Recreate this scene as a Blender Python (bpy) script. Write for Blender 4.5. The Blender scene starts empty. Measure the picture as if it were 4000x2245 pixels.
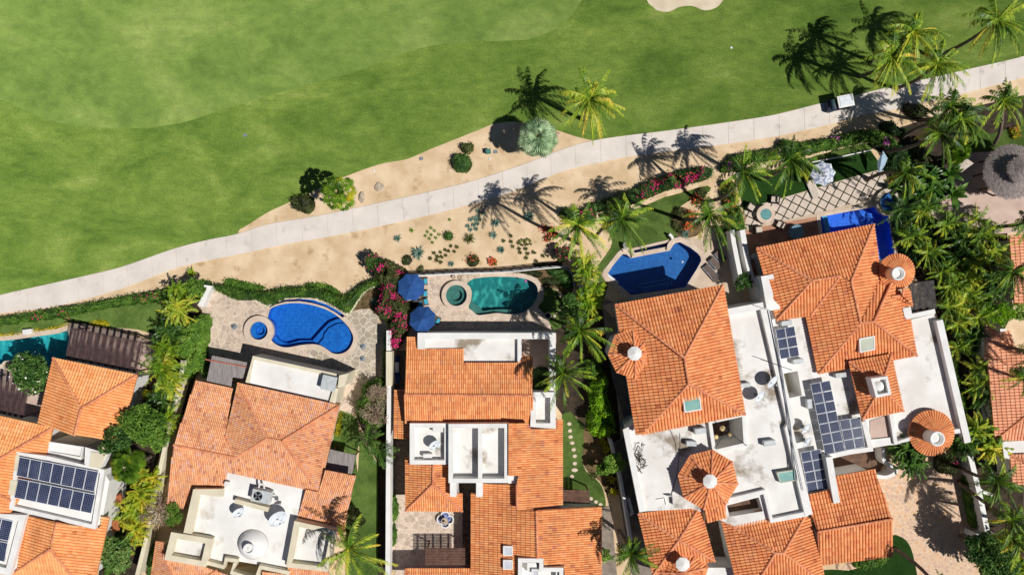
import bpy, math, random
import numpy as np
from mathutils import Vector, noise, geometry
random.seed(7); RNG = np.random.default_rng(11)
SC = bpy.context.scene
COL = SC.collection
# ---------------------------------------------------------------- camera, sky, sun, exposure
CAMH = 80.0            # drone height in metres; 0.025 m of ground per photo pixel
PXM = 0.025
cam_d = bpy.data.cameras.new("camera"); cam_d.sensor_width = 36; cam_d.lens = 36*CAMH/100.0
cam_d.clip_end = 2000
cam = bpy.data.objects.new("camera", cam_d); COL.objects.link(cam)
cam.location = (0, 0, CAMH); cam.rotation_euler = (0, 0, 0); SC.camera = cam
SUN = Vector((0.60, -0.27, 1.0)).normalized()
world = bpy.data.worlds.new("World"); SC.world = world; world.use_nodes = True
wn = world.node_tree.nodes; wl = world.node_tree.links
bg = wn["Background"]; sky = wn.new("ShaderNodeTexSky"); sky.sky_type = 'NISHITA'; sky.sun_disc = False
sky.sun_elevation = math.asin(SUN.z); sky.sun_rotation = math.atan2(SUN.x, SUN.y); sky.ozone_density = 4.0; sky.air_density = 0.6; sky.dust_density = 0.3
wl.new(sky.outputs[0], bg.inputs[0]); bg.inputs[1].default_value = 0.05
sl = bpy.data.lights.new("sun", 'SUN'); sl.energy = 5.0; sl.angle = math.radians(0.5); sl.color = (1.0, 0.97, 0.925)
so = bpy.data.objects.new("sun", sl); COL.objects.link(so); so.location = (30, -20, 60)
so.rotation_euler = SUN.to_track_quat('Z', 'Y').to_euler()
SC.view_settings.view_transform = 'Standard'; SC.view_settings.look = 'None'
SC.view_settings.exposure = -0.28; SC.view_settings.gamma = 1.0

# ---------------------------------------------------------------- photo measurements -> metres
F4 = 800/1928; F3 = 600/1928
TL = dict(A=(0,1100,F4), B=(0,1645,F4), C=(700,1000,F4), D=(600,1645,F4), E=(1400,1000,F4), F=(1400,1645,F4),
          G=(2100,700,F4), H=(2100,1100,F4), I=(2300,1645,F4), J=(2800,500,F4), L=(2800,1050,F4), M=(3000,1645,F4),
          N=(3400,400,F3), O=(3400,800,F4), T=(3400,1645,F4), Q=(3000,0,F4), R=(1050,400,F4), U=(1850,250,F4),
          V=(1500,800,F4), X=(2500,400,F3), Y=(1000,1400,F3), Z=(1950,1600,F3), K=(3400,1300,F3),
          S=(0,0,4000/2576), a=(0,0,2000/2410), b=(2000,0,2000/2410), s=(0,0,1.0))
def P(txt):
    out = []; t = TL['s']
    for tok in txt.split():
        if tok[0].isalpha():
            t = TL[tok[0]]; tok = tok[1:]
        x, y = tok.split(',')
        out.append((t[0]+float(x)*t[2], t[1]+float(y)*t[2]))
    return out
def W(u, v, z=0.0):
    k = PXM*(1-z/CAMH)
    return Vector(((u-2000)*k, -(v-1122.5)*k, z))
def PW(txt, z=0.0): return [W(u, v, z) for u, v in P(txt)]
def one(txt, z=0.0): return PW(txt, z)[0]
def smooth(pts, n=5, closed=True):
    out = []; N = len(pts)
    for i in range(N if closed else N-1):
        if closed: p0, p1, p2, p3 = pts[i-1], pts[i], pts[(i+1) % N], pts[(i+2) % N]
        else: p0, p1, p2, p3 = pts[max(i-1,0)], pts[i], pts[i+1], pts[min(i+2,N-1)]
        for k in range(n):
            t = k/n
            out.append(0.5*((2*p1)+(p2-p0)*t+(2*p0-5*p1+4*p2-p3)*t*t+(3*p1-p0-3*p2+p3)*t**3))
    if not closed: out.append(pts[-1].copy())
    return out
def area2(poly): return 0.5*sum(poly[i-1].x*poly[i].y-poly[i].x*poly[i-1].y for i in range(len(poly)))
def ccw(poly): return poly if area2(poly) > 0 else poly[::-1]
def offset(poly, d):
    """grow (d>0) a closed polygon"""
    poly = ccw(poly); n = len(poly); out = []
    for i in range(n):
        a, b, c = poly[i-1], poly[i], poly[(i+1) % n]
        e1 = Vector((b.x-a.x, b.y-a.y)); e2 = Vector((c.x-b.x, c.y-b.y))
        if e1.length < 1e-6: e1 = e2
        if e2.length < 1e-6: e2 = e1
        e1.normalize(); e2.normalize()
        n1 = Vector((e1.y, -e1.x)); n2 = Vector((e2.y, -e2.x)); m = n1+n2
        if m.length < 1e-3: m = n1
        m.normalize(); k = d/max(0.35, m.dot(n1))
        out.append(Vector((b.x+m.x*k, b.y+m.y*k, b.z)))
    return out
def circ(c, r, n=24, ph=0.0): return [Vector((c.x+r*math.cos(ph+2*math.pi*i/n), c.y+r*math.sin(ph+2*math.pi*i/n), c.z)) for i in range(n)]

# ---------------------------------------------------------------- mesh collector
class MB:
    def __init__(self): self.V=[]; self.L=[]; self.T=[]; self.C=[]; self.n=0
    def add(self, verts, faces, tint=0.5):
        a = np.array([tuple(v) for v in verts], dtype=np.float32); self.V.append(a)
        for i, f in enumerate(faces):
            self.L.append(np.array(f, dtype=np.int32)+self.n); self.T.append(np.array([len(f)], dtype=np.int32))
        if np.isscalar(tint): self.C.append(np.full(len(faces), tint, dtype=np.float32))
        else: self.C.append(np.array(tint, dtype=np.float32))
        self.n += len(a)
    def quads(self, V, tint):
        V = np.asarray(V, dtype=np.float32).reshape(-1, 3); nq = len(V)//4
        self.V.append(V); self.L.append(np.arange(nq*4, dtype=np.int32)+self.n)
        self.T.append(np.full(nq, 4, dtype=np.int32)); self.C.append(np.broadcast_to(np.asarray(tint, dtype=np.float32), (nq,)).copy()); self.n += len(V)
    def prism(self, poly, z0, z1, tint=0.5, bottom=True):
        poly = ccw(poly); n = len(poly)
        vs = [(p.x, p.y, z0) for p in poly]+[(p.x, p.y, z1) for p in poly]
        fs = [(i, (i+1) % n, n+(i+1) % n, n+i) for i in range(n)]+[tuple(range(n, 2*n))]
        if bottom: fs.append(tuple(range(n-1, -1, -1)))
        self.add(vs, fs, tint)
    def ring(self, outer, w, z0, z1, tint=0.5, inner=None):
        outer = ccw(outer); inner = ccw(inner) if inner else offset(outer, -w); n = len(outer)
        vs = [(p.x,p.y,z) for z in (z0,z1) for q in (outer, inner) for p in q]; fs = []
        for i in range(n):
            j = (i+1) % n
            fs += [(i,j,2*n+j,2*n+i), (n+j,n+i,3*n+i,3*n+j), (2*n+i,2*n+j,3*n+j,3*n+i), (j,i,n+i,n+j)]
        self.add(vs, fs, tint)
    def strip(self, pts, w, z0, z1, tint=0.5):
        """open wall along a polyline"""
        n = len(pts); Ls = []; Rs = []
        for i in range(n):
            a = pts[max(i-1,0)]; b = pts[min(i+1,n-1)]; d = Vector((b.x-a.x, b.y-a.y)).normalized(); s = Vector((-d.y, d.x))*w/2
            Ls.append((pts[i].x+s.x, pts[i].y+s.y)); Rs.append((pts[i].x-s.x, pts[i].y-s.y))
        zz1 = z1 if isinstance(z1, (list, tuple)) else [z1]*n
        vs = [(*p, z0) for p in Ls]+[(*p, z0) for p in Rs]+[(*p, zz1[i]) for i, p in enumerate(Ls)]+[(*p, zz1[i]) for i, p in enumerate(Rs)]
        fs = []
        for i in range(n-1):
            j = i+1
            fs += [(j,i,2*n+i,2*n+j), (n+i,n+j,3*n+j,3*n+i), (2*n+i,3*n+i,3*n+j,2*n+j), (i,j,n+j,n+i)]
        fs += [(0,n,3*n,2*n), (n-1+n,n-1,3*n-1,4*n-1)]
        self.add(vs, fs, tint)
    def box(self, c, sx, sy, sz, rz=0.0, tint=0.5, bev=0.0):
        """c = centre of the base"""
        ca, sa = math.cos(rz), math.sin(rz)
        def q(x, y, z): return (c[0]+x*ca-y*sa, c[1]+x*sa+y*ca, c[2]+z)
        x, y = sx/2, sy/2
        if bev <= 0:
            vs = [q(-x,-y,0),q(x,-y,0),q(x,y,0),q(-x,y,0),q(-x,-y,sz),q(x,-y,sz),q(x,y,sz),q(-x,y,sz)]
            self.add(vs, [(0,1,5,4),(1,2,6,5),(2,3,7,6),(3,0,4,7),(4,5,6,7),(3,2,1,0)], tint)
        else:
            b = bev; lay = []
            for (zz, ins) in ((0,0),(sz-b,0),(sz,b)):
                X, Y = x-ins, y-ins
                lay.append([q(-X+b,-Y,zz),q(X-b,-Y,zz),q(X,-Y+b,zz),q(X,Y-b,zz),q(X-b,Y,zz),q(-X+b,Y,zz),q(-X,Y-b,zz),q(-X,-Y+b,zz)])
            vs = sum(lay, []); fs = []
            for k in (0,1):
                for i in range(8): fs.append((k*8+i, k*8+(i+1)%8, (k+1)*8+(i+1)%8, (k+1)*8+i))
            fs += [tuple(range(16,24)), tuple(range(7,-1,-1))]
            self.add(vs, fs, tint)
    def tube(self, pts, r, n=7, tint=0.5, caps=True):
        rs = r if isinstance(r, (list, tuple)) else [r]*len(pts); vs = []; fs = []; m = len(pts)
        ref = None
        for i, p in enumerate(pts):
            a = pts[max(i-1,0)]; b = pts[min(i+1,m-1)]; d = (b-a).normalized()
            if ref is None: ref = d.orthogonal()
            x = (ref-d*ref.dot(d)).normalized(); y = d.cross(x); ref = x
            for k in range(n):
                t = 2*math.pi*k/n; vs.append(p+(x*math.cos(t)+y*math.sin(t))*rs[i])
        for i in range(m-1):
            for k in range(n): fs.append((i*n+k, i*n+(k+1)%n, (i+1)*n+(k+1)%n, (i+1)*n+k))
        if caps: fs += [tuple(range(n-1,-1,-1)), tuple(range((m-1)*n, m*n))]
        self.add(vs, fs, tint)
    def lathe(self, c, prof, n=24, tint=0.5, ph=0.0, sx=1.0):
        """prof = [(r, z)...] from bottom to top, c = base centre"""
        vs = []; fs = []; m = len(prof)
        for r, z in prof:
            for k in range(n):
                t = ph+2*math.pi*k/n; vs.append((c[0]+r*math.cos(t)*sx, c[1]+r*math.sin(t), c[2]+z))
        for i in range(m-1):
            for k in range(n): fs.append((i*n+k, i*n+(k+1)%n, (i+1)*n+(k+1)%n, (i+1)*n+k))
        fs += [tuple(range(n-1,-1,-1)), tuple(range((m-1)*n, m*n))]
        self.add(vs, fs, tint)
    def slab(self, poly3, down, tint=0.5):
        """a sloped polygon (3D points) with thickness"""
        if area2(poly3) < 0: poly3 = poly3[::-1]
        n = len(poly3); vs = [p.copy() for p in poly3]+[p-Vector((0,0,down)) for p in poly3]
        self.add(vs, [tuple(range(n)), tuple(range(2*n-1, n-1, -1))]+[(n+i, n+(i+1)%n, (i+1)%n, i) for i in range(n)], tint)
    def mesh(self, name, org, smoothed=False):
        me = bpy.data.meshes.new(name)
        V = np.concatenate(self.V)-np.array(org, dtype=np.float32); Lp = np.concatenate(self.L); T = np.concatenate(self.T); C = np.concatenate(self.C)
        me.vertices.add(len(V)); me.vertices.foreach_set('co', V.ravel())
        me.loops.add(len(Lp)); me.loops.foreach_set('vertex_index', Lp)
        me.polygons.add(len(T)); st = np.concatenate(([0], np.cumsum(T)[:-1])).astype(np.int32)
        me.polygons.foreach_set('loop_start', st); me.polygons.foreach_set('loop_total', T)
        me.polygons.foreach_set('use_smooth', np.full(len(T), smoothed, dtype=bool))
        at = me.attributes.new('tint', 'FLOAT', 'FACE'); at.data.foreach_set('value', C)
        me.update(calc_edges=True); me.validate(); return me
ROOT = {}
def setp(o, label=None, cat=None, group=None, kind=None):
    for k, v in (('label',label),('category',cat),('group',group),('kind',kind)):
        if v: o[k] = v
    return o
def thing(name, label, cat, loc, group=None):
    o = bpy.data.objects.new(name, None); COL.objects.link(o); o.location = loc; o.empty_display_size = 0.3
    ROOT[o.name] = Vector(loc); return setp(o, label, cat, group)
def part(mb, name, mat, parent, label=None, sm=False, kind=None):
    org = ROOT[parent.name]; me = mb.mesh(name, org, sm); me.materials.append(mat)
    o = bpy.data.objects.new(name, me); COL.objects.link(o); o.parent = parent; ROOT[o.name] = org
    return setp(o, label=label, kind=kind)
def solo(mb, name, mat, label=None, cat=None, group=None, kind=None, sm=False, org=None):
    if org is None:
        V = np.concatenate(mb.V); lo = V.min(0); hi = V.max(0); org = Vector(((lo[0]+hi[0])/2, (lo[1]+hi[1])/2, lo[2])) if kind != 'structure' else Vector((0,0,0))
    me = mb.mesh(name, org, sm); me.materials.append(mat); o = bpy.data.objects.new(name, me); COL.objects.link(o)
    o.location = org; ROOT[o.name] = Vector(org); return setp(o, label, cat, group, kind)
def cut(poly, holes):
    """triangles of a polygon minus others (they may cross)"""
    vs = []; fs = []
    for l in [poly]+list(holes):
        fs.append(list(range(len(vs), len(vs)+len(l)))); vs += [Vector((p.x, p.y)) for p in l]
    v, e, f, vo, eo, fo = geometry.delaunay_2d_cdt(vs, [], fs, 1, 1e-5); out = []
    for t, o in zip(f, fo):
        if 0 in o and len(o) == 1:
            q = list(t)
            if (v[q[1]]-v[q[0]]).cross(v[q[2]]-v[q[0]]) < 0: q.reverse()
            out.append(tuple(q))
    return v, out
def sheet(name, poly, z, mat, holes=(), label=None, cat=None, kind='structure', group=None):
    v, fs = cut(ccw(poly), [ccw(list(h)) for h in holes]); mb = MB(); mb.add([(p.x,p.y,z) for p in v], fs)
    return solo(mb, name, mat, label, cat, group, kind)

# ---------------------------------------------------------------- materials
def c(r, g, b):
    f = lambda x: (x/255/12.92 if x/255 <= 0.04045 else ((x/255+0.055)/1.055)**2.4)
    return (f(r), f(g), f(b), 1.0)
def nd(nt, t, **kw):
    n = nt.nodes.new(t)
    for k, v in kw.items():
        if k.startswith('i'): n.inputs[int(k[1:])].default_value = v
        else: setattr(n, k, v)
    return n
def ramp(nt, src, stops, interp='LINEAR'):
    r = nt.nodes.new('ShaderNodeValToRGB'); r.color_ramp.interpolation = interp; e = r.color_ramp.elements
    while len(e) < len(stops): e.new(0.5)
    for i, (p, col) in enumerate(stops): e[i].position = p; e[i].color = col
    nt.links.new(src, r.inputs[0]); return r.outputs[0]
def mixc(nt, fac, a, b, mode='MIX'):
    m = nt.nodes.new('ShaderNodeMix'); m.data_type = 'RGBA'; m.blend_type = mode
    for s, v in ((0, fac), (6, a), (7, b)):
        if hasattr(v, 'is_output') or isinstance(v, bpy.types.NodeSocket): nt.links.new(v, m.inputs[s])
        else: m.inputs[s].default_value = v
    return m.outputs[2]
def base(name, rough=0.85, spec=0.3):
    m = bpy.data.materials.new(name); m.use_nodes = True; nt = m.node_tree; b = nt.nodes['Principled BSDF']
    b.inputs['Roughness'].default_value = rough; b.inputs['Specular IOR Level'].default_value = spec
    geo = nt.nodes.new('ShaderNodeNewGeometry'); return m, nt, b, geo.outputs['Position']
def noi(nt, pos, scale, detail=4, rough=0.55, dist=0.0, stretch=None):
    if stretch:
        mp = nt.nodes.new('ShaderNodeMapping'); mp.inputs['Scale'].default_value = stretch[:3]
        mp.inputs['Rotation'].default_value = (0,0,stretch[3] if len(stretch) > 3 else 0); nt.links.new(pos, mp.inputs[0]); pos = mp.outputs[0]
    n = nt.nodes.new('ShaderNodeTexNoise'); n.inputs['Scale'].default_value = scale; n.inputs['Detail'].default_value = detail
    n.inputs['Roughness'].default_value = rough; n.inputs['Distortion'].default_value = dist; nt.links.new(pos, n.inputs['Vector']); return n.outputs[0]
def bump(nt, b, h, s, d=0.05):
    n = nt.nodes.new('ShaderNodeBump'); n.inputs['Strength'].default_value = s; n.inputs['Distance'].default_value = d
    nt.links.new(h, n.inputs['Height']); nt.links.new(n.outputs[0], b.inputs['Normal'])
def simple(name, c1, c2=None, sc=2.0, rough=0.85, spec=0.3, lo=0.35, hi=0.65, bmp=0.0, bsc=20, fine=0.0, stain=None, metal=0.0, detail=5):
    m, nt, b, pos = base(name, rough, spec); b.inputs['Metallic'].default_value = metal
    if c2 is None: c2 = tuple(x*0.85 for x in c1[:3])+(1,)
    col = ramp(nt, noi(nt, pos, sc, detail), [(lo, c1), (hi, c2)])
    if stain:
        f = ramp(nt, noi(nt, pos, stain[1], 6, 0.6), [(stain[2], (0,0,0,1)), (stain[2]+0.12, (1,1,1,1))]); col = mixc(nt, f, col, stain[0])
    if fine:
        g = ramp(nt, noi(nt, pos, 14, 3, 0.7), [(0.3, (1-fine,)*3+(1,)), (0.7, (1+fine,)*3+(1,))]); col = mixc(nt, 1.0, col, g, 'MULTIPLY')
    nt.links.new(col, b.inputs['Base Color'])
    if bmp: bump(nt, b, noi(nt, pos, bsc, 4, 0.7), bmp)
    return m
def grass(name, stops, s1=0.12, s2=1.2, str1=(1,1,1,0.0), fine=0.35, trans=None):
    m, nt, b, pos = base(name, 0.95, 0.05); b.inputs['Diffuse Roughness'].default_value = 1.0
    n1 = noi(nt, pos, s1, 6, 0.62, 0.6, str1); col = ramp(nt, n1, stops)
    n2 = noi(nt, pos, s2, 5, 0.65, 0.3, str1); col = mixc(nt, 0.7, col, ramp(nt, n2, [(0.3,(0.72,0.75,0.7,1)),(0.7,(1.28,1.22,1.2,1))]), 'MULTIPLY')
    n3 = noi(nt, pos, 9, 3, 0.8); col = mixc(nt, 1.0, col, ramp(nt, n3, [(0.3,(1-fine,)*3+(1,)),(0.7,(1+fine,)*3+(1,))]), 'MULTIPLY')
    nt.links.new(col, b.inputs['Base Color']); bump(nt, b, noi(nt, pos, 14, 3, 0.8), 0.5, 0.05); return m
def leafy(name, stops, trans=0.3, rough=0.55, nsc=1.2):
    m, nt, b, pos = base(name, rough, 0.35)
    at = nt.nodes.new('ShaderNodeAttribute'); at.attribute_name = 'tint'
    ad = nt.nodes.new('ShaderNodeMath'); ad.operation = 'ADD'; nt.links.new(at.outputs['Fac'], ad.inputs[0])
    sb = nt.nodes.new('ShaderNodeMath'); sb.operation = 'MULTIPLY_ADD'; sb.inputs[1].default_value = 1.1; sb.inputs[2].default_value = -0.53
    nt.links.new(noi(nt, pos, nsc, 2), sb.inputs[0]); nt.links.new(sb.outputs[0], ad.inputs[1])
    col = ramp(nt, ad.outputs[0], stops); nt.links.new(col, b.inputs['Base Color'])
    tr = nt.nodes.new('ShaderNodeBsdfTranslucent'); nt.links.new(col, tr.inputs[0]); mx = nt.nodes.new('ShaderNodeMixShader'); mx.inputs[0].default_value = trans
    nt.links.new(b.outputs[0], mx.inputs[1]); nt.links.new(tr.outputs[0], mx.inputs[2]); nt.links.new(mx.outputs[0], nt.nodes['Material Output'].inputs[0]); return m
def terracotta(name, stops, dust=0.15):
    m, nt, b, pos = base(name, 0.8, 0.2)
    at = nt.nodes.new('ShaderNodeAttribute'); at.attribute_name = 'tint'
    col = ramp(nt, at.outputs['Fac'], stops)
    n = noi(nt, pos, 0.6, 6, 0.7); col = mixc(nt, 0.75, col, ramp(nt, n, [(0.3,(0.74,0.72,0.74,1)),(0.5,(1,1,1,1)),(0.7,(1.14,1.17,1.2,1))]), 'MULTIPLY')
    n = noi(nt, pos, 9, 4, 0.7); col = mixc(nt, dust*3, col, ramp(nt, n, [(0.3,(0.72,0.7,0.7,1)),(0.7,(1.2,1.2,1.2,1))]), 'MULTIPLY')
    nt.links.new(col, b.inputs['Base Color']); return m
def flag(name, stone, joint, sc, jw=0.06, warp=0.15, rough=0.8):
    """crazy paving: voronoi stones with joints"""
    m, nt, b, pos = base(name, rough, 0.3)
    n0 = nt.nodes.new('ShaderNodeTexNoise'); n0.inputs['Scale'].default_value = 1.1; nt.links.new(pos, n0.inputs['Vector'])
    w = nt.nodes.new('ShaderNodeVectorMath'); w.operation = 'MULTIPLY_ADD'; w.inputs[1].default_value = (warp*3,)*3
    nt.links.new(n0.outputs['Color'], w.inputs[0]); nt.links.new(pos, w.inputs[2])
    v = nt.nodes.new('ShaderNodeTexVoronoi'); v.inputs['Scale'].default_value = sc; nt.links.new(w.outputs[0], v.inputs['Vector'])
    v2 = nt.nodes.new('ShaderNodeTexVoronoi'); v2.feature = 'DISTANCE_TO_EDGE'; v2.inputs['Scale'].default_value = sc; nt.links.new(w.outputs[0], v2.inputs['Vector'])
    sep = nt.nodes.new('ShaderNodeSeparateColor'); nt.links.new(v.outputs['Color'], sep.inputs[0])
    col = ramp(nt, sep.outputs[0], stone)
    col = mixc(nt, 0.6, col, ramp(nt, noi(nt, pos, 3, 5, 0.7), [(0.3,(0.75,0.75,0.77,1)),(0.7,(1.15,1.15,1.15,1))]), 'MULTIPLY')
    f = ramp(nt, v2.outputs['Distance'], [(jw*0.5,(1,1,1,1)),(jw,(0,0,0,1))]); col = mixc(nt, f, col, joint)
    nt.links.new(col, b.inputs['Base Color']); bump(nt, b, v2.outputs['Distance'], 0.15); return m
def water(name, tint, wave=3.0, wstr=0.25, rough=0.03, refl=0.06):
    m = bpy.data.materials.new(name); m.use_nodes = True; nt = m.node_tree; nt.nodes.remove(nt.nodes['Principled BSDF'])
    geo = nt.nodes.new('ShaderNodeNewGeometry'); tr = nt.nodes.new('ShaderNodeBsdfTransparent')
    n = noi(nt, geo.outputs['Position'], wave, 3, 0.6, 0.8)
    lo = tuple(x*0.86 for x in tint[:3])+(1,); hi = tuple(min(1, x*1.12) for x in tint[:3])+(1,)
    nt.links.new(ramp(nt, n, [(0.35, lo), (0.65, hi)]), tr.inputs[0])
    gl = nt.nodes.new('ShaderNodeBsdfGlossy'); gl.inputs['Roughness'].default_value = rough
    bm = nt.nodes.new('ShaderNodeBump'); bm.inputs['Strength'].default_value = wstr; bm.inputs['Distance'].default_value = 0.1
    nt.links.new(n, bm.inputs['Height']); nt.links.new(bm.outputs[0], gl.inputs['Normal'])
    mx = nt.nodes.new('ShaderNodeMixShader'); mx.inputs[0].default_value = refl
    nt.links.new(tr.outputs[0], mx.inputs[1]); nt.links.new(gl.outputs[0], mx.inputs[2]); nt.links.new(mx.outputs[0], nt.nodes['Material Output'].inputs[0]); return m
def mosaic(name, c1, c2, wave=None):
    m, nt, b, pos = base(name, 0.5, 0.4)
    col = ramp(nt, noi(nt, pos, 7, 4, 0.9), [(0.35, c1), (0.65, c2)])
    if wave:
        v = nt.nodes.new('ShaderNodeTexVoronoi'); v.feature = 'SMOOTH_F1'; v.inputs['Scale'].default_value = 2.6
        mp = nt.nodes.new('ShaderNodeMapping'); mp.inputs['Scale'].default_value = (1, 0.55, 1); mp.inputs['Rotation'].default_value = (0,0,0.9)
        nt.links.new(pos, mp.inputs[0]); nt.links.new(mp.outputs[0], v.inputs['Vector'])
        f = ramp(nt, v.outputs['Distance'], [(0.45,(0,0,0,1)),(0.75,(1,1,1,1))]); col = mixc(nt, f, col, wave)  # sun caustics painted into the basin colour as pale rippled cells
    nt.links.new(col, b.inputs['Base Color']); return m
def slats(name, c1, c2, sc=14, rot=0.0):
    m, nt, b, pos = base(name, 0.9, 0.1)
    n = noi(nt, pos, sc, 4, 0.7, 0, (1, 0.08, 1, rot)); col = ramp(nt, n, [(0.32, c1), (0.68, c2)]); nt.links.new(col, b.inputs['Base Color'])
    bump(nt, b, n, 0.6); return m

m_rough = grass('rough_grass', [(0.25,c(78,106,44)),(0.42,c(104,132,56)),(0.58,c(124,148,68)),(0.7,c(146,164,86)),(0.82,c(164,172,104))], 0.13, 0.8, (1,1.9,1,0.35), 0.34)
m_fair = grass('fairway_grass', [(0.25,c(96,124,56)),(0.5,c(124,150,74)),(0.7,c(148,166,92)),(0.85,c(172,182,112))], 0.11, 0.7, (1,1.5,1,0.2), 0.2)
m_lawn = grass('garden_lawn', [(0.35,c(76,100,46)),(0.6,c(104,128,64))], 0.4, 2.5, (1,1,1,0), 0.2)
m_turf = grass('artificial_turf', [(0.35,c(40,72,28)),(0.65,c(54,86,38))], 0.5, 3, (1,1,1,0), 0.12)
m_dry = simple('dry_ground', c(128,104,72), c(84,68,44), 1.2, bmp=0.6, fine=0.25)
m_soil = simple('garden_soil', c(70,56,42), c(40,34,24), 1.5, bmp=0.6, fine=0.3)
m_sand = simple('desert_sand', c(228,202,168), c(204,176,138), 0.5, bmp=0.35, bsc=8, fine=0.07, stain=(c(182,152,112),0.7,0.58))
m_bunker = simple('bunker_sand', c(222,208,182), c(204,188,160), 0.7, fine=0.06)
m_conc = simple('path_concrete', c(226,216,206), c(212,202,192), 0.5, bmp=0.1, fine=0.05, stain=(c(186,178,170),0.8,0.6))
m_joint = simple('path_joint', c(190,178,164))
m_flagA = flag('pale_flagstone', [(0.0,c(214,192,172)),(0.5,c(200,180,160)),(1.0,c(180,162,146))], c(224,206,188), 1.9, 0.045, 0.12)
m_flagB = flag('driveway_flagstone', [(0.0,c(216,172,134)),(0.4,c(222,188,156)),(0.7,c(206,172,146)),(1.0,c(206,172,150))], c(224,202,174), 2.6, 0.06, 0.1)
m_flagC = flag('grey_flagstone', [(0.0,c(182,170,150)),(0.5,c(166,154,134)),(1.0,c(196,182,164))], c(216,204,186), 1.7, 0.06, 0.12)
m_deck = simple('limestone_deck', c(208,188,166), c(188,166,144), 0.8, fine=0.05, stain=(c(172,150,130),0.9,0.6))
m_patio = simple('pink_patio', c(206,182,168), c(188,162,148), 0.6, fine=0.05)
m_clay = simple('clay_paving', c(190,140,112), c(160,116,94), 1.0, fine=0.1)
m_tilefloor = simple('brown_floor', c(120,92,74), c(88,68,56), 1.5, fine=0.15)
m_cope = simple('pool_coping', c(214,196,178), c(198,178,158), 1.2, fine=0.05)
m_gravel = simple('dark_gravel', c(122,106,92), c(84,72,62), 3, bmp=0.6, fine=0.4)
m_paver = simple('side_paving', c(150,138,124), c(124,112,102), 1.5, fine=0.15)
m_white = simple('white_plaster', c(236,234,230), c(222,220,216), 0.8, rough=0.8, fine=0.02)
m_cream = simple('cream_plaster', c(226,216,190), c(212,202,176), 0.8, fine=0.02)
m_roofw = simple('white_roof', c(238,236,232), c(224,221,216), 0.5, fine=0.03, stain=(c(196,186,170),0.3,0.57))
m_roofd = simple('stained_white_roof', c(234,232,228), c(220,216,210), 0.5, fine=0.03, stain=(c(150,138,122),0.33,0.54))
m_bark = simple('palm_bark', c(132,116,102), c(86,74,64), 6, bmp=0.8, bsc=12)
m_wood = simple('weathered_wood', c(104,82,80), c(74,56,56), 3, fine=0.1)
m_wood2 = simple('brown_wood', c(126,94,80), c(98,70,60), 3, fine=0.1)
m_reed = slats('reed_mat', c(116,110,110), c(168,160,156), 12, 0.25)
m_dkslat = simple('dark_slats', c(92,88,88), c(66,62,62), 3, fine=0.2)
m_iron = simple('black_iron', c(34,30,30), rough=0.5)
m_steel = simple('galvanised_steel', c(150,158,164), c(124,132,138), 3, rough=0.45, metal=0.3)
m_ac = simple('grey_unit', c(200,204,204), c(176,182,182), 3, rough=0.5)
m_dish = simple('dish_white', c(226,230,234), c(206,212,218), 2, rough=0.45)
m_glassT = simple('teal_skylight', c(142,186,176), c(120,168,160), 1, rough=0.15, spec=0.6)
m_glassG = simple('pale_skylight', c(196,200,180), c(180,186,168), 1, rough=0.15, spec=0.6)
m_dome = simple('frosted_dome', c(206,208,214), c(188,192,198), 1, rough=0.3)
m_navy = simple('navy_canvas', c(46,88,150), c(36,74,132), 1.5, rough=0.9, fine=0.06)
m_cyan = simple('cyan_towel', c(80,190,220), rough=0.9)
m_sling = simple('brown_sling', c(112,98,90), c(92,80,74), 3)
m_cushion = simple('sand_cushion', c(206,192,176), rough=0.9)
m_wicker = simple('dark_wicker', c(52,46,42), c(34,30,28), 8)
m_slate = simple('slate_cover', c(130,160,172), c(104,136,150), 2)
m_fireglass = simple('fire_glass', c(120,172,170), c(70,120,122), 12, lo=0.4, hi=0.6)
m_rock = simple('boulder_rock', c(206,190,168), c(170,154,134), 2.5, bmp=0.5)
m_petalP = simple('pink_petals', c(236,40,130), c(200,20,100), 2, rough=0.7)
m_petalO = simple('coral_petals', c(246,120,80), c(220,80,50), 2, rough=0.7)
m_petalL = simple('lilac_petals', c(214,110,190), c(180,80,160), 2)
m_petalW = simple('white_petals', c(246,242,226), rough=0.7)
m_shutter = simple('wood_shutter', c(176,110,70), c(150,90,56), 3)
m_thatch = slats('thatch', c(120,108,106), c(184,172,166), 9, 0.4)
m_thatchD = simple('thatch_edge', c(120,98,72), c(90,72,52), 6)
m_blueT = simple('step_trim_tile', c(90,190,240), rough=0.4)
m_green = simple('green_box', c(70,124,110), rough=0.5)
m_black = simple('dark_void', c(22,20,20), rough=0.9)
m_lamp = simple('paper_lantern', c(236,206,150), rough=0.8)
m_cable = simple('cable', c(50,50,54), rough=0.6)
m_pipe = simple('grey_pipe', c(120,124,130), rough=0.5)
m_rust = simple('red_oxide', c(190,110,90))
m_hammock = simple('pale_blue_canvas', c(176,200,214), c(150,178,196), 2)
basinB = mosaic('blue_mosaic', c(4,92,190), c(36,134,222))
basinR = mosaic('royal_mosaic', c(0,92,224), c(20,128,246))
basinN = mosaic('navy_mosaic', c(4,84,158), c(16,118,196))
basinT = mosaic('teal_mosaic', c(12,112,114), c(30,140,138), c(84,190,180))  # last colour is the painted caustic light
basinG = mosaic('lagoon_mosaic', c(30,150,160), c(70,190,196), c(100,210,214))  # last colour again the painted caustics
basinS = mosaic('pebble_green', c(96,140,128), c(70,112,104))
watB = water('blue_water', (0.75,0.88,0.96,1)); watT = water('teal_water', (0.72,0.93,0.93,1), 2.4, 0.5)
TC1 = terracotta('tile_orange', [(0.0,c(194,113,63)),(0.2,c(236,154,93)),(0.6,c(248,173,112)),(1.0,c(252,189,132))], 0.07)
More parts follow.
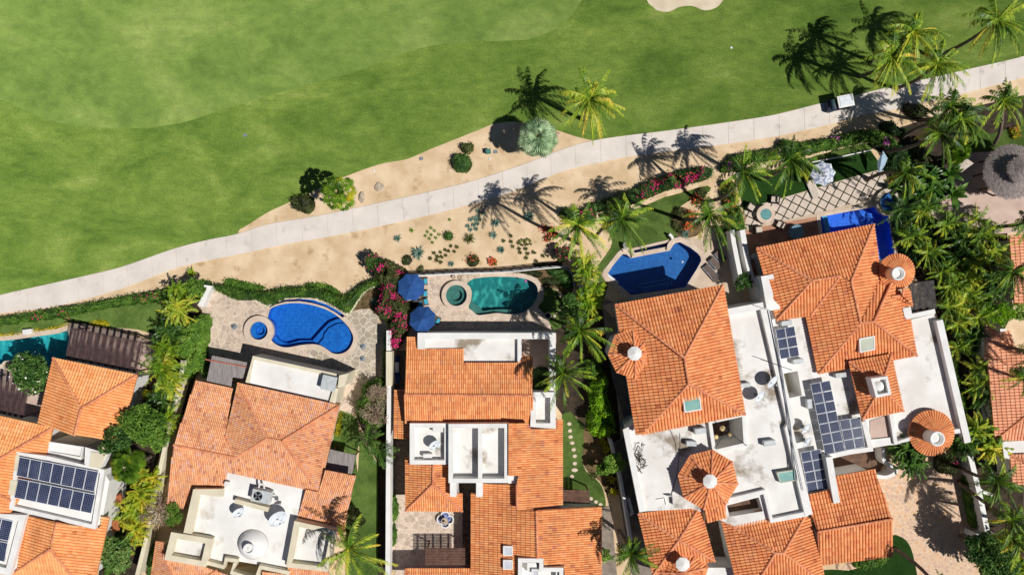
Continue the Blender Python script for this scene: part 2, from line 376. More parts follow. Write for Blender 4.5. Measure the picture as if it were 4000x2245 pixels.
TC2 = terracotta('tile_mixed', [(0.0,c(169,103,74)),(0.2,c(208,139,106)),(0.45,c(230,160,116)),(0.7,c(241,181,130)),(0.88,c(224,177,160)),(1.0,c(189,130,113))], 0.12)
TC3 = terracotta('tile_bright', [(0.0,c(173,98,62)),(0.2,c(220,137,89)),(0.5,c(234,154,98)),(0.8,c(243,177,118)),(1.0,c(206,134,106))], 0.12)
TC4 = terracotta('tile_red', [(0.0,c(169,92,57)),(0.2,c(218,134,89)),(0.5,c(232,149,96)),(0.85,c(241,170,115)),(1.0,c(204,124,94))], 0.1)
TC5 = terracotta('tile_pink', [(0.0,c(192,122,92)),(0.2,c(234,161,125)),(0.6,c(244,176,137)),(1.0,c(248,188,149))], 0.1)
RDG = terracotta('ridge_clay', [(0.0,c(202,124,91)),(0.5,c(222,145,106)),(1.0,c(234,162,118))], 0.12)
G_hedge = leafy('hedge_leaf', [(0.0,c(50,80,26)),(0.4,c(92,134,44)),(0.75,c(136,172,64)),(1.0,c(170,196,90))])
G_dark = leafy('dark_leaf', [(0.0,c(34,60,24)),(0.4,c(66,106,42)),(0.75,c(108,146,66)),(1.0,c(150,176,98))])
G_lime = leafy('lime_leaf', [(0.0,c(60,90,10)),(0.4,c(110,160,14)),(0.75,c(146,194,20)),(1.0,c(186,214,50))])
G_olive = leafy('olive_leaf', [(0.0,c(44,50,24)),(0.4,c(82,92,44)),(0.75,c(124,132,70)),(1.0,c(160,158,100))])
G_dry = leafy('dry_twig', [(0.0,c(96,78,62)),(0.4,c(150,128,104)),(0.75,c(190,168,142)),(1.0,c(214,196,170))])
G_yel = leafy('yellow_leaf', [(0.0,c(80,84,16)),(0.4,c(150,150,20)),(0.75,c(204,190,30)),(1.0,c(226,206,70))])
G_palm = leafy('palm_leaf', [(0.0,c(34,62,14)),(0.25,c(84,124,32)),(0.5,c(150,178,46)),(0.75,c(222,214,70)),(1.0,c(244,204,84))], 0.12, 0.45, 0.8)
G_young = leafy('young_palm_leaf', [(0.0,c(44,76,16)),(0.35,c(96,140,28)),(0.65,c(150,182,40)),(0.85,c(206,206,56)),(1.0,c(236,204,66))], 0.3, 0.45, 0.8)
G_silver = leafy('silver_palm_leaf', [(0.0,c(110,142,104)),(0.35,c(166,196,150)),(0.7,c(204,224,184)),(1.0,c(226,238,206))], 0.1, 0.6)
G_fan = leafy('fan_palm_leaf', [(0.0,c(50,84,22)),(0.4,c(106,148,40)),(0.75,c(152,186,60)),(1.0,c(226,196,40))], 0.25, 0.5)
G_agave = leafy('agave_leaf', [(0.0,c(60,90,80)),(0.4,c(96,130,116)),(0.75,c(140,168,150)),(1.0,c(176,196,176))], 0.1, 0.5)
G_aloe = leafy('aloe_leaf', [(0.0,c(70,96,40)),(0.4,c(112,140,60)),(0.75,c(156,176,88)),(1.0,c(190,200,120))], 0.1)
G_banana = leafy('banana_leaf', [(0.0,c(24,50,18)),(0.4,c(60,98,36)),(0.75,c(110,148,60)),(1.0,c(164,188,100))], 0.3, 0.35)
DEBUG = False
# ================================================================ builders
def ray_plane(uv, n, p0):
    g = W(uv[0], uv[1], 0.0); o = Vector((0,0,CAMH)); d = g-o
    return o+d*((p0-o).dot(n)/d.dot(n))
class Face:
    """one roof plane: the first two points are its eave at height z; the others are found on the plane"""
    def __init__(s, txt, z, pitch=18, flip=False, AB=None):
        if AB: s.A, B, pts = AB[0], AB[1], None
        else:
            uv = P(txt); s.A = W(*uv[0], z); B = W(*uv[1], z)
        s.e = (B-s.A).normalized(); s.n = Vector((-s.e.y, s.e.x, 0)); s.tan = math.tan(math.radians(pitch))
        if AB: cen = sum(AB[2], Vector())/len(AB[2])
        else: cen = W(sum(p[0] for p in uv)/len(uv), sum(p[1] for p in uv)/len(uv), z)
        if (cen-s.A).dot(s.n) < 0: s.n = -s.n
        if flip: s.n = -s.n
        s.N = (Vector((0,0,1))-s.n*s.tan).normalized(); s.up = (s.n+Vector((0,0,s.tan))).normalized()
        s.poly = AB[2] if AB else [ray_plane(p, s.N, s.A) for p in uv]
        s.p2 = [((p-s.A).dot(s.e), (p-s.A).dot(s.n)) for p in s.poly]
    def at(s, uv): return ray_plane(uv, s.N, s.A)
    def tiles(s, mb, w=0.28, L=0.42, jit=0.5):
        S = [p[0] for p in s.p2]; k = math.sqrt(1+s.tan**2); Lh = L/k; smin, smax = min(S), max(S)
        nseg = 4; i0 = int(math.floor(smin/w)); i1 = int(math.ceil(smax/w)); quads = []; tn = []
        cs = [(math.cos(math.pi*a/nseg), math.sin(math.pi*a/nseg)*0.85) for a in range(nseg+1)]
        e, N, A, n, tan = s.e, s.N, s.A, s.n, s.tan
        for i in range(i0, i1+1):
            sc = (i+0.5)*w
            if sc < smin or sc > smax: continue
            xs = []
            for a in range(len(s.p2)):
                p, q = s.p2[a-1], s.p2[a]
                if (p[0] <= sc) != (q[0] <= sc): xs.append(p[1]+(q[1]-p[1])*(sc-p[0])/(q[0]-p[0]))
            xs.sort()
            for a in range(0, len(xs)-1, 2):
                t0, t1 = xs[a], xs[a+1]
                if t1-t0 < 0.06: continue
                kk = math.floor(t0/Lh); t = t0
                while t < t1-0.04:
                    te = min(t1, (kk+1)*Lh)
                    if te-t < 0.04: kk += 1; t = te; continue
                    lo = A+e*sc+n*t+Vector((0,0,tan*t))+N*0.035; hi = A+e*(sc+random.uniform(-.006,.006))+n*(te+0.02)+Vector((0,0,tan*(te+0.02)))
                    r0, r1 = w*0.49, w*0.43
                    a0 = [lo+e*(x*r0)+N*(y*r0) for x, y in cs]; a1 = [hi+e*(x*r1)+N*(y*r1) for x, y in cs]
                    tv = min(1, max(0.0, random.gauss(0.5, 0.2*jit*2))); tv = 0.2+0.8*tv if random.random() > 0.008 else 0.1
                    for q in range(nseg):
                        quads += [a0[q], a0[q+1], a1[q+1], a1[q]]; tn.append(tv)
                    quads += [a0[0], a0[1], a0[2], lo-N*0.03, a0[2], a0[3], a0[4], lo-N*0.03]; tn += [tv*0.8, tv*0.8]
                    t = te; kk += 1
        if quads: mb.quads(np.array([tuple(v) for v in quads], dtype=np.float32), np.array(tn, dtype=np.float32))
        mb.slab([p.copy() for p in s.poly], 0.14, 0.12)  # base under the barrels tinted dark: valley shadow put into the colour
def ridge(mb, pts, r=0.13, L=0.42):
    for a, b in zip(pts[:-1], pts[1:]):
        d = b-a; Ln = d.length; m = max(1, int(Ln/L)); d.normalize(); x = Vector((d.y, -d.x, 0))
        if x.length < 1e-4: continue
        x.normalize(); y = x.cross(d); y = y if y.z > 0 else -y
        if b.z < a.z: a, b, d = b, a, -d
        for i in range(m):
            p = a+d*(Ln*i/m)+y*0.05; q = a+d*(Ln*(i+1)/m+0.03)+y*0.02; tv = min(1, max(0, random.gauss(0.5, 0.2)))
            A0 = [p+x*(math.cos(math.pi*k/5)*r)+y*(math.sin(math.pi*k/5)*r) for k in range(6)]; A1 = [q+x*(math.cos(math.pi*k/5)*r*0.88)+y*(math.sin(math.pi*k/5)*r*0.88) for k in range(6)]
            mb.add(A0+A1, [(k, k+1, 7+k, 6+k) for k in range(5)]+[(0,1,2,3,4,5)], tv)
def roof(h, faces, ridges, mat, w=0.28, L=0.42, name='roof', jit=0.5, rr=0.13, label=None):
    """faces: {'key': (txt, z, pitch)}; ridges: [(txt, 'key')] drawn on that face's plane"""
    mb = MB(); FS = {}
    for k, f in faces.items():
        FS[k] = Face(f[0], f[1], *(f[2:] if len(f) > 2 else ())); FS[k].tiles(mb, w, L, jit)
    o = part(mb, name, mat, h, label)
    if ridges:
        for txt, k in ridges:
            rb = MB(); fk = FS[k]; ridge(rb, [fk.at(p)+Vector((0,0,0.06)) for p in P(txt)], rr); part(rb, 'ridge_cap', RDG, o)
    if DEBUG:
        d = {}
        for k, f in faces.items():
            for p in P(f[0]): d.setdefault((round(p[0]), round(p[1])), []).append((k, round(FS[k].at(p).z, 2)))
        for p, l in d.items():
            if len(l) > 1 and max(x[1] for x in l)-min(x[1] for x in l) > .3: print('RIDGE', h['label'][:30], p, l)
    return o, FS
def cone_roof(h, ctxt, rpx, z, pitch, n, mat, w=0.27, name='turret_roof', ph=0.0, L=0.42):
    """n-sided pyramid of tiles, or a round cone when n == 0"""
    u, v = P(ctxt)[0]; C = W(u, v, z); R = rpx*PXM*(1-z/CAMH); tan = math.tan(math.radians(pitch)); mb = MB(); rb = MB(); apex = C+Vector((0,0,R*tan))
    if n:
        ring = circ(C, R, n, ph)
        for i in range(n):
            a, b = ring[i], ring[(i+1) % n]; f = Face(None, z, pitch, AB=(a, b, [a, b, apex])); f.tan = R*math.cos(math.pi/n); 
            tt = (apex.z-z)/(R*math.cos(math.pi/n)); f.tan = tt; f.N = (Vector((0,0,1))-f.n*tt).normalized(); f.tiles(mb, w, L)
            ridge(rb, [a+Vector((0,0,.08)), apex+Vector((0,0,.08))], 0.11)
    else:
        m = int(2*math.pi*R/w/0.98); courses = max(2, int(R/L)); q = []; tn = []
        for i in range(m):
            az = 2*math.pi*i/m; d = Vector((math.cos(az), math.sin(az), 0)); e = Vector((-d.y, d.x, 0)); N = (Vector((0,0,1))+d*tan).normalized()
            for k in range(courses):
                r0 = R*(1-k/courses)+0.0; r1 = R*(1-(k+1)/courses)-0.02
                if r1 < 0.15: continue
                w0 = math.pi*r0/m*0.96; w1 = math.pi*max(r1,0.1)/m*0.9; lo = C+d*r0+Vector((0,0,(R-r0)*tan))+N*0.035; hi = C+d*r1+Vector((0,0,(R-r1)*tan)); tv = 0.2+0.8*min(1,max(0,random.gauss(.5,.2)))
                a0 = [lo+e*math.cos(math.pi*g/4)*w0+N*math.sin(math.pi*g/4)*max(.05,w0*.85) for g in range(5)]; a1 = [hi+e*math.cos(math.pi*g/4)*w1+N*math.sin(math.pi*g/4)*max(.03,w1*.85) for g in range(5)]
                for g in range(4): q += [a0[g],a0[g+1],a1[g+1],a1[g]]; tn.append(tv)
                q += [a0[0],a0[1],a0[2],lo-N*.03,a0[2],a0[3],a0[4],lo-N*.03]; tn += [tv*.8]*2
        mb.quads(np.array([tuple(x) for x in q], dtype=np.float32), np.array(tn, dtype=np.float32)); ring = circ(C, R, 32)
        mb.add([tuple(p) for p in ring]+[tuple(apex)]+[(p.x,p.y,p.z-.14) for p in ring], [(i,(i+1)%32,32) for i in range(32)]+[(33+i,33+(i+1)%32,(i+1)%32,i) for i in range(32)]+[tuple(range(64,32,-1))], 0.1)  # cone base tinted dark too, painting the shadow between its barrels
    o = part(mb, name, mat, h)
    if n: part(rb, 'ridge_cap', RDG, o)
    return o, C, apex, R
def lantern_cap(h, ctxt, z, r=0.42, n=8):
    c0 = one(ctxt, z); mb = MB(); mb.lathe((c0.x, c0.y, z-0.95), [(r*.72,0),(r*.72,.62),(r,.64),(r,.72),(0.02,.95)], n, ph=math.pi/8)
    return part(mb, 'cupola', m_white, h)
def round_vent(h, ctxt, z, r, hh=0.9):
    """open topped white drum chimney with a small dome inside"""
    c0 = one(ctxt, z); mb = MB()
    mb.lathe((c0.x,c0.y,z-hh-.6), [(r*.86,0),(r*.86,hh+.35),(r,hh+.42),(r,hh+.6),(r*.74,hh+.6),(r*.72,hh+.2),(r*.5,hh+.3),(r*.25,hh+.36),(0.02,hh+.38)], 28)
    return part(mb, 'chimney', m_white, h, sm=True)
def body(h, txt, zt, inset=0.4, mat=None, name='wall'):
    mb = MB(); poly = ccw(PW(txt, zt)); poly = offset(poly, -inset) if inset else poly
    mb.prism(poly, 0.0, zt-0.16 if inset else zt); return part(mb, name, mat or m_white, h)
def flat(h, txt, z, mat=None, holes=(), z0=0.0, name='flat_roof', wall=None, zpx=None):
    """flat roof deck on walls; holes = light wells (world polygons)"""
    poly = ccw(PW(txt, zpx or z)); loops = [poly]+[list(q) for q in holes]; v, fs = cut(poly, [ccw(list(q)) for q in holes]); mb = MB()
    mb.add([(p.x,p.y,z) for p in v], fs); o = part(mb, name, mat or m_roofw, h)
    wb = MB()
    for l in loops:
        n = len(l); wb.add([(p.x,p.y,z0) for p in l]+[(p.x,p.y,z-0.003) for p in l], [(i,(i+1)%n,n+(i+1)%n,n+i) for i in range(n)])
    part(wb, 'wall', wall or m_white, h); return o
def parapet(h, txt, w, z0, z1, mat=None, closed=True, name='parapet'):
    mb = MB(); pts = PW(txt, z1)
    if closed: mb.ring(pts, w, z0, z1)
    else: mb.strip(pts, w, z0, z1)
    return part(mb, name, mat or m_white, h)
def block(h, txt, z0, z1, mat, name='box'):
    mb = MB(); mb.prism(PW(txt, z1), z0, z1); return part(mb, name, mat, h)
def skylight(h, txt, z, glass, frame=None, up=0.25, label=None):
    pts = PW(txt, z); mb = MB(); mb.ring(pts, 0.11, z-up-.3, z); o = part(mb, 'skylight', frame or m_white, h, label)
    g = MB(); g.prism(offset(pts, -0.105), z-0.12, z-0.03); part(g, 'pane', glass, o); return o
# ---- small roof-top things -------------------------------------------------
def m_cells_():
    m, nt, b, pos = base('solar_cells', 0.12, 0.25); uv = nt.nodes.new('ShaderNodeUVMap'); uv.uv_map = 'UVMap'
    sp = nt.nodes.new('ShaderNodeSeparateXYZ'); nt.links.new(uv.outputs[0], sp.inputs[0]); fs = []
    for k, cnt in ((0, 6), (1, 10)):
        mu = nt.nodes.new('ShaderNodeMath'); mu.operation = 'MULTIPLY'; mu.inputs[1].default_value = cnt; nt.links.new(sp.outputs[k], mu.inputs[0])
        fr = nt.nodes.new('ShaderNodeMath'); fr.operation = 'FRACT'; nt.links.new(mu.outputs[0], fr.inputs[0])
        pp = nt.nodes.new('ShaderNodeMath'); pp.operation = 'COMPARE'; pp.inputs[1].default_value = 0.5; pp.inputs[2].default_value = 0.41; nt.links.new(fr.outputs[0], pp.inputs[0]); fs.append(pp.outputs[0])
    mm = nt.nodes.new('ShaderNodeMath'); mm.operation = 'MULTIPLY'; nt.links.new(fs[0], mm.inputs[0]); nt.links.new(fs[1], mm.inputs[1])
    col = mixc(nt, mm.outputs[0], c(120,128,150), c(28,36,66)); nt.links.new(mixc(nt, 0.3, col, ramp(nt, noi(nt, pos, 0.8, 4), [(0.4,c(24,30,60)),(0.7,c(90,96,120))])), b.inputs['Base Color']); return m
m_cells = m_cells_(); m_frame = simple('white_frame', c(220,224,230), rough=0.4)
ORD = ['first','second','third','fourth','fifth','sixth','seventh','eighth','ninth','tenth','eleventh','twelfth','thirteenth','fourteenth','fifteenth','sixteenth','seventeenth','eighteenth','nineteenth','twentieth']
def solar(quad, nx, ny, z, tilt, lab, group, rows=None):
    """quad px TL TR BR BL -> nx by ny panels"""
    uv = P(quad)
    def at(a, b, dz=0):
        q = [uv[0][i]*(1-a)*(1-b)+uv[1][i]*a*(1-b)+uv[2][i]*a*b+uv[3][i]*(1-a)*b for i in (0,1)]; return W(q[0], q[1], z)+Vector((0,0,(1-b)*tilt+dz))
    for j in range(ny):
        for i in range(nx):
            g = 0.02; a0, a1 = (i+g)/nx, (i+1-g)/nx; b0, b1 = (j+g)/ny, (j+1-g)/ny
            cs = [at(a0,b1), at(a1,b1), at(a1,b0), at(a0,b0)]; cen = sum(cs, Vector())/4; org = Vector((cen.x, cen.y, z-0.1))
            rn = (rows[j] if rows else f'{ORD[j]} row down'); L = f'{lab}, {rn}, {ORD[i]} from left' if nx > 2 else f'{lab}, {rn}, {"left" if i == 0 else "right"}'
            t = thing('solar_panel', L, 'solar panel', org, group)
            mb = MB(); mb.slab([p+Vector((0,0,.03)) for p in cs], 0.05); part(mb, 'frame', m_frame, t)
            k = [cen+(p-cen)*0.94+Vector((0,0,.036)) for p in cs]; m2 = MB(); m2.add(k, [(0,1,2,3)]); o = part(m2, 'cell_sheet', m_cells, t)
            ul = o.data.uv_layers.new(name='UVMap')
            for q, w_ in enumerate(((0,0),(1,0),(1,1),(0,1))): ul.data[q].uv = w_
            lg = MB()
            for p in (cs[0], cs[1]): lg.box((cen.x+(p.x-cen.x)*.8, cen.y+(p.y-cen.y)*.8, z-.25), .05, .05, p.z-z+.26)
            part(lg, 'support', m_steel, t)
def dish(txt, z, r, label, az=None, group='satellite dishes', mat=None, tiltdeg=50):
    """parabolic dish; txt = centre of the reflector, z = height of the reflector above the ground"""
    c0 = one(txt, z); b = Vector((c0.x, c0.y, z-r*1.1)); t = thing('satellite_dish', label, 'satellite dish', b, group)
    A = Vector((math.cos(az), math.sin(az), 0)); T = math.radians(tiltdeg); n = (A*math.cos(T)+Vector((0,0,math.sin(T)))).normalized(); x = Vector((-A.y, A.x, 0)); y = n.cross(x)
    mb = MB(); vs = []; fs = []; R, S = 6, 24
    for side in (0, 1):
        for i in range(R+1):
            rr = r*i/R
            for k in range(S): vs.append(c0+(x*math.cos(2*math.pi*k/S)+y*math.sin(2*math.pi*k/S)*.92)*rr+n*(0.28*r*(i/R)**2-(0.02 if side else 0)))
    o = (R+1)*S
    for i in range(R):
        for k in range(S):
            j = (k+1) % S; fs += [(i*S+k,(i+1)*S+k,(i+1)*S+j,i*S+j), (o+i*S+j,o+(i+1)*S+j,o+(i+1)*S+k,o+i*S+k)]
    fs += [(R*S+k, o+R*S+k, o+R*S+(k+1)%S, R*S+(k+1)%S) for k in range(S)]
    mb.add(vs, fs); part(mb, 'reflector', mat or m_dish, t, sm=True)
    f = c0+n*r*0.95; p = MB(); p.tube([b, c0-n*.03], 0.035); p.box((b.x,b.y,b.z), .35, .35, .04); part(p, 'mast', m_steel, t)
    a = MB()
    for k in (0.25, 0.75, 0.5): a.tube([c0+(x*math.cos(2*math.pi*k+1.57)+y*math.sin(2*math.pi*k+1.57)*.92)*r+n*.28*r, f], 0.014, 5)
    a.box((f.x,f.y,f.z-.06), .12, .12, .12); part(a, 'feed_arm', m_steel, t); return t
def ac_unit(txt, z, sx, sy, sz, rz, label, fan=True, mat=None, group='roof top air units'):
    c0 = one(txt, z+sz); t = thing('air_unit', label, 'air conditioner', Vector((c0.x,c0.y,z)), group); mb = MB(); mb.box((c0.x,c0.y,z+.06), sx, sy, sz-.06, rz, bev=.03); mb.box((c0.x,c0.y,z), sx*.9, sy*.8, .06, rz); part(mb, 'casing', mat or m_ac, t)
    if fan:
        g = MB(); r = min(sx, sy)*.36; f = Vector((c0.x-math.cos(rz)*sx*.15, c0.y-math.sin(rz)*sx*.15, z+sz))
        g.lathe((f.x,f.y,f.z), [(r,0),(r,.02),(r*.1,.03)], 20); part(g, 'fan_grille', m_black, t)
        b = MB()
        for k in range(4):
            a = k*math.pi/2+.4; b.add([f+Vector((0,0,.04)), f+Vector((math.cos(a)*r*.9, math.sin(a)*r*.9, .035)), f+Vector((math.cos(a+.5)*r*.9, math.sin(a+.5)*r*.9, .05))], [(0,1,2)])
        part(b, 'fan_blades', m_steel, t)
    else:
        g = MB()
        for k in range(5):
            y = -sy/2-.004; zz = z+.15+k*(sz-.25)/5; ca, sa = math.cos(rz), math.sin(rz); g.box((c0.x-y*sa, c0.y+y*ca, zz), sx*.8, .012, .03, rz)
        part(g, 'louvre', m_steel, t)
    return t
# ---- foliage ----------------------------------------------------------------
def inside(poly, X, Y):
    r = np.zeros(len(X), bool); n = len(poly)
    for i in range(n):
        a, b = poly[i-1], poly[i]; cnd = (a.y > Y) != (b.y > Y)
        with np.errstate(divide='ignore', invalid='ignore'): xi = (b.x-a.x)*(Y-a.y)/(b.y-a.y)+a.x
        r ^= cnd & (X < xi)
    return r
def edist(poly, X, Y):
    d = np.full(len(X), 1e9)
    for i in range(len(poly)):
        a, b = poly[i-1], poly[i]; ex, ey = b.x-a.x, b.y-a.y; L2 = ex*ex+ey*ey+1e-9
        t = np.clip(((X-a.x)*ex+(Y-a.y)*ey)/L2, 0, 1); d = np.minimum(d, np.hypot(X-a.x-t*ex, Y-a.y-t*ey))
    return d
def leaves(mb, Pn, size, tint, up=0.7, asp=0.5):
    """one kite shaped leaf per point"""
    N = len(Pn)
    if not N: return
    nr = RNG.normal(size=(N,3)); nr[:,2] = np.abs(nr[:,2])+up; nr /= np.linalg.norm(nr, axis=1)[:,None]
    t = RNG.normal(size=(N,3)); t -= nr*(t*nr).sum(1)[:,None]; t /= np.linalg.norm(t, axis=1)[:,None]; b = np.cross(nr, t)
    s = (np.asarray(size)*RNG.uniform(.7, 1.3, N))[:,None]
    q = np.stack([Pn-t*s*.5, Pn-b*s*asp*.5+t*s*.05, Pn+t*s*.5-nr*s*.1, Pn+b*s*asp*.5+t*s*.05], 1); mb.quads(q, tint)
def nz(X, Y, s, o=0.0): return np.array([noise.noise(Vector((x*s+o, y*s-o, o))) for x, y in zip(X, Y)])
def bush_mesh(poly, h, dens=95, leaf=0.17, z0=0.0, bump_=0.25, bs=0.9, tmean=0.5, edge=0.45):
    mb = MB(); A = abs(area2(poly)); lo = (min(p.x for p in poly), min(p.y for p in poly)); hi = (max(p.x for p in poly), max(p.y for p in poly))
    BA = max(.05, (hi[0]-lo[0])*(hi[1]-lo[1])); N = int(A*dens); M = int(N*BA/max(A,.05)*1.05)+10
    X = RNG.uniform(lo[0], hi[0], M); Y = RNG.uniform(lo[1], hi[1], M); k = inside(poly, X, Y); X, Y = X[k], Y[k]
    off = random.uniform(0, 50)
    def H(X, Y):
        d = edist(poly, X, Y); f = np.sqrt(np.clip(d/edge, 0, 1)); return h*(0.45+0.55*f)*(1+bump_*1.6*nz(X, Y, bs, off)+bump_*.8*nz(X, Y, bs*2.7, off))
    Z = H(X, Y); dep = np.abs(RNG.normal(0, .10, len(X))); T = tmean+0.5*nz(X, Y, 1.7, off+9)-dep*1.5+RNG.normal(0, .12, len(X))  # deeper leaves get a darker tint, interior shade put into the colour
    leaves(mb, np.stack([X, Y, z0+Z-dep+.02], 1), leaf, T)
    # sides
    n = len(poly); per = []
    for i in range(n):
        a, b = poly[i-1], poly[i]; L = math.hypot(b.x-a.x, b.y-a.y); m = int(L*h*dens*0.35)
        if m: u = RNG.uniform(0,1,m); per.append(np.stack([a.x+(b.x-a.x)*u+RNG.normal(0,.09,m), a.y+(b.y-a.y)*u+RNG.normal(0,.09,m), z0+RNG.uniform(.05,.75,m)*h],1))
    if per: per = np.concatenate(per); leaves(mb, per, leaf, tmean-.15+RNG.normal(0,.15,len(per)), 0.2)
    # inner mass, its dark tint paints the shade among the leaves
    st = max(.12, min(.2, math.sqrt(A)/14)); gx = np.arange(lo[0]-st, hi[0]+2*st, st); gy = np.arange(lo[1]-st, hi[1]+2*st, st); GX, GY = np.meshgrid(gx, gy); fx, fy = GX.ravel(), GY.ravel()
    ins = inside(poly, fx, fy); Z = np.where(ins, H(fx, fy)-.16, 0.0)*1.0; Z = np.maximum(Z, 0); nx = len(gx); vs = np.stack([fx, fy, z0+Z-0.02], 1); fs = []
    IZ = ins.reshape(GX.shape)
    for j in range(len(gy)-1):
        for i in range(nx-1):
            if IZ[j,i] or IZ[j,i+1] or IZ[j+1,i] or IZ[j+1,i+1]: a = j*nx+i; fs.append((a, a+1, a+nx+1, a+nx))
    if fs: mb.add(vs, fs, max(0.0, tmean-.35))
    return mb
def flowers_on(poly, h, n, size=0.15, z0=0.0, spots=4, edge_only=False):
    """blossom clusters gathered in a few patches"""
    mb = MB(); lo = (min(p.x for p in poly), min(p.y for p in poly)); hi = (max(p.x for p in poly), max(p.y for p in poly)); pts = []
    tries = 0; cents = []
    while len(cents) < spots and tries < 4000:
        tries += 1; x, y = random.uniform(lo[0],hi[0]), random.uniform(lo[1],hi[1])
        if inside(poly, np.array([x]), np.array([y]))[0]: cents.append((x, y))
    for i in range(n):
        cx, cy = random.choice(cents); x, y = cx+random.gauss(0,.22), cy+random.gauss(0,.22); ok = inside(poly, np.array([x]), np.array([y]))[0]
        pts.append((x, y, z0+h*random.uniform(.75,1.12)+.05 if ok else z0+h*random.uniform(.3,.8)))
    leaves(mb, np.array(pts), size, 0.5, 1.0, 0.9); return mb
def bush(txt, h, label, mat=None, name='hedge', cat='hedge', group=None, z0=0.0, dens=95, leaf=0.17, fl=None, sm=2, tmean=0.5, zpx=None, bump_=0.25, poly=None):
    if poly is None:
        poly = PW(txt, (zpx if zpx is not None else z0+h*.8))
        if sm: poly = smooth(poly, sm)
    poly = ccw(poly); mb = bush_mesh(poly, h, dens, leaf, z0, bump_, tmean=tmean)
    cx = sum(p.x for p in poly)/len(poly); cy = sum(p.y for p in poly)/len(poly)
    if not fl: return solo(mb, name, mat or G_hedge, label, cat, group, org=Vector((cx,cy,z0)))
    t = thing(name, label, cat, Vector((cx,cy,z0)), group); part(mb, 'foliage', mat or G_hedge, t)
    fm = flowers_on(poly, h, fl[1], fl[2] if len(fl) > 2 else .16, z0, fl[3] if len(fl) > 3 else 6); part(fm, 'blossom', fl[0], t); return t
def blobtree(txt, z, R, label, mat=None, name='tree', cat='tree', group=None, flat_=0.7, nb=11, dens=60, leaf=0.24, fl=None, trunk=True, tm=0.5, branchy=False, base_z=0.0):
    """crown of leaf clumps on a branching trunk; txt = crown centre, z = crown middle height"""
    c0 = one(txt, z); b0 = Vector((c0.x, c0.y, base_z)); t = thing(name, label, cat, b0, group); mb = MB(); cl = [(c0, R*.62)]
    for k in range(nb):
        a = 2*math.pi*k/nb+random.uniform(-.3,.3); rr = R*random.uniform(.45,.78); cl.append((c0+Vector((math.cos(a)*rr, math.sin(a)*rr, random.uniform(-.3,.45)*R*flat_)), R*random.uniform(.26,.42)))
    for p, r in cl:
        n = int(4*math.pi*r*r*dens); d = RNG.normal(size=(n,3)); d /= np.linalg.norm(d, axis=1)[:,None]; rad = r*RNG.uniform(.72,1.08,n)*(1+.18*np.sin(d[:,0]*7+d[:,1]*5)); pts = np.array(p)+d*rad[:,None]*np.array([1,1,flat_])
        leaves(mb, pts, leaf, tm+RNG.normal(0,.12,n)+d[:,2]*.08+random.uniform(-.14,.14), .5)
    part(mb, 'crown', mat or G_dark, t)
    tb = MB()
    if trunk:
        top = c0-Vector((0,0,R*flat_*.35)); tb.tube([b0, b0.lerp(top,.5)+Vector((random.uniform(-.1,.1),random.uniform(-.1,.1),0)), top], [.13*R**.5+.03, .1*R**.5+.02, .07*R**.5+.02])
        for p, r in cl[1:]:
            s = b0.lerp(top, random.uniform(.5,.95)); tb.tube([s, s.lerp(p,.55)+Vector((0,0,.08)), p], [.05,.035,.015], 5)
            if branchy:
                for q in range(7):
                    d = Vector((random.gauss(0,1),random.gauss(0,1),abs(random.gauss(0,.8)))).normalized()*r*1.15; tb.tube([p-Vector((0,0,r*.4)), p+d*.5, p+d], [.03,.02,.01], 4)
        part(tb, 'trunk', m_bark if not branchy else m_twig, t)
    if fl:
        fb = MB(); n = fl[1]; d = RNG.normal(size=(n,3)); d[:,2] = np.abs(d[:,2]); d /= np.linalg.norm(d, axis=1)[:,None]
        leaves(fb, np.array(c0)+d*np.array([R*.95,R*.95,R*flat_*1.15]), fl[2] if len(fl) > 2 else .2, .5, 1.0, .9); part(fb, 'blossom', fl[0], t)
    return t
m_twig = simple('pale_twig', c(186,166,146), c(150,130,112), 6)
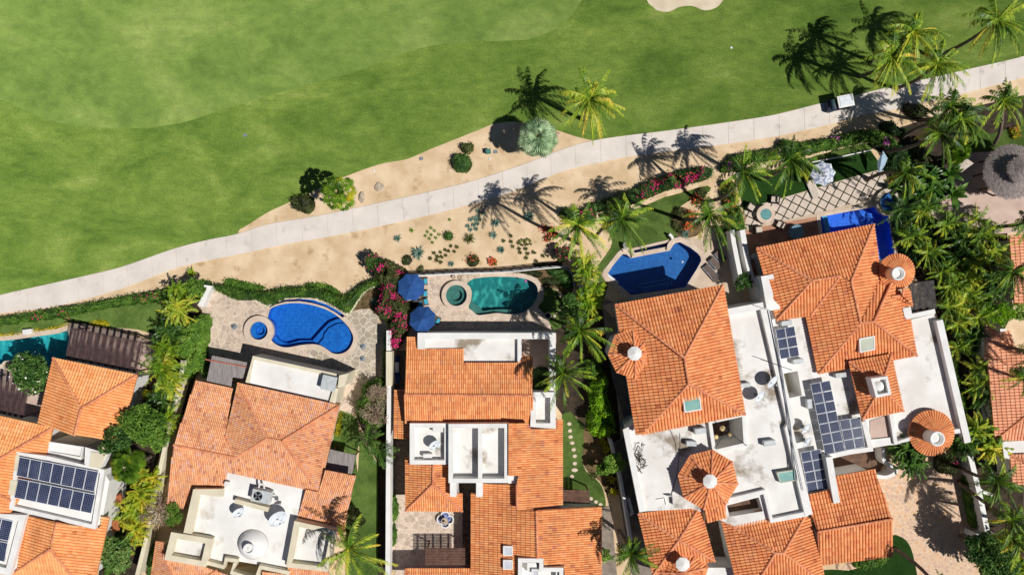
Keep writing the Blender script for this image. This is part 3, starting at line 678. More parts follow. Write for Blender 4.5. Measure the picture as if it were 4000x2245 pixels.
# ---- palms ------------------------------------------------------------------
def fronds(mb, base_, specs, wind=Vector((0,0,0)), nl=46, ll=0.60, lw=0.065, tipy=0.3, rr=0.026):
    """feather leaves. specs = [(azimuth, elevation, length, droop, tint)]"""
    for az, el0, L, droop, tint in specs:
        n = 13; p = base_.copy(); pts = [p.copy()]; dirs = []
        side0 = Vector((-math.sin(az), math.cos(az), 0)); curl = random.uniform(-.35,.35)
        for i in range(n):
            t = (i+.5)/n; el = el0-droop*t**1.3; a2 = az+curl*t; d = Vector((math.cos(el)*math.cos(a2), math.cos(el)*math.sin(a2), math.sin(el)))+wind*(t**1.3)*1.5; d.normalize(); p = p+d*(L/n); pts.append(p.copy()); dirs.append(d)
        dirs.append(dirs[-1]); q = []; tn = []
        hang = random.uniform(.25,1.1); ph = random.uniform(0,6.28); gl = random.uniform(.55,1.0)
        for i in range(n):
            a, b = pts[i], pts[i+1]; s = side0*rr*(1-i/n*.7); q += [a-s, a+s, b+s*.85, b-s*.85]; tn.append(min(1, tint+.2))
        for k in range(nl):
            t = .08+.92*(k+.5)/nl; f = t*n; i = min(n-1, int(f)); u = f-i; pp = pts[i].lerp(pts[i+1], u); d = dirs[i]
            sd = d.cross(Vector((0,0,1)))
            if sd.length < .1: sd = side0.copy()
            sd.normalize(); upv = sd.cross(d); env = (math.sin(math.pi*min(1,(.14+.80*t)))**.6)
            for sg in (-1, 1):
                if random.random() < .1: continue
                wob = .35*math.sin(k*.9+ph*sg)+random.uniform(-.15,.15); l = ll*env*random.uniform(.65,1.2)*(gl if sg*math.sin(ph) > 0 else 1)
                sdir = (sd*sg*(.85-.3*hang)+d*(.75+wob)+wind*1.7-upv*hang*.55-Vector((0,0,.25*hang))).normalized()
                tip = pp+sdir*l*.55; end = tip+(sdir*.8+Vector((0,0,-.9*hang))+wind*.9).normalized()*l*.5; wv = d*lw*.5
                q += [pp-wv*.5, pp+wv*.5, tip+wv*.9, tip-wv*.9]; q += [tip-wv*.9, tip+wv*.9, end+wv*.06, end-wv*.06]
                tt = tint+tipy*max(0, t-.6)+random.uniform(-.12,.12); tn += [tt, tt+.06]
        mb.quads(np.array([tuple(v) for v in q], dtype=np.float32), np.array(tn, dtype=np.float32))
def trunk_tube(b, top, r0=.19, r1=.12, bend=0.0, mat=None, parent=None):
    mb = MB(); pts = []; m = 10; sd = (top-b); per = Vector((-sd.y, sd.x, 0)); per = per.normalized() if per.length > .01 else Vector((1,0,0))
    lean = Vector((sd.x, sd.y, 0))
    for i in range(m+1):
        t = i/m; p = b.lerp(top, t)+per*bend*math.sin(math.pi*t)-lean*.12*math.sin(math.pi*t); pts.append(p)
    mb.tube(pts, [r0*(1.35 if i == 0 else 1)*(1-i/m)+r1*(i/m)+(.008 if i % 2 else 0) for i in range(m+1)], 9); return part(mb, 'trunk', mat or m_bark, parent, sm=True)
def coconut(ctxt, z, btxt, label, L=3.25, n=27, group='tall coconut palms', bend=0.3, wind=(.32,-.5), mat=None, nuts=True, yel=0.0, r0=.19):
    L *= .84; top = one(ctxt, z); b = one(btxt, 0.0) if btxt else Vector((top.x,top.y,0)); t = thing('palm_tree', label, 'palm tree', b, group)
    trunk_tube(b, top, r0, .12, bend, None, t); mb = MB(); sp = []; a0 = random.uniform(0, 6.28); wv = Vector((wind[0], wind[1], 0))*.62
    for k in range(n):
        u = (k+.5)/n; az = a0+k*2.39996+random.uniform(-.5,.5); el = math.radians(72-80*u+random.uniform(-12,12)); l = L*random.uniform(.85,1.25)*(.72 if u < .18 else 1)
        dw = math.cos(az-math.atan2(wind[1], wind[0])); l *= 1+.16*dw; tint = .0+.34*u**1.3+random.uniform(-.14,.2)+yel
        if u > .8 and random.random() < .5: tint += .3
        sp.append((az, el, l, random.uniform(1.1,2.3), tint))
    fronds(mb, top, sp, wv); part(mb, 'crown', mat or G_palm, t)
    if nuts:
        nb = MB()
        for k in range(7): a = k*.9; nb.lathe((top.x+.24*math.cos(a), top.y+.24*math.sin(a), top.z-.42), [(.02,0),(.1,.07),(.12,.15),(.08,.25),(.01,.28)], 8)
        part(nb, 'coconuts', m_nut, t)
    return t
m_nut = simple('coconut_husk', c(150,110,60), c(110,120,50), 5)
def fanleaf(mb, hub, d, R, tint, ns=18, span=5.0, fold=.05):
    """round pleated fan blade facing up along d"""
    d = d.normalized(); up = (Vector((0,0,1))-d*d.z); up = up.normalized() if up.length > .05 else Vector((1,0,0)); nrm = (up*.8+d*.35).normalized(); x = (d-nrm*d.dot(nrm)).normalized(); y = nrm.cross(x); q = []; tn = []
    for k in range(ns):
        a = -span/2+span*(k+.5)/ns; h = span/ns*.5; r = R*random.uniform(.9,1.05)*(1-.16*abs(a)/(span/2)); dr = Vector((0,0,-.18*R))
        def pt(an, rr, z): return hub+(x*math.cos(an)+y*math.sin(an))*rr+nrm*z+dr*(rr/R)**2
        q += [hub, pt(a-h, r*.62, -fold), pt(a, r, 0), pt(a, r*.62, fold)]; q += [hub, pt(a, r*.62, fold), pt(a, r, 0), pt(a+h, r*.62, -fold)]; t = tint+random.uniform(-.05,.05); tn += [t-.05, t+.05]
    mb.quads(np.array([tuple(v) for v in q], dtype=np.float32), np.array(tn, dtype=np.float32))
def fanpalm(ctxt, z, btxt, label, mat, n=34, pet=1.2, R=.75, name='fan_palm', ns=18, yel=0.0, group=None, trunk_r=.2):
    top = one(ctxt, z); b = one(btxt, 0) if btxt else Vector((top.x,top.y,0)); t = thing(name, label, 'palm tree', b, group); trunk_tube(b, top, trunk_r, trunk_r*.9, 0.0, None, t); mb = MB(); st = MB()
    for k in range(n):
        u = (k+.5)/n; az = k*2.39996+random.uniform(-.2,.2); el = math.radians(75-100*u+random.uniform(-6,6)); l = pet*random.uniform(.85,1.1)*(.3+.7*u**.5); d = Vector((math.cos(el)*math.cos(az), math.cos(el)*math.sin(az), math.sin(el))); hub = top+d*l
        fanleaf(mb, hub, d+Vector((0,0,-.35)), R*random.uniform(.85,1.1), .5-.15*(u < .2)+yel*(random.random() < .12)+random.uniform(-.28,.22), ns, 5.0, .09); st.tube([top, top.lerp(hub,.6)+Vector((0,0,.03)), hub], [.03,.02,.015], 4)
    part(mb, 'crown', mat, t); part(st, 'leaf_stalks', m_stalk, t); return t
m_stalk = simple('leaf_stalk', c(150,160,90), c(180,150,110), 4)
def clump(txt, z, label, n=14, L=1.7, mat=None, name='areca_palm', stems=3, spread=.4, yel=0.0, group='small feather palms', ll=.36, wind=(.15,-.25), nl=26, el=70, bz=0.0, lw=.055):
    """bushy multi stemmed feather palm"""
    c0 = one(txt, z); t = thing(name, label, 'palm', Vector((c0.x,c0.y,bz)), group); mb = MB(); sb = MB()
    for s in range(stems):
        a = 2*math.pi*s/stems+random.uniform(0,1); o = Vector((math.cos(a)*spread, math.sin(a)*spread, 0)) if stems > 1 else Vector(); top = c0+o+Vector((0,0,random.uniform(-.3,.2))); sb.tube([Vector((c0.x+o.x*.4, c0.y+o.y*.4, bz)), top], [.07,.05], 6); sp = []
        for k in range(n+3):
            u = (k+.5)/(n+3); sp.append((k*2.4+s+random.uniform(-.3,.3), math.radians(el-85*u), L*random.uniform(.75,1.1), random.uniform(.9,1.5), .35+.25*u+random.uniform(-.14,.14)+yel))
        fronds(mb, top, sp, Vector((wind[0],wind[1],0)), nl, ll, lw, .15, .02)
    part(mb, 'crown', mat or G_young, t); part(sb, 'trunk', m_bark, t); return t
def rosette(mb, c0, n, L, w, el0, el1, droop=.3, tint=.5, keel=.3, seg=3, jit=.1):
    for k in range(n):
        u = (k+.5)/n; az = k*2.39996+random.uniform(-jit,jit); el = math.radians(el0+(el1-el0)*u); l = L*random.uniform(.85,1.1)*(.75+.25*u); p = c0.copy(); s = Vector((-math.sin(az), math.cos(az), 0)); prev = None; q = []; tn = []
        for i in range(seg+1):
            t = i/seg; e = el-droop*t*t*1.5; wd = w*(1-t)**.7*(.75+.6*min(t*2.5,1))*.5+.004; up = Vector((-math.cos(az)*math.sin(e), -math.sin(az)*math.sin(e), math.cos(e)))
            cur = (p-s*wd+up*wd*keel, p.copy(), p+s*wd+up*wd*keel)
            if prev: q += [prev[0], prev[1], cur[1], cur[0], prev[1], prev[2], cur[2], cur[1]]; v = tint+random.uniform(-.1,.1); tn += [v-.06, v+.06]
            prev = cur; p = p+Vector((math.cos(e)*math.cos(az), math.cos(e)*math.sin(az), math.sin(e)))*(l/seg)
        mb.quads(np.array([tuple(v) for v in q], dtype=np.float32), np.array(tn, dtype=np.float32))
def plantlet(txt, kind, size, label, name, cat, group, z=0.0, mat=None):
    c0 = one(txt, z); mb = MB()
    if kind == 'agave': rosette(mb, c0, 26, size, size*.17, 75, 8, .15); m = mat or G_agave
    elif kind == 'aloe': rosette(mb, c0, 16, size, size*.2, 75, 15, .3); m = mat or G_aloe
    elif kind == 'tuft': rosette(mb, c0, 90, size, size*.05, 80, 10, .8, .5, .1, 3, .6); m = mat or G_olive
    elif kind == 'banana': rosette(mb, c0, 11, size, size*.3, 78, 25, .9, .5, .25, 6, .4); m = mat or G_banana
    return solo(mb, name, m, label, cat, group, org=c0)
# ================================================================ the ground
big = [Vector((-300,-300,0)), Vector((300,-300,0)), Vector((300,300,0)), Vector((-300,300,0))]
pool1 = smooth(PW('A-150,560 0,550 130,540 270,520 420,500 560,480 650,470 640,720 480,800 100,780 -150,760'), 3)
pool2 = smooth(PW('C855,495 900,470 1000,443 1130,437 1250,455 1380,495 1480,550 1540,600 1600,665 1640,740 1643,800 1610,870 1560,910 1500,925 1440,915 1390,880 1330,845 1260,832 1150,840 1060,858 990,862 930,845 885,815 863,785 880,750 887,700 880,650 855,612 830,590 838,540'), 2)
slot2 = PW('C845,478 900,440 1000,410 1130,402 1260,412 1390,455 1490,510 1575,570 1545,584 1480,534 1380,479 1250,440 1130,423 1000,429 900,456 862,480')
spa2 = circ(one('C748,703'), 0.90, 28)
pool3 = smooth(PW('V775,740 820,700 870,685 1000,672 1150,672 1270,680 1370,705 1430,745 1452,800 1445,870 1400,950 1320,1010 1230,1033 1140,1030 1060,1022 960,1035 880,1040 830,1000 790,965 812,900 822,830 805,775'), 3)
spa3 = circ(one('V683,852'), 1.03, 28)
pool4 = PW('G650,895 700,815 770,730 800,700 840,705 880,738 1060,702 1240,668 1262,630 1290,598 1340,588 1440,640 1510,695 1538,730 1543,770 1500,850 1430,960 1395,1020 1220,1045 880,1095 765,1000 660,915')
slot4 = PW('G882,675 1215,600 1228,650 1060,690 912,724')
pool5 = PW('J965,835 1230,783 1490,738 1545,800 1615,822 1640,960 1690,1300 1480,1300 1440,940 990,995')
spa5 = circ(one('J1625,695'), 0.88, 28)
holes = [pool1, pool2, slot2, spa2, pool3, spa3, pool4, slot4, pool5, spa5]
sheet('desert_ground', big, 0.0, m_sand, holes)
# golf course
path_up = P('S-120,775 0,742 150,708 300,673 430,628 520,604 600,588 R0,1145 450,1070 950,965 1430,860 1928,738 U340,990 600,898 860,795 1130,722 1400,680 1928,615 Q0,1095 430,990 800,905 1150,820 1600,720 1900,650 2250,572 2410,530 2700,455')
path_lo = P('S-120,808 0,788 150,768 310,725 450,672 600,640 R240,1320 480,1280 710,1237 990,1180 1225,1128 1480,1070 1755,1000 U110,1285 410,1185 680,1075 910,990 1430,880 X0,665 900,550 1290,495 1670,435 Q280,1240 560,1180 860,1095 1110,1050 1430,975 1960,850 2410,730 2700,660')
pu = [W(*p) for p in path_up]; pl = [W(*p) for p in path_lo]
sand_top = P('S600,588 602,578 620,568 R0,1030 200,940 400,850 560,760 730,695 900,630 1100,570 1300,535 1500,450 1650,390 1928,280 U180,570 330,545 480,555 700,600 830,640 950,680 1050,705 1130,722')
st = [W(*p) for p in sand_top]
i0 = 6; i1 = path_up.index(P('U1130,722')[0])
gl = [Vector((-300,pu[0].y-60,0))]+[pu[0]]+pu[1:i0]+smooth(st, 3, False)+pu[i1+1:]+[Vector((300,pu[-1].y+60,0)), Vector((300,300,0)), Vector((-300,300,0))]
bunker = smooth(PW('b620,-120 635,0 665,35 690,52 740,56 790,34 850,30 900,49 945,44 985,15 1010,-60 900,-140 720,-150'), 4)
sheet('rough_grass', gl, 0.02, m_rough, [bunker])
sheet('bunker', offset(bunker, 0.1), 0.008, m_bunker)
fair = smooth(PW('a-200,480 0,470 170,545 350,592 600,606 850,580 1100,500 1400,412 1700,330 1900,252 2100,206 2410,192 b100,182 230,120 330,0 420,-200 0,-600 -1500,-800 -2700,-400'), 3)
sheet('fairway_grass', fair, 0.026, m_fair)
# cart path: slabs with joints
jn = MB(); sb_ = MB()
def along(pts, s):
    for a, b in zip(pts[:-1], pts[1:]):
        L = (b-a).length
        if s <= L: return a.lerp(b, s/L)
        s -= L
    return pts[-1].copy()
def plen(pts): return sum((b-a).length for a, b in zip(pts[:-1], pts[1:]))
puS = smooth(pu, 4, False); plS = smooth(pl, 4, False); LU, LL = plen(puS), plen(plS); nsl = 44
for i in range(nsl):
    g = 0.010*LU/nsl/2.6
    a0 = i/nsl; a1 = (i+1)/nsl; up_ = [along(puS, LU*(a0+(a1-a0)*(k/3))) for k in range(4)]; lo_ = [along(plS, LL*(a0+(a1-a0)*(k/3))) for k in range(4)]
    d = (up_[-1]-up_[0]).normalized()*0.012; up_[0] += d; lo_[0] += d; up_[-1] -= d; lo_[-1] -= d
    sb_.prism(lo_+up_[::-1], 0.0, 0.07+random.uniform(-.004,.004), bottom=False)
solo(sb_, 'cart_path', m_conc, kind='structure'); jn.prism([p for p in plS]+[p for p in puS[::-1]], 0.0, 0.045, bottom=False); solo(jn, 'path_joint', m_joint, kind='structure')
# dark soil strips between the gardens
for nm, tx in (('planting_soil', 'A1620,30 1920,30 1900,300 1900,640 1840,900 1690,1446 B1500,300 1420,800 1330,1446 1280,1600 900,1600 1000,1000 1000,300 A1200,1446 1400,900 1460,600'),
               ('planting_soil', 'Y1560,300 1640,300 1640,1446 F262,0 262,1500 185,1500 185,400 0,0 Y1240,600'),
               ('planting_soil', 'E1640,60 1928,40 G600,1000 640,1180 H640,300 700,900 860,1446 I420,400 560,1446 -60,1446 -60,1150 Z1330,1010 1280,900 1060,560 1100,300 1090,100 H200,1300 0,1200 0,450 G60,1180 130,1000 330,1000 360,850 380,760 220,700 Z1000,-300'),
               ('planting_soil', 'Q1460,1130 1960,1000 2410,900 2600,1446 1250,1446 1100,1250'),
               ('planting_soil', 'V1560,1150 1800,1000 1830,700 G560,1180 620,1200 H640,500 740,1000 780,1446 I300,700 Z1330,1010 1060,560 1090,100 790,60 H130,1100 170,500 130,480'),
               ('planting_soil', 'J1700,150 N1240,560 1300,750 1130,880 1010,960 1130,1100 O880,100 1290,160 1290,600 1350,1000 K1446,400 1500,900 1530,1350 T1150,200 1250,330 1330,560 1446,600 1446,1500 1020,1500 1110,1060 980,560 880,130 K1200,1200 1000,400 900,0 O600,960 400,640 250,500 200,100 J1700,760 1600,560')):
    _k = globals().get('_k', 0)+1; sheet(nm, PW(tx), 0.005+0.0022*_k, m_soil)
# ================================================================ pools
def pool(label, outer, depth, basin, wat, cope_w=0.4, cope_poly=None, name='swimming_pool', cope=True, extras=None, copemat=None, wz=-0.10, top=0.085, floor=None):
    outer = ccw(outer); cx = sum(p.x for p in outer)/len(outer); cy = sum(p.y for p in outer)/len(outer)
    t = thing(name, label, 'pool' if 'spa' not in name else 'spa', Vector((cx,cy,0))); n = len(outer); mb = MB()
    mb.add([(p.x,p.y,-depth) for p in outer]+[(p.x,p.y,top-.02 if cope else 0.02) for p in outer], [(i,(i+1)%n,n+(i+1)%n,n+i) for i in range(n)]+[tuple(range(n))]); part(mb, 'basin', basin, t)
    for ob in (extras or []): part(ob[0], ob[1], ob[2], t)
    wm = MB(); wm.add([(p.x,p.y,wz) for p in outer], [tuple(range(n))]); part(wm, 'water', wat, t)
    if cope:
        cm = MB(); inn = offset(outer, -.05); o2 = cope_poly or offset(outer, cope_w); loops = [[Vector((p.x,p.y,0)) for p in ccw(o2)], [Vector((p.x,p.y,0)) for p in inn]]
        if cope_poly is None: cm.ring(ccw(o2), 0, .0, top, inner=inn)
        part(cm, 'coping', copemat or m_cope, t)
    return t
def steps(txt, z0, z1, nm='step', mat=None, w=None, sm=False, closed=True):
    mb = MB(); pts = PW(txt); pts = smooth(pts, 4) if sm else pts
    mb.prism(pts, z0, z1, bottom=False); return (mb, nm, mat)
# house 1 pool (teal, left edge)
pool('teal pool with a pale curved rim beside the dark pergola at the left edge', pool1, 1.3, basinG, watT, .45)
# house 2 pool
s2 = []
a = MB(); a.prism(PW('C1512,590 1470,595 1400,625 1345,680 1322,705 1240,797 1250,832 1330,843 1390,878 1440,913 1500,923 1560,908 1608,868 1640,798 1637,740 1598,668 1560,628'), -1.3, -.72, bottom=False); s2.append((a, 'step', basinB))
a = MB(); a.prism(PW('C1545,632 1480,638 1400,680 1358,735 1350,775 1300,833 1330,842 1390,877 1440,911 1500,921 1560,906 1606,866 1638,798 1635,740 1596,670'), -.72, -.42, bottom=False); s2.append((a, 'step', basinB))
a = MB(); a.prism(PW('C868,788 884,752 900,765 920,790 960,815 1010,828 1120,798 1240,797 1252,830 1150,838 1060,856 990,860 930,843 887,813'), -1.3, -.7, bottom=False); s2.append((a, 'ledge', basinB))
pool('deep blue kidney shaped pool with curved steps on the flagstone terrace', pool2, 1.35, basinB, watB, .08, extras=s2)
mb = MB(); mb.strip(smooth(PW('C1545,575 1590,625 1632,675 1663,735 1665,800 1632,880 1572,930 1500,947 1430,935 1378,898 1322,866 1262,854 1155,862 1062,880 988,884 920,866 870,832 848,800'), 3, False), .36, 0, .07); solo(mb, 'pool_coping', m_cope, 'smooth beige coping band curving round the kidney shaped pool', 'coping')
t = thing('overflow_channel', 'narrow curved blue overflow channel behind the kidney shaped pool', 'pool', Vector((slot2[0].x, slot2[0].y, 0)))
mb = MB(); q = ccw(slot2); n = len(q); mb.add([(p.x,p.y,-.75) for p in q]+[(p.x,p.y,.05) for p in q], [(i,(i+1)%n,n+(i+1)%n,n+i) for i in range(n)]+[tuple(range(n))]); part(mb, 'basin', basinB, t)
wm = MB(); wm.add([(p.x,p.y,-.5) for p in q], [tuple(range(n))]); part(wm, 'water', watB, t)
mb = MB(); mb.strip(smooth(PW('C822,470 870,432 930,405 1000,392 1130,384 1280,396 1400,438 1500,490 1585,555', .3), 3, False), .28, 0, .22); part(mb, 'coping', m_cream, t)
def spa(label, ctxt, ring_r, r, z, basin, mat, floor_r, wat, depth=.9):
    c0 = one(ctxt, z); t = thing('spa_pool', label, 'spa', Vector((c0.x,c0.y,0))); mb = MB(); mb.ring(circ(c0, ring_r, 40), ring_r-r, 0, z); part(mb, 'rim', mat, t)
    b = MB(); q = circ(c0, r+.02, 36); n = len(q); b.add([(p.x,p.y,z-depth) for p in q]+[(p.x,p.y,z-.03) for p in q], [(i,(i+1)%n,n+(i+1)%n,n+i) for i in range(n)]+[tuple(range(n))]); part(b, 'basin', basin, t)
    s = MB(); s.ring(circ(c0, r, 36), r-floor_r, z-depth, z-.48); part(s, 'seat', basin, t)
    w_ = MB(); w_.add([(p.x,p.y,z-.1) for p in circ(c0, r, 36)], [tuple(range(36))]); part(w_, 'water', wat, t); return t
spa('round raised spa with blue water and beige rim beside the kidney shaped pool', 'C747,702', 1.46, .88, .42, basinB, m_cope, .44, watB)
spa('round raised spa with green water and pale rim beside the teal pool', 'V681,852', 1.44, 1.02, .45, basinS, m_cope, .56, watT)
spa('round raised spa with blue water at the corner of the L shaped pool', 'J1625,697', 1.33, .88, .45, basinB, m_flagC, .47, watB)
# house 3 pool
s3 = []
a = MB(); a.prism(smooth(PW('V812,820 826,865 824,900 850,935 900,965 930,1000 1000,990 1100,985 1180,985 1240,990 1200,1030 1140,1029 1060,1020 960,1033 882,1038 832,998 792,963 806,930 812,900'), 2), -1.3, -.5, bottom=False); s3.append((a, 'ledge', basinS))
pool('teal freeform pool with sunlit ripples behind the blue umbrellas', pool3, 1.35, basinT, watT, .42, extras=s3)
# house 4 pool
s4 = []
def inset_step(txt, z): m = MB(); m.prism(PW(txt), -1.35, z, bottom=False); return (m, 'step', basinN)
s4.append(inset_step('G955,990 1268,930 1285,1005 1284,1030 960,1075', -1.0)); s4.append(inset_step('G990,1020 1238,978 1245,1035 985,1070', -.7))
def line_mesh(txts, w, z):
    m = MB()
    for tx, zz in txts:
        p = PW(tx); m.strip(p, w, zz-.02, zz+.012)
    return m
s4.append((line_mesh([('G655,897 758,975', -.02)], .22, 0), 'ledge', m_dish))
s4.append((line_mesh([('G760,977 878,1056 1225,1010', -1.33), ('G960,1025 957,990 1268,931 1284,1005', -.99), ('G990,1021 1238,979 1242,1015', -.69)], .07, 0), 'step_trim', m_blueT))
pool('dark blue angular pool with pale outlined steps and an overflow slot', pool4, 1.4, basinN, watB, .38, extras=s4)
t = thing('overflow_slot', 'straight sunken water slot between two curved walls behind the angular pool', 'pool', Vector((slot4[0].x, slot4[0].y, 0)))
mb = MB(); q = ccw(slot4); n = len(q); mb.add([(p.x,p.y,-.9) for p in q]+[(p.x,p.y,.06) for p in q], [(i,(i+1)%n,n+(i+1)%n,n+i) for i in range(n)]+[tuple(range(n))]); part(mb, 'basin', basinN, t)
wm = MB(); wm.add([(p.x,p.y,-.55) for p in q], [tuple(range(n))]); part(wm, 'water', watB, t)
mb = MB(); mb.strip(PW('G868,664 1240,578', .1), .2, 0, .12); part(mb, 'coping', m_cope, t)
for tx, lb in (('G800,665 840,652 875,665 900,700 905,738', 'curved beige wall end at the left of the overflow slot'), ('G1232,668 1240,620 1262,590 1300,568 1350,556', 'curved beige wall end at the right of the overflow slot')):
    mb = MB(); mb.strip(smooth(PW(tx, .3), 4, False), .34, 0, .3); solo(mb, 'curved_wall', m_cope, lb, 'wall')
for tx, lb in (('G822,598 822,625 830,652', 'short curved white wall stub left of the overflow slot'), ('G1242,516 1262,535 1275,560', 'short curved white wall stub right of the overflow slot')):
    mb = MB(); mb.strip(smooth(PW(tx, .7), 4, False), .24, 0, .7); solo(mb, 'curved_wall', m_white, lb, 'wall')
# house 5 pool
s5 = [(lambda m: (m.prism(PW('J966,838 1045,823 1080,975 994,990'), -1.3, -.45, bottom=False), m)[1])(MB()), (lambda m: (m.prism(PW('J1000,832 1046,823 1081,975 1030,985'), -.45, -.2, bottom=False), m)[1])(MB())]
pool('bright blue L shaped pool wrapping the tiled roof corner', pool5, 1.35, basinR, watB, .3, extras=[(s5[0], 'step', basinR), (s5[1], 'step', m_blueT)])
# ================================================================ terraces and garden lawns
sheet('flagstone_terrace', PW('C200,890 215,860 265,560 170,460 230,390 290,333 370,335 440,370 520,405 680,405 760,440 822,475 C850,455 1000,380 1130,375 1280,390 1400,430 1500,480 1590,545 1610,530 1700,500 1790,495 1870,560 1885,800 1860,1150 1720,1446 Y1180,690 1060,640 C1460,1600 200,1300'), 0.045, m_flagA, [pool2, slot2, spa2])
sheet('flagstone_terrace', PW('C1560,600 1610,530 1700,500 1790,495 1870,560 1885,800 1860,1150 1590,1110 1240,1050 1200,900 1260,850 1400,900 1500,940 1600,900 1670,800 1640,690'), 0.052, m_flagC, [offset(pool2, .05)])
sheet('pool_terrace', PW('V180,650 330,655 1120,630 1300,640 1440,690 1510,790 1500,900 1450,960 1540,1060 1585,1200 1620,1215 1620,1300 170,1300'), 0.045, m_flagA, [pool3, spa3])
sheet('pool_terrace', PW('G605,890 620,855 750,690 790,655 880,660 1240,575 1350,545 1500,560 1690,590 1830,520 1930,1000 1940,1260 1780,1300 700,1300 610,1190 840,1110 640,965'), 0.045, m_deck, [pool4, slot4])
sheet('lattice_terrace', PW('J255,780 450,705 850,590 1300,455 1560,385 1640,560 1660,700 1490,740 960,835 640,885 270,965'), 0.045, m_deck, [pool5, spa5])
def lattice_():
    m, nt, b, pos = base('lattice_slabs', 0.85, 0.2); ang = math.radians(17)
    outs = []
    for rot in (ang+math.radians(45.5), ang-math.radians(45.5)):
        mp = nt.nodes.new('ShaderNodeMapping'); mp.inputs['Rotation'].default_value = (0,0,-rot); mp.inputs['Scale'].default_value = (1/.80,)*3; nt.links.new(pos, mp.inputs[0])
        sp = nt.nodes.new('ShaderNodeSeparateXYZ'); nt.links.new(mp.outputs[0], sp.inputs[0]); fr = nt.nodes.new('ShaderNodeMath'); fr.operation = 'FRACT'; nt.links.new(sp.outputs[0], fr.inputs[0])
        cp = nt.nodes.new('ShaderNodeMath'); cp.operation = 'COMPARE'; cp.inputs[1].default_value = .5; cp.inputs[2].default_value = .435; nt.links.new(fr.outputs[0], cp.inputs[0]); outs.append(cp.outputs[0])
    mm = nt.nodes.new('ShaderNodeMath'); mm.operation = 'MULTIPLY'; nt.links.new(outs[0], mm.inputs[0]); nt.links.new(outs[1], mm.inputs[1])
    st_ = ramp(nt, noi(nt, pos, 1.4, 5, .7), [(.35,c(216,200,184)),(.65,c(196,180,166))]); nt.links.new(mixc(nt, mm.outputs[0], c(40,40,24), st_), b.inputs['Base Color']); return m
sheet('lattice_paving', PW('J262,782 450,712 850,597 1300,462 1555,395 1590,560 1500,640 1380,690 1200,730 960,800 640,868 275,935'), 0.053, lattice_())
sheet('clay_terrace', PW('J275,965 640,885 965,835 1000,990 1480,1300 400,1500 330,1420 235,960'), 0.047, m_clay, [pool5])
sheet('garden_lawn', smooth(PW('A-150,410 0,402 300,372 600,330 900,262 1200,215 1500,182 1610,210 1600,350 1500,490 1300,450 1020,425 800,395 650,385 500,432 300,462 0,495 -150,510'), 2), 0.03, m_lawn)
sheet('garden_lawn', smooth(PW('G570,335 700,310 880,270 1100,195 1330,135 1600,60 1615,120 1480,170 1300,290 1262,330 1290,440 1320,530 1240,578 870,655 750,690 610,870 600,900 640,965 660,1010 600,1180 560,1200 590,1000 535,880 600,770 690,640 690,540'), 2), 0.03, m_lawn, [pool4, slot4])
sheet('artificial_lawn', PW('J160,470 480,400 700,370 900,330 1450,215 1570,390 1300,455 860,597 450,710 250,780 225,650'), 0.034, m_turf)
sheet('grass_strip', PW('J820,300 1000,235 1250,165 1490,130 1460,205 900,325'), 0.03, m_lawn)
sheet('garden_lawn', smooth(PW('Z790,60 1000,130 1080,200 1075,300 1050,560 1060,700 1120,800 1220,870 1290,960 1330,1100 1335,1200 1290,1240 1150,1230 790,1240'), 2), 0.03, m_lawn)
sheet('bed_soil', smooth(PW('Z1080,200 1300,260 1380,1010 1320,1010 1270,900 1120,780 1055,650 1060,400'), 2), 0.036, m_dry)
sheet('garden_lawn', smooth(PW('V1480,860 1490,800 1560,785 1640,810 1640,860 1700,900 1750,1000 1720,1100 1600,1180 1540,1060 1450,960'), 2), 0.03, m_lawn)
sheet('bed_soil', PW('V1130,640 1530,600 1690,595 1750,640 1785,780 1740,900 1640,800 1480,760 1440,680 1300,640'), 0.02, m_dry)
sheet('garden_lawn', PW('Y1060,680 1200,700 1280,850 1300,1100 1280,1446 F-60,60 80,250 185,400 185,1500 -120,1500 -120,700 D1900,520 1850,700'), 0.03, m_lawn)
sheet('garden_lawn', PW('Y1060,650 1180,690 1280,760 1300,1050 1280,1110 1230,1446 1100,1446 900,1000'), 0.033, m_lawn)
sheet('garden_lawn', smooth(PW('T190,1070 300,1090 360,1150 400,1250 440,1446 450,1600 -500,1600 -500,1400 -200,1400 0,1330 190,1250'), 2), 0.036, m_turf)
sheet('driveway', PW('T-60,480 80,520 260,440 420,330 700,300 830,300 900,560 1000,1060 1000,1600 400,1600 -400,1560 100,900'), 0.025, m_flagB)
sheet('side_path', PW('H600,150 740,200 940,1446 I520,830 620,1500 420,1500 300,800 210,200 H860,1446 700,900 640,500'), 0.03, m_paver)
sheet('side_path', PW('Z1285,1215 1400,1200 1430,1500 1480,2100 1100,2100 1100,1500 1285,1450'), 0.04, m_paver)
sheet('courtyard_paving', PW('F345,683 1065,683 1065,1190 1065,1500 345,1500'), 0.04, m_flagA)
sheet('gravel_yard', PW('E310,890 480,890 F480,700 308,690 308,-660'), 0.03, m_gravel)
sheet('gravel_yard', PW('F860,560 1170,560 1080,700 1065,1380 980,1380 980,850 858,700'), 0.05, m_gravel)
sheet('pink_patio', PW('N1220,640 1600,610 2200,620 2300,1446 2200,1600 1600,1650 1100,1550 700,1420 1000,1100 1130,870'), 0.03, m_patio)
sheet('garden_lawn', PW('N1000,300 1350,300 1500,400 1928,280 2200,280 2200,620 1600,610 1220,640'), 0.025, m_lawn)
sheet('pool_terrace', PW('A-150,440 0,490 640,380 700,390 1000,440 1420,560 1480,700 1320,860 1300,950 -150,950'), 0.028, m_patio, [pool1])
sheet('side_terrace', PW('A250,960 460,960 460,1400 200,1400 -150,1400 -150,930'), 0.034, m_patio)
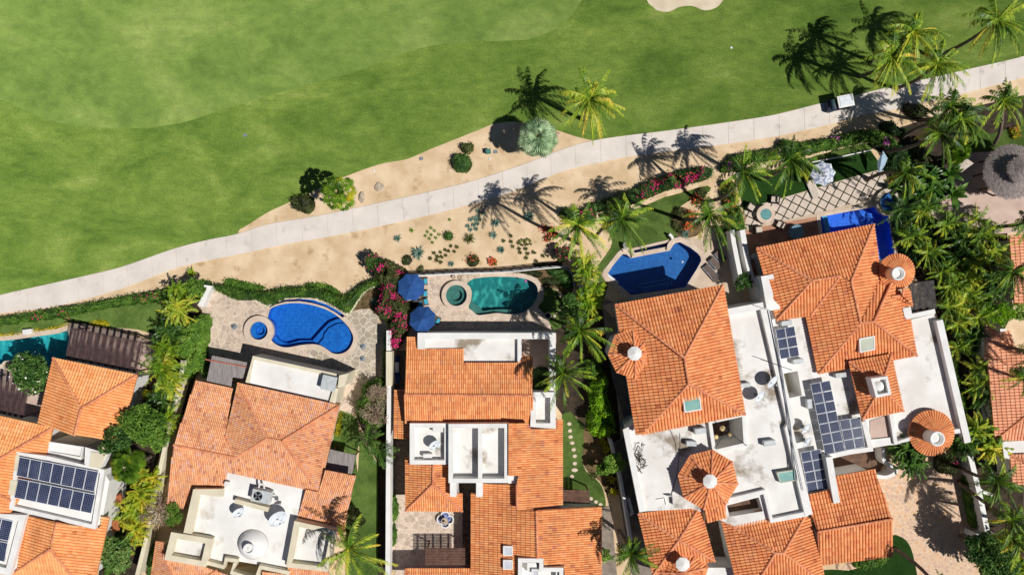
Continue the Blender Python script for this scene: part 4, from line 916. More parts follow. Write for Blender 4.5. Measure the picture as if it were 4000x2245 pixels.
sheet('rock_bed', PW('C1650,510 1700,400 1770,330 1900,290 1930,500 1870,560 1790,500 1700,505'), 0.05, m_dry)

sheet('front_paving', [Vector((-60,-28.6,0)), Vector((-60,-44,0)), Vector((62,-44,0)), Vector((62,-28.6,0))], .02, m_paver)
sheet('planting_soil', PW('J1480,90 1740,20 1800,420 1640,560 1560,395 1555,300 1500,200'), .033, m_soil)
# ================================================================ HOUSE 1 (left edge)
h = thing('house', 'house at the left edge with plain orange tile roofs and solar panels', 'house', one('B600,700'))
body(h, 'A505,715 1295,875 1130,1500 365,1322', 4.0, .5)
roof(h, {'L': ('A505,715 365,1322 705,1443 768,1190', 4.1, 19), 'T': ('A505,715 1295,875 768,1190', 4.1, 19), 'R': ('A1295,875 1130,1500 705,1443 768,1190', 4.1, 17)},
     [('A505,715 768,1190', 'T'), ('A1295,875 768,1190', 'T'), ('A768,1190 705,1443', 'L')], TC1, .27, .40)
body(h, 'A-200,1210 500,1370 B440,325 340,1000 -200,1000', 4.0, .5)
roof(h, {'T': ('A-150,1228 500,1370 B0,350 -150,437', 4.1, 17), 'R': ('B500,60 440,325 75,900 -150,900 -150,437 0,350', 4.1, 15)}, [('A500,1370 B0,350 -150,437', 'T')], TC1, .27, .40)
roof(h, {'S': ('B100,872 -150,830 -150,640 0,680 112,745', 4.35, 15)}, [('B-150,640 0,680 112,745', 'S')], TC1, .27, .40)
flat(h, 'B150,285 470,330 800,405 985,455 895,1015 85,825', 4.4)
parapet(h, 'B150,285 470,330 800,410 985,455 895,1015 85,825', .38, 4.4, 4.85)
flat(h, 'B460,190 780,240 760,400 440,330', 4.0); parapet(h, 'B455,188 785,238 762,345 448,292', .10, 4.0, 4.2)
block(h, 'B800,240 1015,305 945,440 830,430 795,400', 4.0, 4.9, m_white); block(h, 'B860,285 1000,300 940,440 840,425', 4.9, 5.0, m_cream)
block(h, 'B150,310 195,320 165,470 128,465', 3.8, 4.9, m_cream); block(h, 'B98,548 165,560 130,700 75,688', 3.8, 4.9, m_cream)
body(h, 'B960,450 1030,560 870,1446 100,1446 100,900', 4.0, .0)
roof(h, {'L': ('B165,1420 240,890 540,948 480,1195', 4.1, 17), 'R': ('B1030,900 880,1580 720,1500 480,1195 540,948 890,1015 950,985 955,893', 4.1, 17), 'B': ('B-60,1600 870,1600 680,1446 480,1195 100,1446', 3.6, 17)},
     [('B480,1195 540,948', 'L'), ('B480,1195 100,1446 -20,1530', 'L'), ('B480,1195 680,1446 780,1560', 'R')], TC1, .27, .40)
flat(h, 'B-150,870 240,880 95,1450 -150,1400', 4.5); parapet(h, 'B-150,862 245,880 98,1446 -150,1390', .55, 4.5, 5.0)
for tx, z, sx in (('B1072,760', 2.9, 1.35), ('B1040,1010', 2.9, 1.0)):
    c0 = one(tx, z); mb = MB()
    for k in (-1, 1):
        mb.box((c0.x+k*.0, c0.y+k*.28, z-1.0), .75, .5, .06, .48)
        for q in range(6): mb.box((c0.x-.3+q*.12, c0.y+k*.28, z-.94), .03, .46, .02, .48)
    part(mb, 'shutter', m_shutter, h)
solar('B190,325 935,465 887,667 153,515', 7, 1, 5.0, .10, 'dark solar panel on the leftmost house deck', 'solar panels on the leftmost house', ['upper row'])
solar('B178,530 907,680 860,870 132,720', 7, 1, 5.0, .10, 'dark solar panel on the leftmost house deck', 'solar panels on the leftmost house', ['lower row'])
solar('B-78,885 132,930 80,1130 -130,1085', 2, 1, 5.0, .08, 'dark solar panel at the bottom left corner', 'solar panels at the bottom left corner', ['upper row'])
solar('B-128,1090 82,1135 45,1325 -165,1280', 2, 1, 5.0, .08, 'dark solar panel at the bottom left corner', 'solar panels at the bottom left corner', ['lower row'])
# ================================================================ HOUSE 2
h = thing('house', 'house with mottled terracotta hip roofs around a white flat roof with a small dome', 'house', one('D900,500'))
body(h, 'D396,-386 741,-314 690,475 655,690 385,625 300,825 120,785 160,500 190,220', 2.2, .5, m_cream); body(h, 'D796,-364 1751,-154 1610,458 1435,600 700,455', 3.7, .5, m_cream); body(h, 'D1435,637 1900,510 1780,1075 1350,930', 3.0, .4, m_cream)
roof(h, {'A': ('D396,-386 741,-314 680,130 775,335 190,220', 2.95, 10),
         'B': ('D690,475 1435,637 1560,665 1210,180 1070,155 775,338 190,220 120,785 300,825 385,625 655,690', 3.5, 17, True),
         'L': ('D796,-364 680,130 775,335 1070,155', 3.75, 15), 'T': ('D796,-364 1751,-154 1210,180 1070,155', 3.75, 12), 'R': ('D1751,-154 1610,458 1560,665 1210,180', 3.75, 12),
         'W': ('D1345,930 1775,1075 1900,510 1615,456 1560,665 1430,637', 3.1, 12)},
     [('D190,220 775,338', 'B'), ('D680,130 775,335', 'A'), ('D775,338 1070,155', 'B'), ('D796,-364 1070,155', 'T'), ('D1070,155 1210,180', 'T'), ('D1751,-154 1210,180', 'T'), ('D1210,180 1560,665', 'B')], TC2, .172, .34, rr=.11)
flat(h, 'D690,475 1435,637 1365,930 1330,935 1250,1390 770,1310 500,1320 490,1110 290,1045 385,625 655,690', 3.2, m_roofw, wall=m_cream)
for tx in ('D370,690 650,690', ): pass
parapet(h, 'D650,672 402,662 318,1055', .75, 3.2, 3.75, m_cream, False)
flat(h, 'D190,1060 530,1120 470,1340 120,1280', 3.3, m_roofd, z0=3.0); parapet(h, 'D165,1040 552,1105 490,1370 100,1300', .52, 3.0, 4.0, m_cream)
flat(h, 'D1320,940 1712,1025 1645,1390 1250,1370', 3.7, m_roofd, z0=3.0); parapet(h, 'D1325,935 1715,1020 1640,1415 1245,1370', .45, 3.0, 4.4, m_cream)
parapet(h, 'D490,1325 660,1370 680,1295 790,1315', .38, 3.2, 3.8, m_cream, False); parapet(h, 'D770,1330 730,1420 980,1500', .36, 3.2, 3.9, m_cream, False); parapet(h, 'D1275,1425 1000,1370 960,1500', .36, 3.2, 3.8, m_cream, False)
parapet(h, 'D765,748 1080,830', .42, 3.2, 3.9, m_cream, False, 'low_wall')
c0 = one('D940,1155', 3.2); mb = MB(); mb.lathe((c0.x,c0.y,3.2), [(1.42,0),(1.38,.2),(1.24,.48),(1.0,.74),(.66,.94),(.3,1.03),(.02,1.05)], 40); o = part(mb, 'dome', m_white, h, sm=True)
mb = MB(); mb.lathe((c0.x,c0.y,4.0), [(.42,0),(.42,.5),(.5,.52),(.5,.64),(.36,.64),(.34,.4),(.1,.55),(.02,.56)], 24); part(mb, 'cupola', m_white, o)
flat(h, 'C683,940 1505,1120 1455,1400 640,1190', 3.2, wall=m_cream); parapet(h, 'C640,1190 695,955 1490,1125 1430,1380', .34, 3.2, 3.55, m_cream, False)
block(h, 'C1505,1122 1590,1102 1557,1222 1492,1242', 0, 4.1, m_cream, 'chimney')
body(h, 'C1465,1240 1500,1245 1470,1390 1440,1380', 3.6, 0, m_cream)
ac_unit('C1405,1195', 3.25, 1.35, 1.35, .85, -.22, 'flat grey unit at the right end of the white flat roof by the terrace', fan=False)
roof(h, {'A': ('D25,1120 -30,1500 190,1500 85,1235 95,1130', 3.1, 15), 'B': ('D-30,1600 700,1600 690,1440 500,1372 95,1290 85,1235 180,1446', 2.9, 14), 'C': ('D1020,1600 1640,1600 1650,1400 1260,1368 1270,1440 1030,1412', 2.9, 14)}, [('D85,1235 190,1480', 'A'), ('D600,1390 500,1460', 'B')], TC2, .172, .34, rr=.11)
body(h, 'D25,1130 100,1130 500,1372 700,1420 1260,1380 1640,1400 1640,1600 -20,1600', 2.85, .4, m_cream)
ac_unit('D1008,707', 3.25, 1.75, 1.15, .95, -.2, 'grey air unit with round black fan on the white roof above the dome')
mb = MB(); mb.tube([one('D1040,640',3.5), one('D1040,600',4.2), one('D1000,580',4.2), one('D985,640',3.5)], .09); solo(mb, 'duct_pipe', m_white, 'bent white duct pipe behind the grey air unit above the dome', 'pipe')
dish('D795,845', 3.85, .62, 'small pale dish with long shadow left of the low wall above the dome', -.85, tiltdeg=40)
dish('D1165,900', 4.0, .92, 'largest pale dish on the white roof right of the low wall above the dome', -.8, tiltdeg=48)
dish('D1170,772', 4.3, .34, 'tiny grey dish on a mast beside the grey air unit', 1.6, tiltdeg=12)
mb = MB(); mb.box(one('D700,577',3.25), .42, .42, .45, -.2, bev=.03); solo(mb, 'vent_box', m_white, 'small white vent box in the roof corner above the round dome', 'vent')
# reed canopies
def canopy(txt, z, mat, label, name='reed_canopy', beams=None, group=None):
    pts = PW(txt, z); cc = sum(pts, Vector())/len(pts); t = thing(name, label, 'canopy', Vector((cc.x,cc.y,0)), group); mb = MB(); mb.prism(pts, z-.06, z); part(mb, 'roof_mat', mat, t)
    for q in offset(pts, -.18): p = MB(); p.tube([Vector((q.x,q.y,0)), Vector((q.x,q.y,z-.06))], .07, 7); part(p, 'post', m_wood2, t)
    b = MB(); n = 5; q = ccw(pts)
    for k in range(n): b.strip([q[0].lerp(q[1], (k+.5)/n), q[3].lerp(q[2], (k+.5)/n)], .08, z-.2, z-.065)
    part(b, 'rafters', m_wood2, t); return t
canopy('C310,935 640,1000 600,1150 500,1140 490,1225 258,1172', 2.7, m_reed, 'grey reed canopy over the terrace left of the white flat roof')
mb = MB(); mb.strip(PW('C243,972 632,1044', 2.85), .10, 2.72, 2.82); solo(mb, 'ridge_pole', m_rust, 'thin red pole lying across the reed canopy', 'pole')
canopy('D1662,262 1905,318 1868,495 1618,445', 2.6, m_reed, 'grey reed canopy by the garden lawn, right of the mottled hip roof')
def pergola(txt, z, nb, ns, label, mat, name='pergola', group=None, bw=.12, sw=.06, posts=True, beamdir=0):
    """slatted shade roof: beams run p0->p3, slats p0->p1"""
    q = PW(txt, z); cc = sum(q, Vector())/4; t = thing(name, label, 'pergola', Vector((cc.x,cc.y,0)), group); b = MB(); s = MB()
    for k in range(nb): a = (k+.5)/nb; b.strip([q[0].lerp(q[1], a), q[3].lerp(q[2], a)], bw, z-.20, z-.05)
    for k in range(ns): a = (k+.5)/ns; s.strip([q[0].lerp(q[3], a), q[1].lerp(q[2], a)], sw, z-.045, z)
    part(b, 'beams', mat, t); part(s, 'slats', mat, t)
    for v in offset(q, -.15): p = MB(); p.tube([Vector((v.x,v.y,0)), Vector((v.x,v.y,z-.2))], .08, 6); part(p, 'post', mat, t)
    return t
pergola('A672,432 1352,568 1290,862 612,722', 3.0, 10, 36, 'dark slatted pergola between the teal pool and the plain orange roof', m_wood, sw=.045, bw=.16)
pergola('A-150,888 285,985 215,1290 -150,1205', 3.0, 7, 36, 'dark slatted pergola at the left edge below the white flowering tree', m_wood, sw=.045, bw=.16)
# ================================================================ HOUSE 3
h = thing('house', 'house with bright ribbed clay roofs and square white parapet boxes in the middle bottom', 'house', one('F900,200'))
body(h, 'E455,770 1642,945 1642,1300 F1640,10 440,10', 2.9, .35)
body(h, 'F442,340 850,400 980,680 980,845 445,845', 2.9, .45)
roof(h, {'N': ('E553,760 455,760 435,1300 1640,1306 1642,945 1535,935 1500,1003 990,1003 990,870 630,875 553,855', 3.0, 12), 'S': ('F435,18 1640,18 1640,-233 435,-240', 3.5, 14)}, [('E435,1303 1640,1312', 'N')], TC3, .20, .44)
roof(h, {'W': ('F335,160 E340,1255 E440,1255 F480,155', 2.6, 14)}, [], TC3, .22, .42)
roof(h, {'E': ('F1923,785 1923,-12 1860,-12 1860,70 1620,70 1600,20 1413,15 1413,505 1505,510 1490,590 1495,828', 3.7, 13), 'M': ('F1060,1480 1060,672 1105,680 1170,590 1488,590 1497,828 1670,835 1685,1290 1500,1290 1500,1480', 3.0, 13), 'F': ('F2289,1560 2289,800 1680,835 1690,1290 1745,1300 1745,1345 1930,1345 1960,1560', 3.1, 13)},
     [('F1490,590 1495,828', 'E'), ('F1675,835 1685,1285', 'M')], TC3, .21, .44)
body(h, 'F1413,10 1923,-10 1923,785 2280,805 2280,1560 1060,1560 1500,820 1413,600', 2.95, .3)
roof(h, {'L': ('F442,335 445,840 700,590 705,405 480,405 480,335', 3.0, 17), 'B': ('F445,840 980,845 700,590', 3.0, 17), 'R': ('F980,845 980,675 858,675 845,405 705,405 700,590', 3.0, 15)}, [('F445,840 700,590', 'L'), ('F980,845 700,590', 'B'), ('F700,590 705,410', 'L')], TC3, .21, .42)
roof(h, {'X': ('F435,1380 1155,1380 1155,1600 435,1600', 2.9, 14)}, [('F440,1385 500,1460', 'X')], TC3, .21, .42)
flat(h, 'E600,750 1515,750 1515,1003 990,1003 990,880 600,880', 3.1, m_roofd); 
mb = MB(); mb.strip(PW('E592,875 592,745', 3.55)[:2], .70, 3.0, 3.55); mb.strip(PW('E557,751 1858,751', 3.552), .58, 0, 3.552); mb.strip(PW('E1517,780 1517,1030', 3.55), .38, 3.0, 3.55); mb.strip(PW('E1829,781 1829,1290', 3.55), .56, 0, 3.55); part(mb, 'parapet', m_white, h)
sheet('walled_patio', PW('E1530,770 1815,770 1815,1065 1530,1065', .5), 0.5, m_patio); sheet('walled_patio_soil', PW('E1640,1065 1815,1065 1815,1285 1640,1285', .3), 0.3, m_soil)
flat(h, 'F483,18 845,18 845,405 483,405', 3.5, m_roofd); parapet(h, 'F483,18 850,18 850,405 483,405', .40, 3.5, 4.2)
flat(h, 'F848,25 1413,20 1413,575 848,575', 3.7, m_roofd); parapet(h, 'F848,24 1415,20 1415,578 848,578', .40, 3.7, 4.7)
parapet(h, 'F1146,50 1146,545', .38, 3.7, 4.705, closed=False); mb = MB(); mb.box(W(*P('F1460,548')[0], 4.2)-Vector((0,0,.9)), .98, .7, .9); part(mb, 'wall_stub', m_white, h)
for tx in ('F862,577 922,577 922,708 862,708', 'F1108,577 1170,577 1170,710 1108,710'): block(h, tx, 0, 4.3, m_white, 'wall_stub')
flat(h, 'F1625,-270 1850,-270 1850,60 1625,60', 3.1); parapet(h, 'F1630,-275 1858,-275 1858,68 1617,68', .5, 3.1, 3.9)
skylight(h, 'F1362,1172 1453,1172 1453,1264 1362,1264', 4.15, m_dome, up=.5); skylight(h, 'F1362,1303 1453,1303 1453,1393 1362,1393', 4.15, m_dome, up=.5)
flat(h, 'F1505,1290 1740,1290 1740,1375 1930,1375 1930,1600 1505,1600', 3.4); parapet(h, 'F1503,1288 1742,1288 1742,1375 1930,1375 1930,1640 1503,1640', .38, 3.4, 4.6)
block(h, 'F1590,1330 1670,1330 1700,1400 1590,1420', 3.4, 4.2, m_white); skylight(h, 'F1630,1390 1700,1390 1700,1460 1630,1460', 4.5, m_dome, up=.4); skylight(h, 'F1860,1415 1915,1415 1915,1470 1860,1470', 4.3, m_dome, up=.3)
dish('F715,215', 4.3, .58, 'white dish casting an oval shadow inside the small parapet box of the middle house', -0.9, tiltdeg=50)
ac_unit('F748,80', 3.55, .98, .42, .6, 0, 'white slim air unit near the top wall of the parapet box beside the dish', fan=False, mat=m_white)
ac_unit('F650,325', 3.55, .85, .38, .6, 0, 'white slim air unit near the bottom wall of the parapet box beside the dish', fan=False, mat=m_white)
mb = MB(); mb.prism(PW('F822,115 845,115 845,215 822,215', 3.9), 3.55, 3.9); solo(mb, 'utility_box', m_steel, 'blue grey box against the inner wall of the parapet box with the dish', 'box')
pergola('F630,1190 1005,1190 1005,1355 630,1355', 2.5, 5, 11, 'brown slatted pergola in the courtyard below the fountain', m_wood2, sw=.10)
pergola('Z800,1005 1135,1005 1140,1180 800,1172', 2.5, 6, 12, 'brown slatted pergola between the ribbed roof and the stepping stone lawn', m_wood2, sw=.075)
# fountain
c0 = one('F818,925', .4); t = thing('fountain', 'lobed white fountain with blue patterned tiles and round bowl in the courtyard', 'fountain', Vector((c0.x,c0.y,0)))
qf = []
for k in range(48):
    a = 2*math.pi*k/48; r = .62+.22*abs(math.cos(2*a))**.6; qf.append(Vector((c0.x+r*math.cos(a), c0.y+r*math.sin(a), 0)))
mb = MB(); mb.ring(qf, .12, 0, .42); part(mb, 'basin_wall', m_white, t); mb = MB(); mb.prism(offset(qf, -.11), 0, .2); part(mb, 'tiled_floor', simple('blue_tile', c(150,160,200), c(70,80,130), 6, lo=.45, hi=.55), t)
mb = MB(); mb.lathe((c0.x-.02,c0.y-.02,.2), [(.16,0),(.12,.4),(.3,.62),(.36,.72),(.3,.70),(.1,.6),(.08,.85),(.14,.92),(.04,1.0)], 24); part(mb, 'bowl', m_rock, t, sm=True)
# ================================================================ HOUSE 4
h = thing('house', 'house with red clay hip roofs, octagonal turrets and a large white flat roof', 'house', one('I1000,300'))
body(h, 'H730,215 1745,30 1952,1245 925,1443', 5.5, .5)
o4, F_ = roof(h, {'T': ('H730,215 1745,30 1380,715', 5.5, 21), 'R': ('H1745,30 1952,1245 1420,960 1380,715', 5.5, 21), 'B': ('H1952,1245 985,1435 1420,960', 5.5, 25), 'L': ('H730,215 925,1443 1000,1430 1420,960 1380,715', 5.5, 20)},
     [('H730,215 1380,715', 'T'), ('H1745,30 1380,715', 'T'), ('H1380,715 1420,960', 'R'), ('H1420,960 1952,1245', 'B'), ('H1420,960 985,1435', 'B')], TC4, .285, .45)
cone_roof(h, 'H905,670', 100, 5.75, 21, 8, TC4, .26, ph=.05); lantern_cap(h, 'H917,677', 7.6, .66)
mb = MB(); mb.lathe((*one('H905,680', 5.7).xy, 0), [(2.0,0),(2.0,5.6),(.1,5.65)], 8, ph=.05); part(mb, 'turret', m_white, h)
z_ = F_['B'].at(P('H1455,1140')[0]).z; skylight(h, 'H1365,1080 1527,1053 1547,1205 1385,1232', z_+.30, m_glassT, up=.5)
atr = PW('I1150,10 1430,-50 1445,195 1185,255', 4.4); atr2 = PW('I1300,790 1600,712 1640,845 1325,895', 4.4)
fl4 = 's2448,1668 2640,1560 2843,1230 2983,1206 3064,1645 3148,1990 3014,2030 2870,2060 2780,2010 2700,1985 2512,1996'
flat(h, fl4, 4.4, m_roofd, [ccw(atr), ccw(atr2)])
mb = MB(); mb.ring(offset(atr, .32), .32, 4.4, 4.85, inner=ccw(atr)); part(mb, 'parapet', m_white, h)
parapet(h, 'I415,62 350,75 505,850', .55, 4.4, 4.85, closed=False); parapet(h, 'I1310,750 1655,662 1722,935 2062,868', .45, 4.4, 4.9, closed=False); parapet(h, 'L103,408 440,345', .62, 0, 4.9, closed=False)
sheet('atrium_floor', offset(atr, -.002), .06, m_tilefloor); sheet('atrium_floor', offset(atr2, -.002), 3.1, m_tilefloor)
cone_roof(h, 'I1120,545', 117, 5.5, 22, 8, TC4, .27, ph=-.15); lantern_cap(h, 'I1148,570', 7.5, .66)
mb = MB(); mb.lathe((*one('I1120,550', 5.5).xy, 4.3), [(2.35,0),(2.35,1.1),(.1,1.15)], 8, ph=-.15); part(mb, 'turret', m_white, h)
roof(h, {'C': ('I1110,950 1290,905 1288,780 1085,790', 4.6, 16)}, [], TC4, .27, .42)
body(h, 'I465,865 1045,795 1185,1310 600,1440', 4.0, .45)
roof(h, {'T': ('I462,865 1045,795 845,1115', 4.1, 18), 'R': ('I1045,795 1185,1310 845,1115', 4.1, 18), 'B': ('I1185,1310 600,1440 845,1115', 4.1, 18), 'L': ('I462,865 600,1440 845,1115', 4.1, 18)}, [('I462,865 845,1115', 'T'), ('I1045,795 845,1115', 'T'), ('I1185,1310 845,1115', 'R'), ('I600,1440 845,1115', 'L')], TC4, .27, .42)
cone_roof(h, 'I880,1390', 100, 4.1, 22, 8, TC4, .27, ph=.1); lantern_cap(h, 'I890,1352', 6.2, .66)
mb = MB(); mb.lathe((*one('I880,1400', 4.1).xy, 0), [(2.1,0),(2.1,4.0),(.1,4.05)], 8, ph=.1); part(mb, 'turret', m_white, h)
body(h, 'I1240,915 2027,900 2167,1320 2300,1560 1400,1560 1330,1360', 3.9, .45)
roof(h, {'T': ('I1240,915 2030,745 2027,900 1830,1235 1750,1235', 4.05, 16), 'R': ('I2087,900 2240,1560 2110,1450 1830,1235 2010,900', 4.05, 15), 'B': ('I1400,1680 2350,1560 2120,1446 1830,1235 1750,1235', 4.0, 15), 'L': ('I1240,915 1400,1560 1650,1400 1750,1235', 4.05, 16)}, [('I1240,915 1750,1235', 'T'), ('I2027,900 1830,1235', 'T'), ('I1750,1235 1830,1235', 'T'), ('I1830,1235 2120,1446', 'R'), ('I1750,1235 1650,1400 1560,1540', 'L')], TC4, .27, .42)
sheet('side_path', PW('I1090,930 1250,915 1330,1330 1180,1350'), .05, m_gravel); block(h, 'I1060,1375 1390,1375 1400,1560 1060,1560', 0, 3.2, m_white)
skylight(h, 'M80,480 262,452 278,555 118,582', 4.95, m_glassT, m_glassG, up=.4)
dish('L430,1030', 5.2, .62, 'upper of two pale dishes with dark blue shadows near the red hip roof', .75, tiltdeg=15) if False else None
dish('L510,1055', 5.3, .68, 'upper of two tilted pale dishes beside the long red roof edge', -.7, tiltdeg=40)
dish('L390,1195', 5.3, .66, 'lower of two tilted pale dishes beside the long red roof edge', -.7, tiltdeg=40)
ac_unit('I968,210', 4.45, .95, .45, .6, -.05, 'white slim air unit on the flat roof above the big octagonal turret', fan=False)
ac_unit('I1052,90', 4.45, 1.05, .5, .75, .12, 'white slim air unit tucked under the red roof edge near the atrium', fan=False)
ac_unit('I1705,205', 4.45, 1.1, .5, .6, .12, 'pale air unit with coiled cables right of the atrium', fan=False)
ac_unit('L270,1095', 4.45, .95, .4, .6, .12, 'pale air unit against the red roof edge beside the dishes', fan=False)
mb = MB(); mb.tube([one('I855,110', 5.6), one('I858,230', 4.9), one('I835,480', 4.5), one('I775,700', 4.45)], .03); solo(mb, 'cable', m_cable, 'long black cable running down the flat roof left of the octagonal turret', 'cable')
mb = MB(); mb.tube([one('L360,345', 5.2), one('L520,398', 4.9)], .03); mb.tube([one('L500,400', 5.2), one('L590,900', 5.1), one('L690,1446', 5.1), one('M262,560', 5.1)], .05); mb.tube([one('L530,560', 5.15), one('L620,1000', 5.1), one('M200,60', 5.1), one('M330,650', 5.1)], .03); solo(mb, 'conduit', m_pipe, 'long grey conduit lying along the party wall beside the solar panels', 'pipe')
mb = MB(); mb.tube([one('L415,850', 5.3), one('L710,952', 5.3)], .03); solo(mb, 'antenna_pole', m_cable, 'thin dark pole slanting across the party wall near the dishes', 'pole')
mb = MB(); mb.tube([one('I1190,255', 4.95), one('I1345,0', 4.95)], .03); mb.tube([one('I1150,-30', 4.95), one('I1490,230', 4.95)], .03); solo(mb, 'cable', m_cable, 'crossed cables carrying lanterns over the dark atrium', 'cable')
for k, (tx, z, r) in enumerate((('I1265,70', 4.3, .26), ('I1203,150', 4.0, .22), ('I1333,125', 4.4, .18))):
    c0 = one(tx, z); mb = MB(); mb.lathe((c0.x,c0.y,z-r*2), [(.05,0),(r*.8,r*.3),(r,r),(r*.8,r*1.7),(.05,r*2)], 16); solo(mb, 'paper_lantern', m_lamp, ['largest round paper lantern hanging over the dark atrium', 'left round paper lantern hanging low in the dark atrium', 'smallest round paper lantern on the right of the dark atrium'][k], 'lantern', 'paper lanterns over the atrium', sm=True)
c0 = one('I470,340', 4.45); mb = MB()
for k in range(14):
    a = Vector((c0.x+random.uniform(-.3,.45), c0.y-1.0+random.uniform(0,2.0), 4.46)); mb.tube([a+Vector((random.uniform(-.4,.4), random.uniform(-.5,.5), random.uniform(0,.2))) for _ in range(5)], .03, 4)
solo(mb, 'cable_tangle', m_soil, 'brown tangle of dead vines along the left parapet of the flat roof', 'vines')
mb = MB(); mb.strip(PW('I635,735 715,722 730,785', 4.5), .05, 4.4, 4.52); mb.strip(PW('I735,705 790,700 800,790', 4.9), .06, 4.4, 4.9); solo(mb, 'hatch_frame', m_white, 'low white hatch frame near the bottom of the flat roof', 'hatch')
# party wall
mb = MB(); mb.strip(PW('L447,372 700,1446 M195,60 385,880', 4.95), .72, 0, 4.95); solo(mb, 'party_wall', m_white, 'long white party wall running between the two red roofed houses', 'wall')
# ================================================================ HOUSE 5
h = thing('house', 'house with red clay roofs, two round turrets, solar panels and white terraces at the right', 'house', one('L1100,600'))
lw = PW('L625,985 760,960 802,1190 675,1217', 3.2)
flat(h, 's2988,1215 3015,1170 3300,1225 3553,1250 3650,1225 3768,1690 3560,1730 3470,1738 3405,1750 3230,1795 3275,1950 3160,2000 3140,1960 3064,1645', 3.2, m_roofd, [ccw(lw)])
sheet('light_well_floor', offset(lw, -.002), .08, m_cream)
mb = MB(); 
body(h, 'J370,1130 1475,905 L1530,110 1840,335 1880,815 955,985 840,450 550,485', 3.5, .5)
roof(h, {'T': ('J370,1130 1475,905 L1262,115 1160,65 895,110', 3.6, 18), 'R': ('J1475,905 L1532,0 1530,110 1360,500 1262,115', 3.6, 22), 'L': ('J370,1130 L560,485 895,110', 3.6, 19), 'G': ('L560,485 880,440 1160,65 895,110', 3.7, 19),
         'W': ('L838,450 950,985 1350,508 1262,115 1160,65 880,440', 3.6, 18), 'E': ('L1800,360 1880,815 1475,495 1640,130 1838,335', 3.6, 18), 'S': ('L955,985 1880,815 1475,495 1350,508', 3.6, 17), 'V': ('L1530,110 1640,128 1475,495 1360,498', 3.8, 15)},
     [('J370,1130 L895,110', 'T'), ('J1475,905 L1262,115', 'T'), ('L895,110 1160,65', 'T'), ('L560,485 895,110', 'G'), ('L1262,115 1350,508', 'W'), ('L1350,508 955,985', 'S'), ('L1350,508 1475,495', 'S'), ('L1475,495 1880,815', 'S'), ('L1475,495 1640,130', 'E'), ('L1160,65 880,440', 'G')], TC4, .285, .45)
F5 = Face('L955,985 1880,815 1475,495 1350,508', 3.6, 17); z_ = F5.at(P('L1415,710')[0]).z
skylight(h, 'L1340,655 1488,628 1492,760 1347,790', z_+.45, m_glassG, up=.6)
cone_roof(h, 'J1692,1350', 68.5, 3.9, 24, 0, TC4, .26); round_vent(h, 'J1710,1370', 5.9, .62)
mb = MB(); mb.lathe((*one('J1692,1360', 3.9).xy, 0), [(1.35,0),(1.35,3.85),(.1,3.9)], 24); part(mb, 'turret', m_white, h, sm=False)
roof(h, {'a': ('L1640,262 1840,337 1745,250', 4.2, 12, True), 'b': ('L1838,337 1815,190 1750,185 1745,250', 4.3, 12)}, [('L1640,262 1745,250 1838,337', 'a'), ('L1745,250 1750,185', 'b')], TC4, .27, .42)
body(h, 'L1240,870 1640,800 1755,1335 1365,1415', 4.0, .4)
roof(h, {'T': ('L1240,870 1640,800 1545,1100', 4.2, 20), 'R': ('L1640,800 1755,1335 1545,1100', 4.2, 20), 'B': ('L1755,1335 1365,1415 1545,1100', 4.2, 20), 'L': ('L1240,870 1365,1415 1545,1100', 4.2, 20)}, [('L1240,870 1545,1100', 'T'), ('L1640,800 1545,1100', 'T'), ('L1755,1335 1545,1100', 'R'), ('L1365,1415 1545,1100', 'L')], TC4, .27, .43)
mb = MB(); q = PW('L1450,1030 1608,1008 1645,1183 1500,1212', 6.1); mb.ring(q, .24, 4.9, 6.1); mb.prism(offset(q, -.23), 4.9, 5.55); o = part(mb, 'chimney', m_white, h)
mb = MB(); cc = sum(q, Vector())/4; mb.lathe((cc.x,cc.y,5.5), [(.5,0),(.42,.25),(.2,.4),(.05,.42)], 20); part(mb, 'vent_dome', m_white, o, sm=True)
cone_roof(h, 'K762,1250', 87.5, 3.7, 23, 0, TC4, .27); round_vent(h, 'K842,1328', 5.9, .68)
mb = MB(); mb.lathe((*one('K762,1258', 3.7).xy, 0), [(1.8,0),(1.8,3.65),(.1,3.7)], 24); part(mb, 'turret', m_white, h)
parapet(h, 'K868,-160 905,0 1180,1180 1225,1375', .62, 0, 3.9, closed=False); parapet(h, 'K1030,1240 1200,1215', .40, 3.2, 3.75, closed=False)
parapet(h, 'O335,1058 610,1000', .42, 0, 3.95, closed=False); block(h, 'O305,972 380,958 394,1040 325,1062', 0, 4.0, m_white)
parapet(h, 'K262,1010 320,1380 560,1310', .4, 3.2, 3.8, closed=False)
block(h, 'L415,70 530,50 542,92 490,102 530,230 530,285 590,345 597,378 475,398', 0, 4.0, m_white, 'stepped_parapet')
body(h, 'L360,90 420,75 475,395 445,420', 3.0, 0)
mb = MB(); mb.strip(PW('M545,340 765,290 990,258', 3.75), .42, 0, 3.75); mb.strip(PW('M575,335 612,560 650,768', 4.6), .6, 0, 4.6); mb.strip(PW('M905,0 965,240', 3.752), .48, 3.0, 3.752); part(mb, 'parapet', m_white, h)
sheet('entry_floor', PW('M600,350 1060,235 1090,400 1010,520 640,520'), .07, m_tilefloor)
mb = MB(); mb.strip(smooth(PW('M1085,250 1100,380 1190,430 1205,480 1120,525 1020,515', 1.6), 4, False), .34, 0, 1.6); part(mb, 'entry_wall', m_white, h)
flat(h, 'K0,1100 225,1030 300,1320 0,1350', 3.3, m_patio, z0=0); block(h, 'M880,180 1160,150 1170,215 985,245', 0, 3.5, m_white)
body(h, 'M465,1035 1165,915 1180,1262 485,1345', 3.4, .25); body(h, 'M640,510 1000,447 1165,910 465,1030 385,800', 3.9, .3)
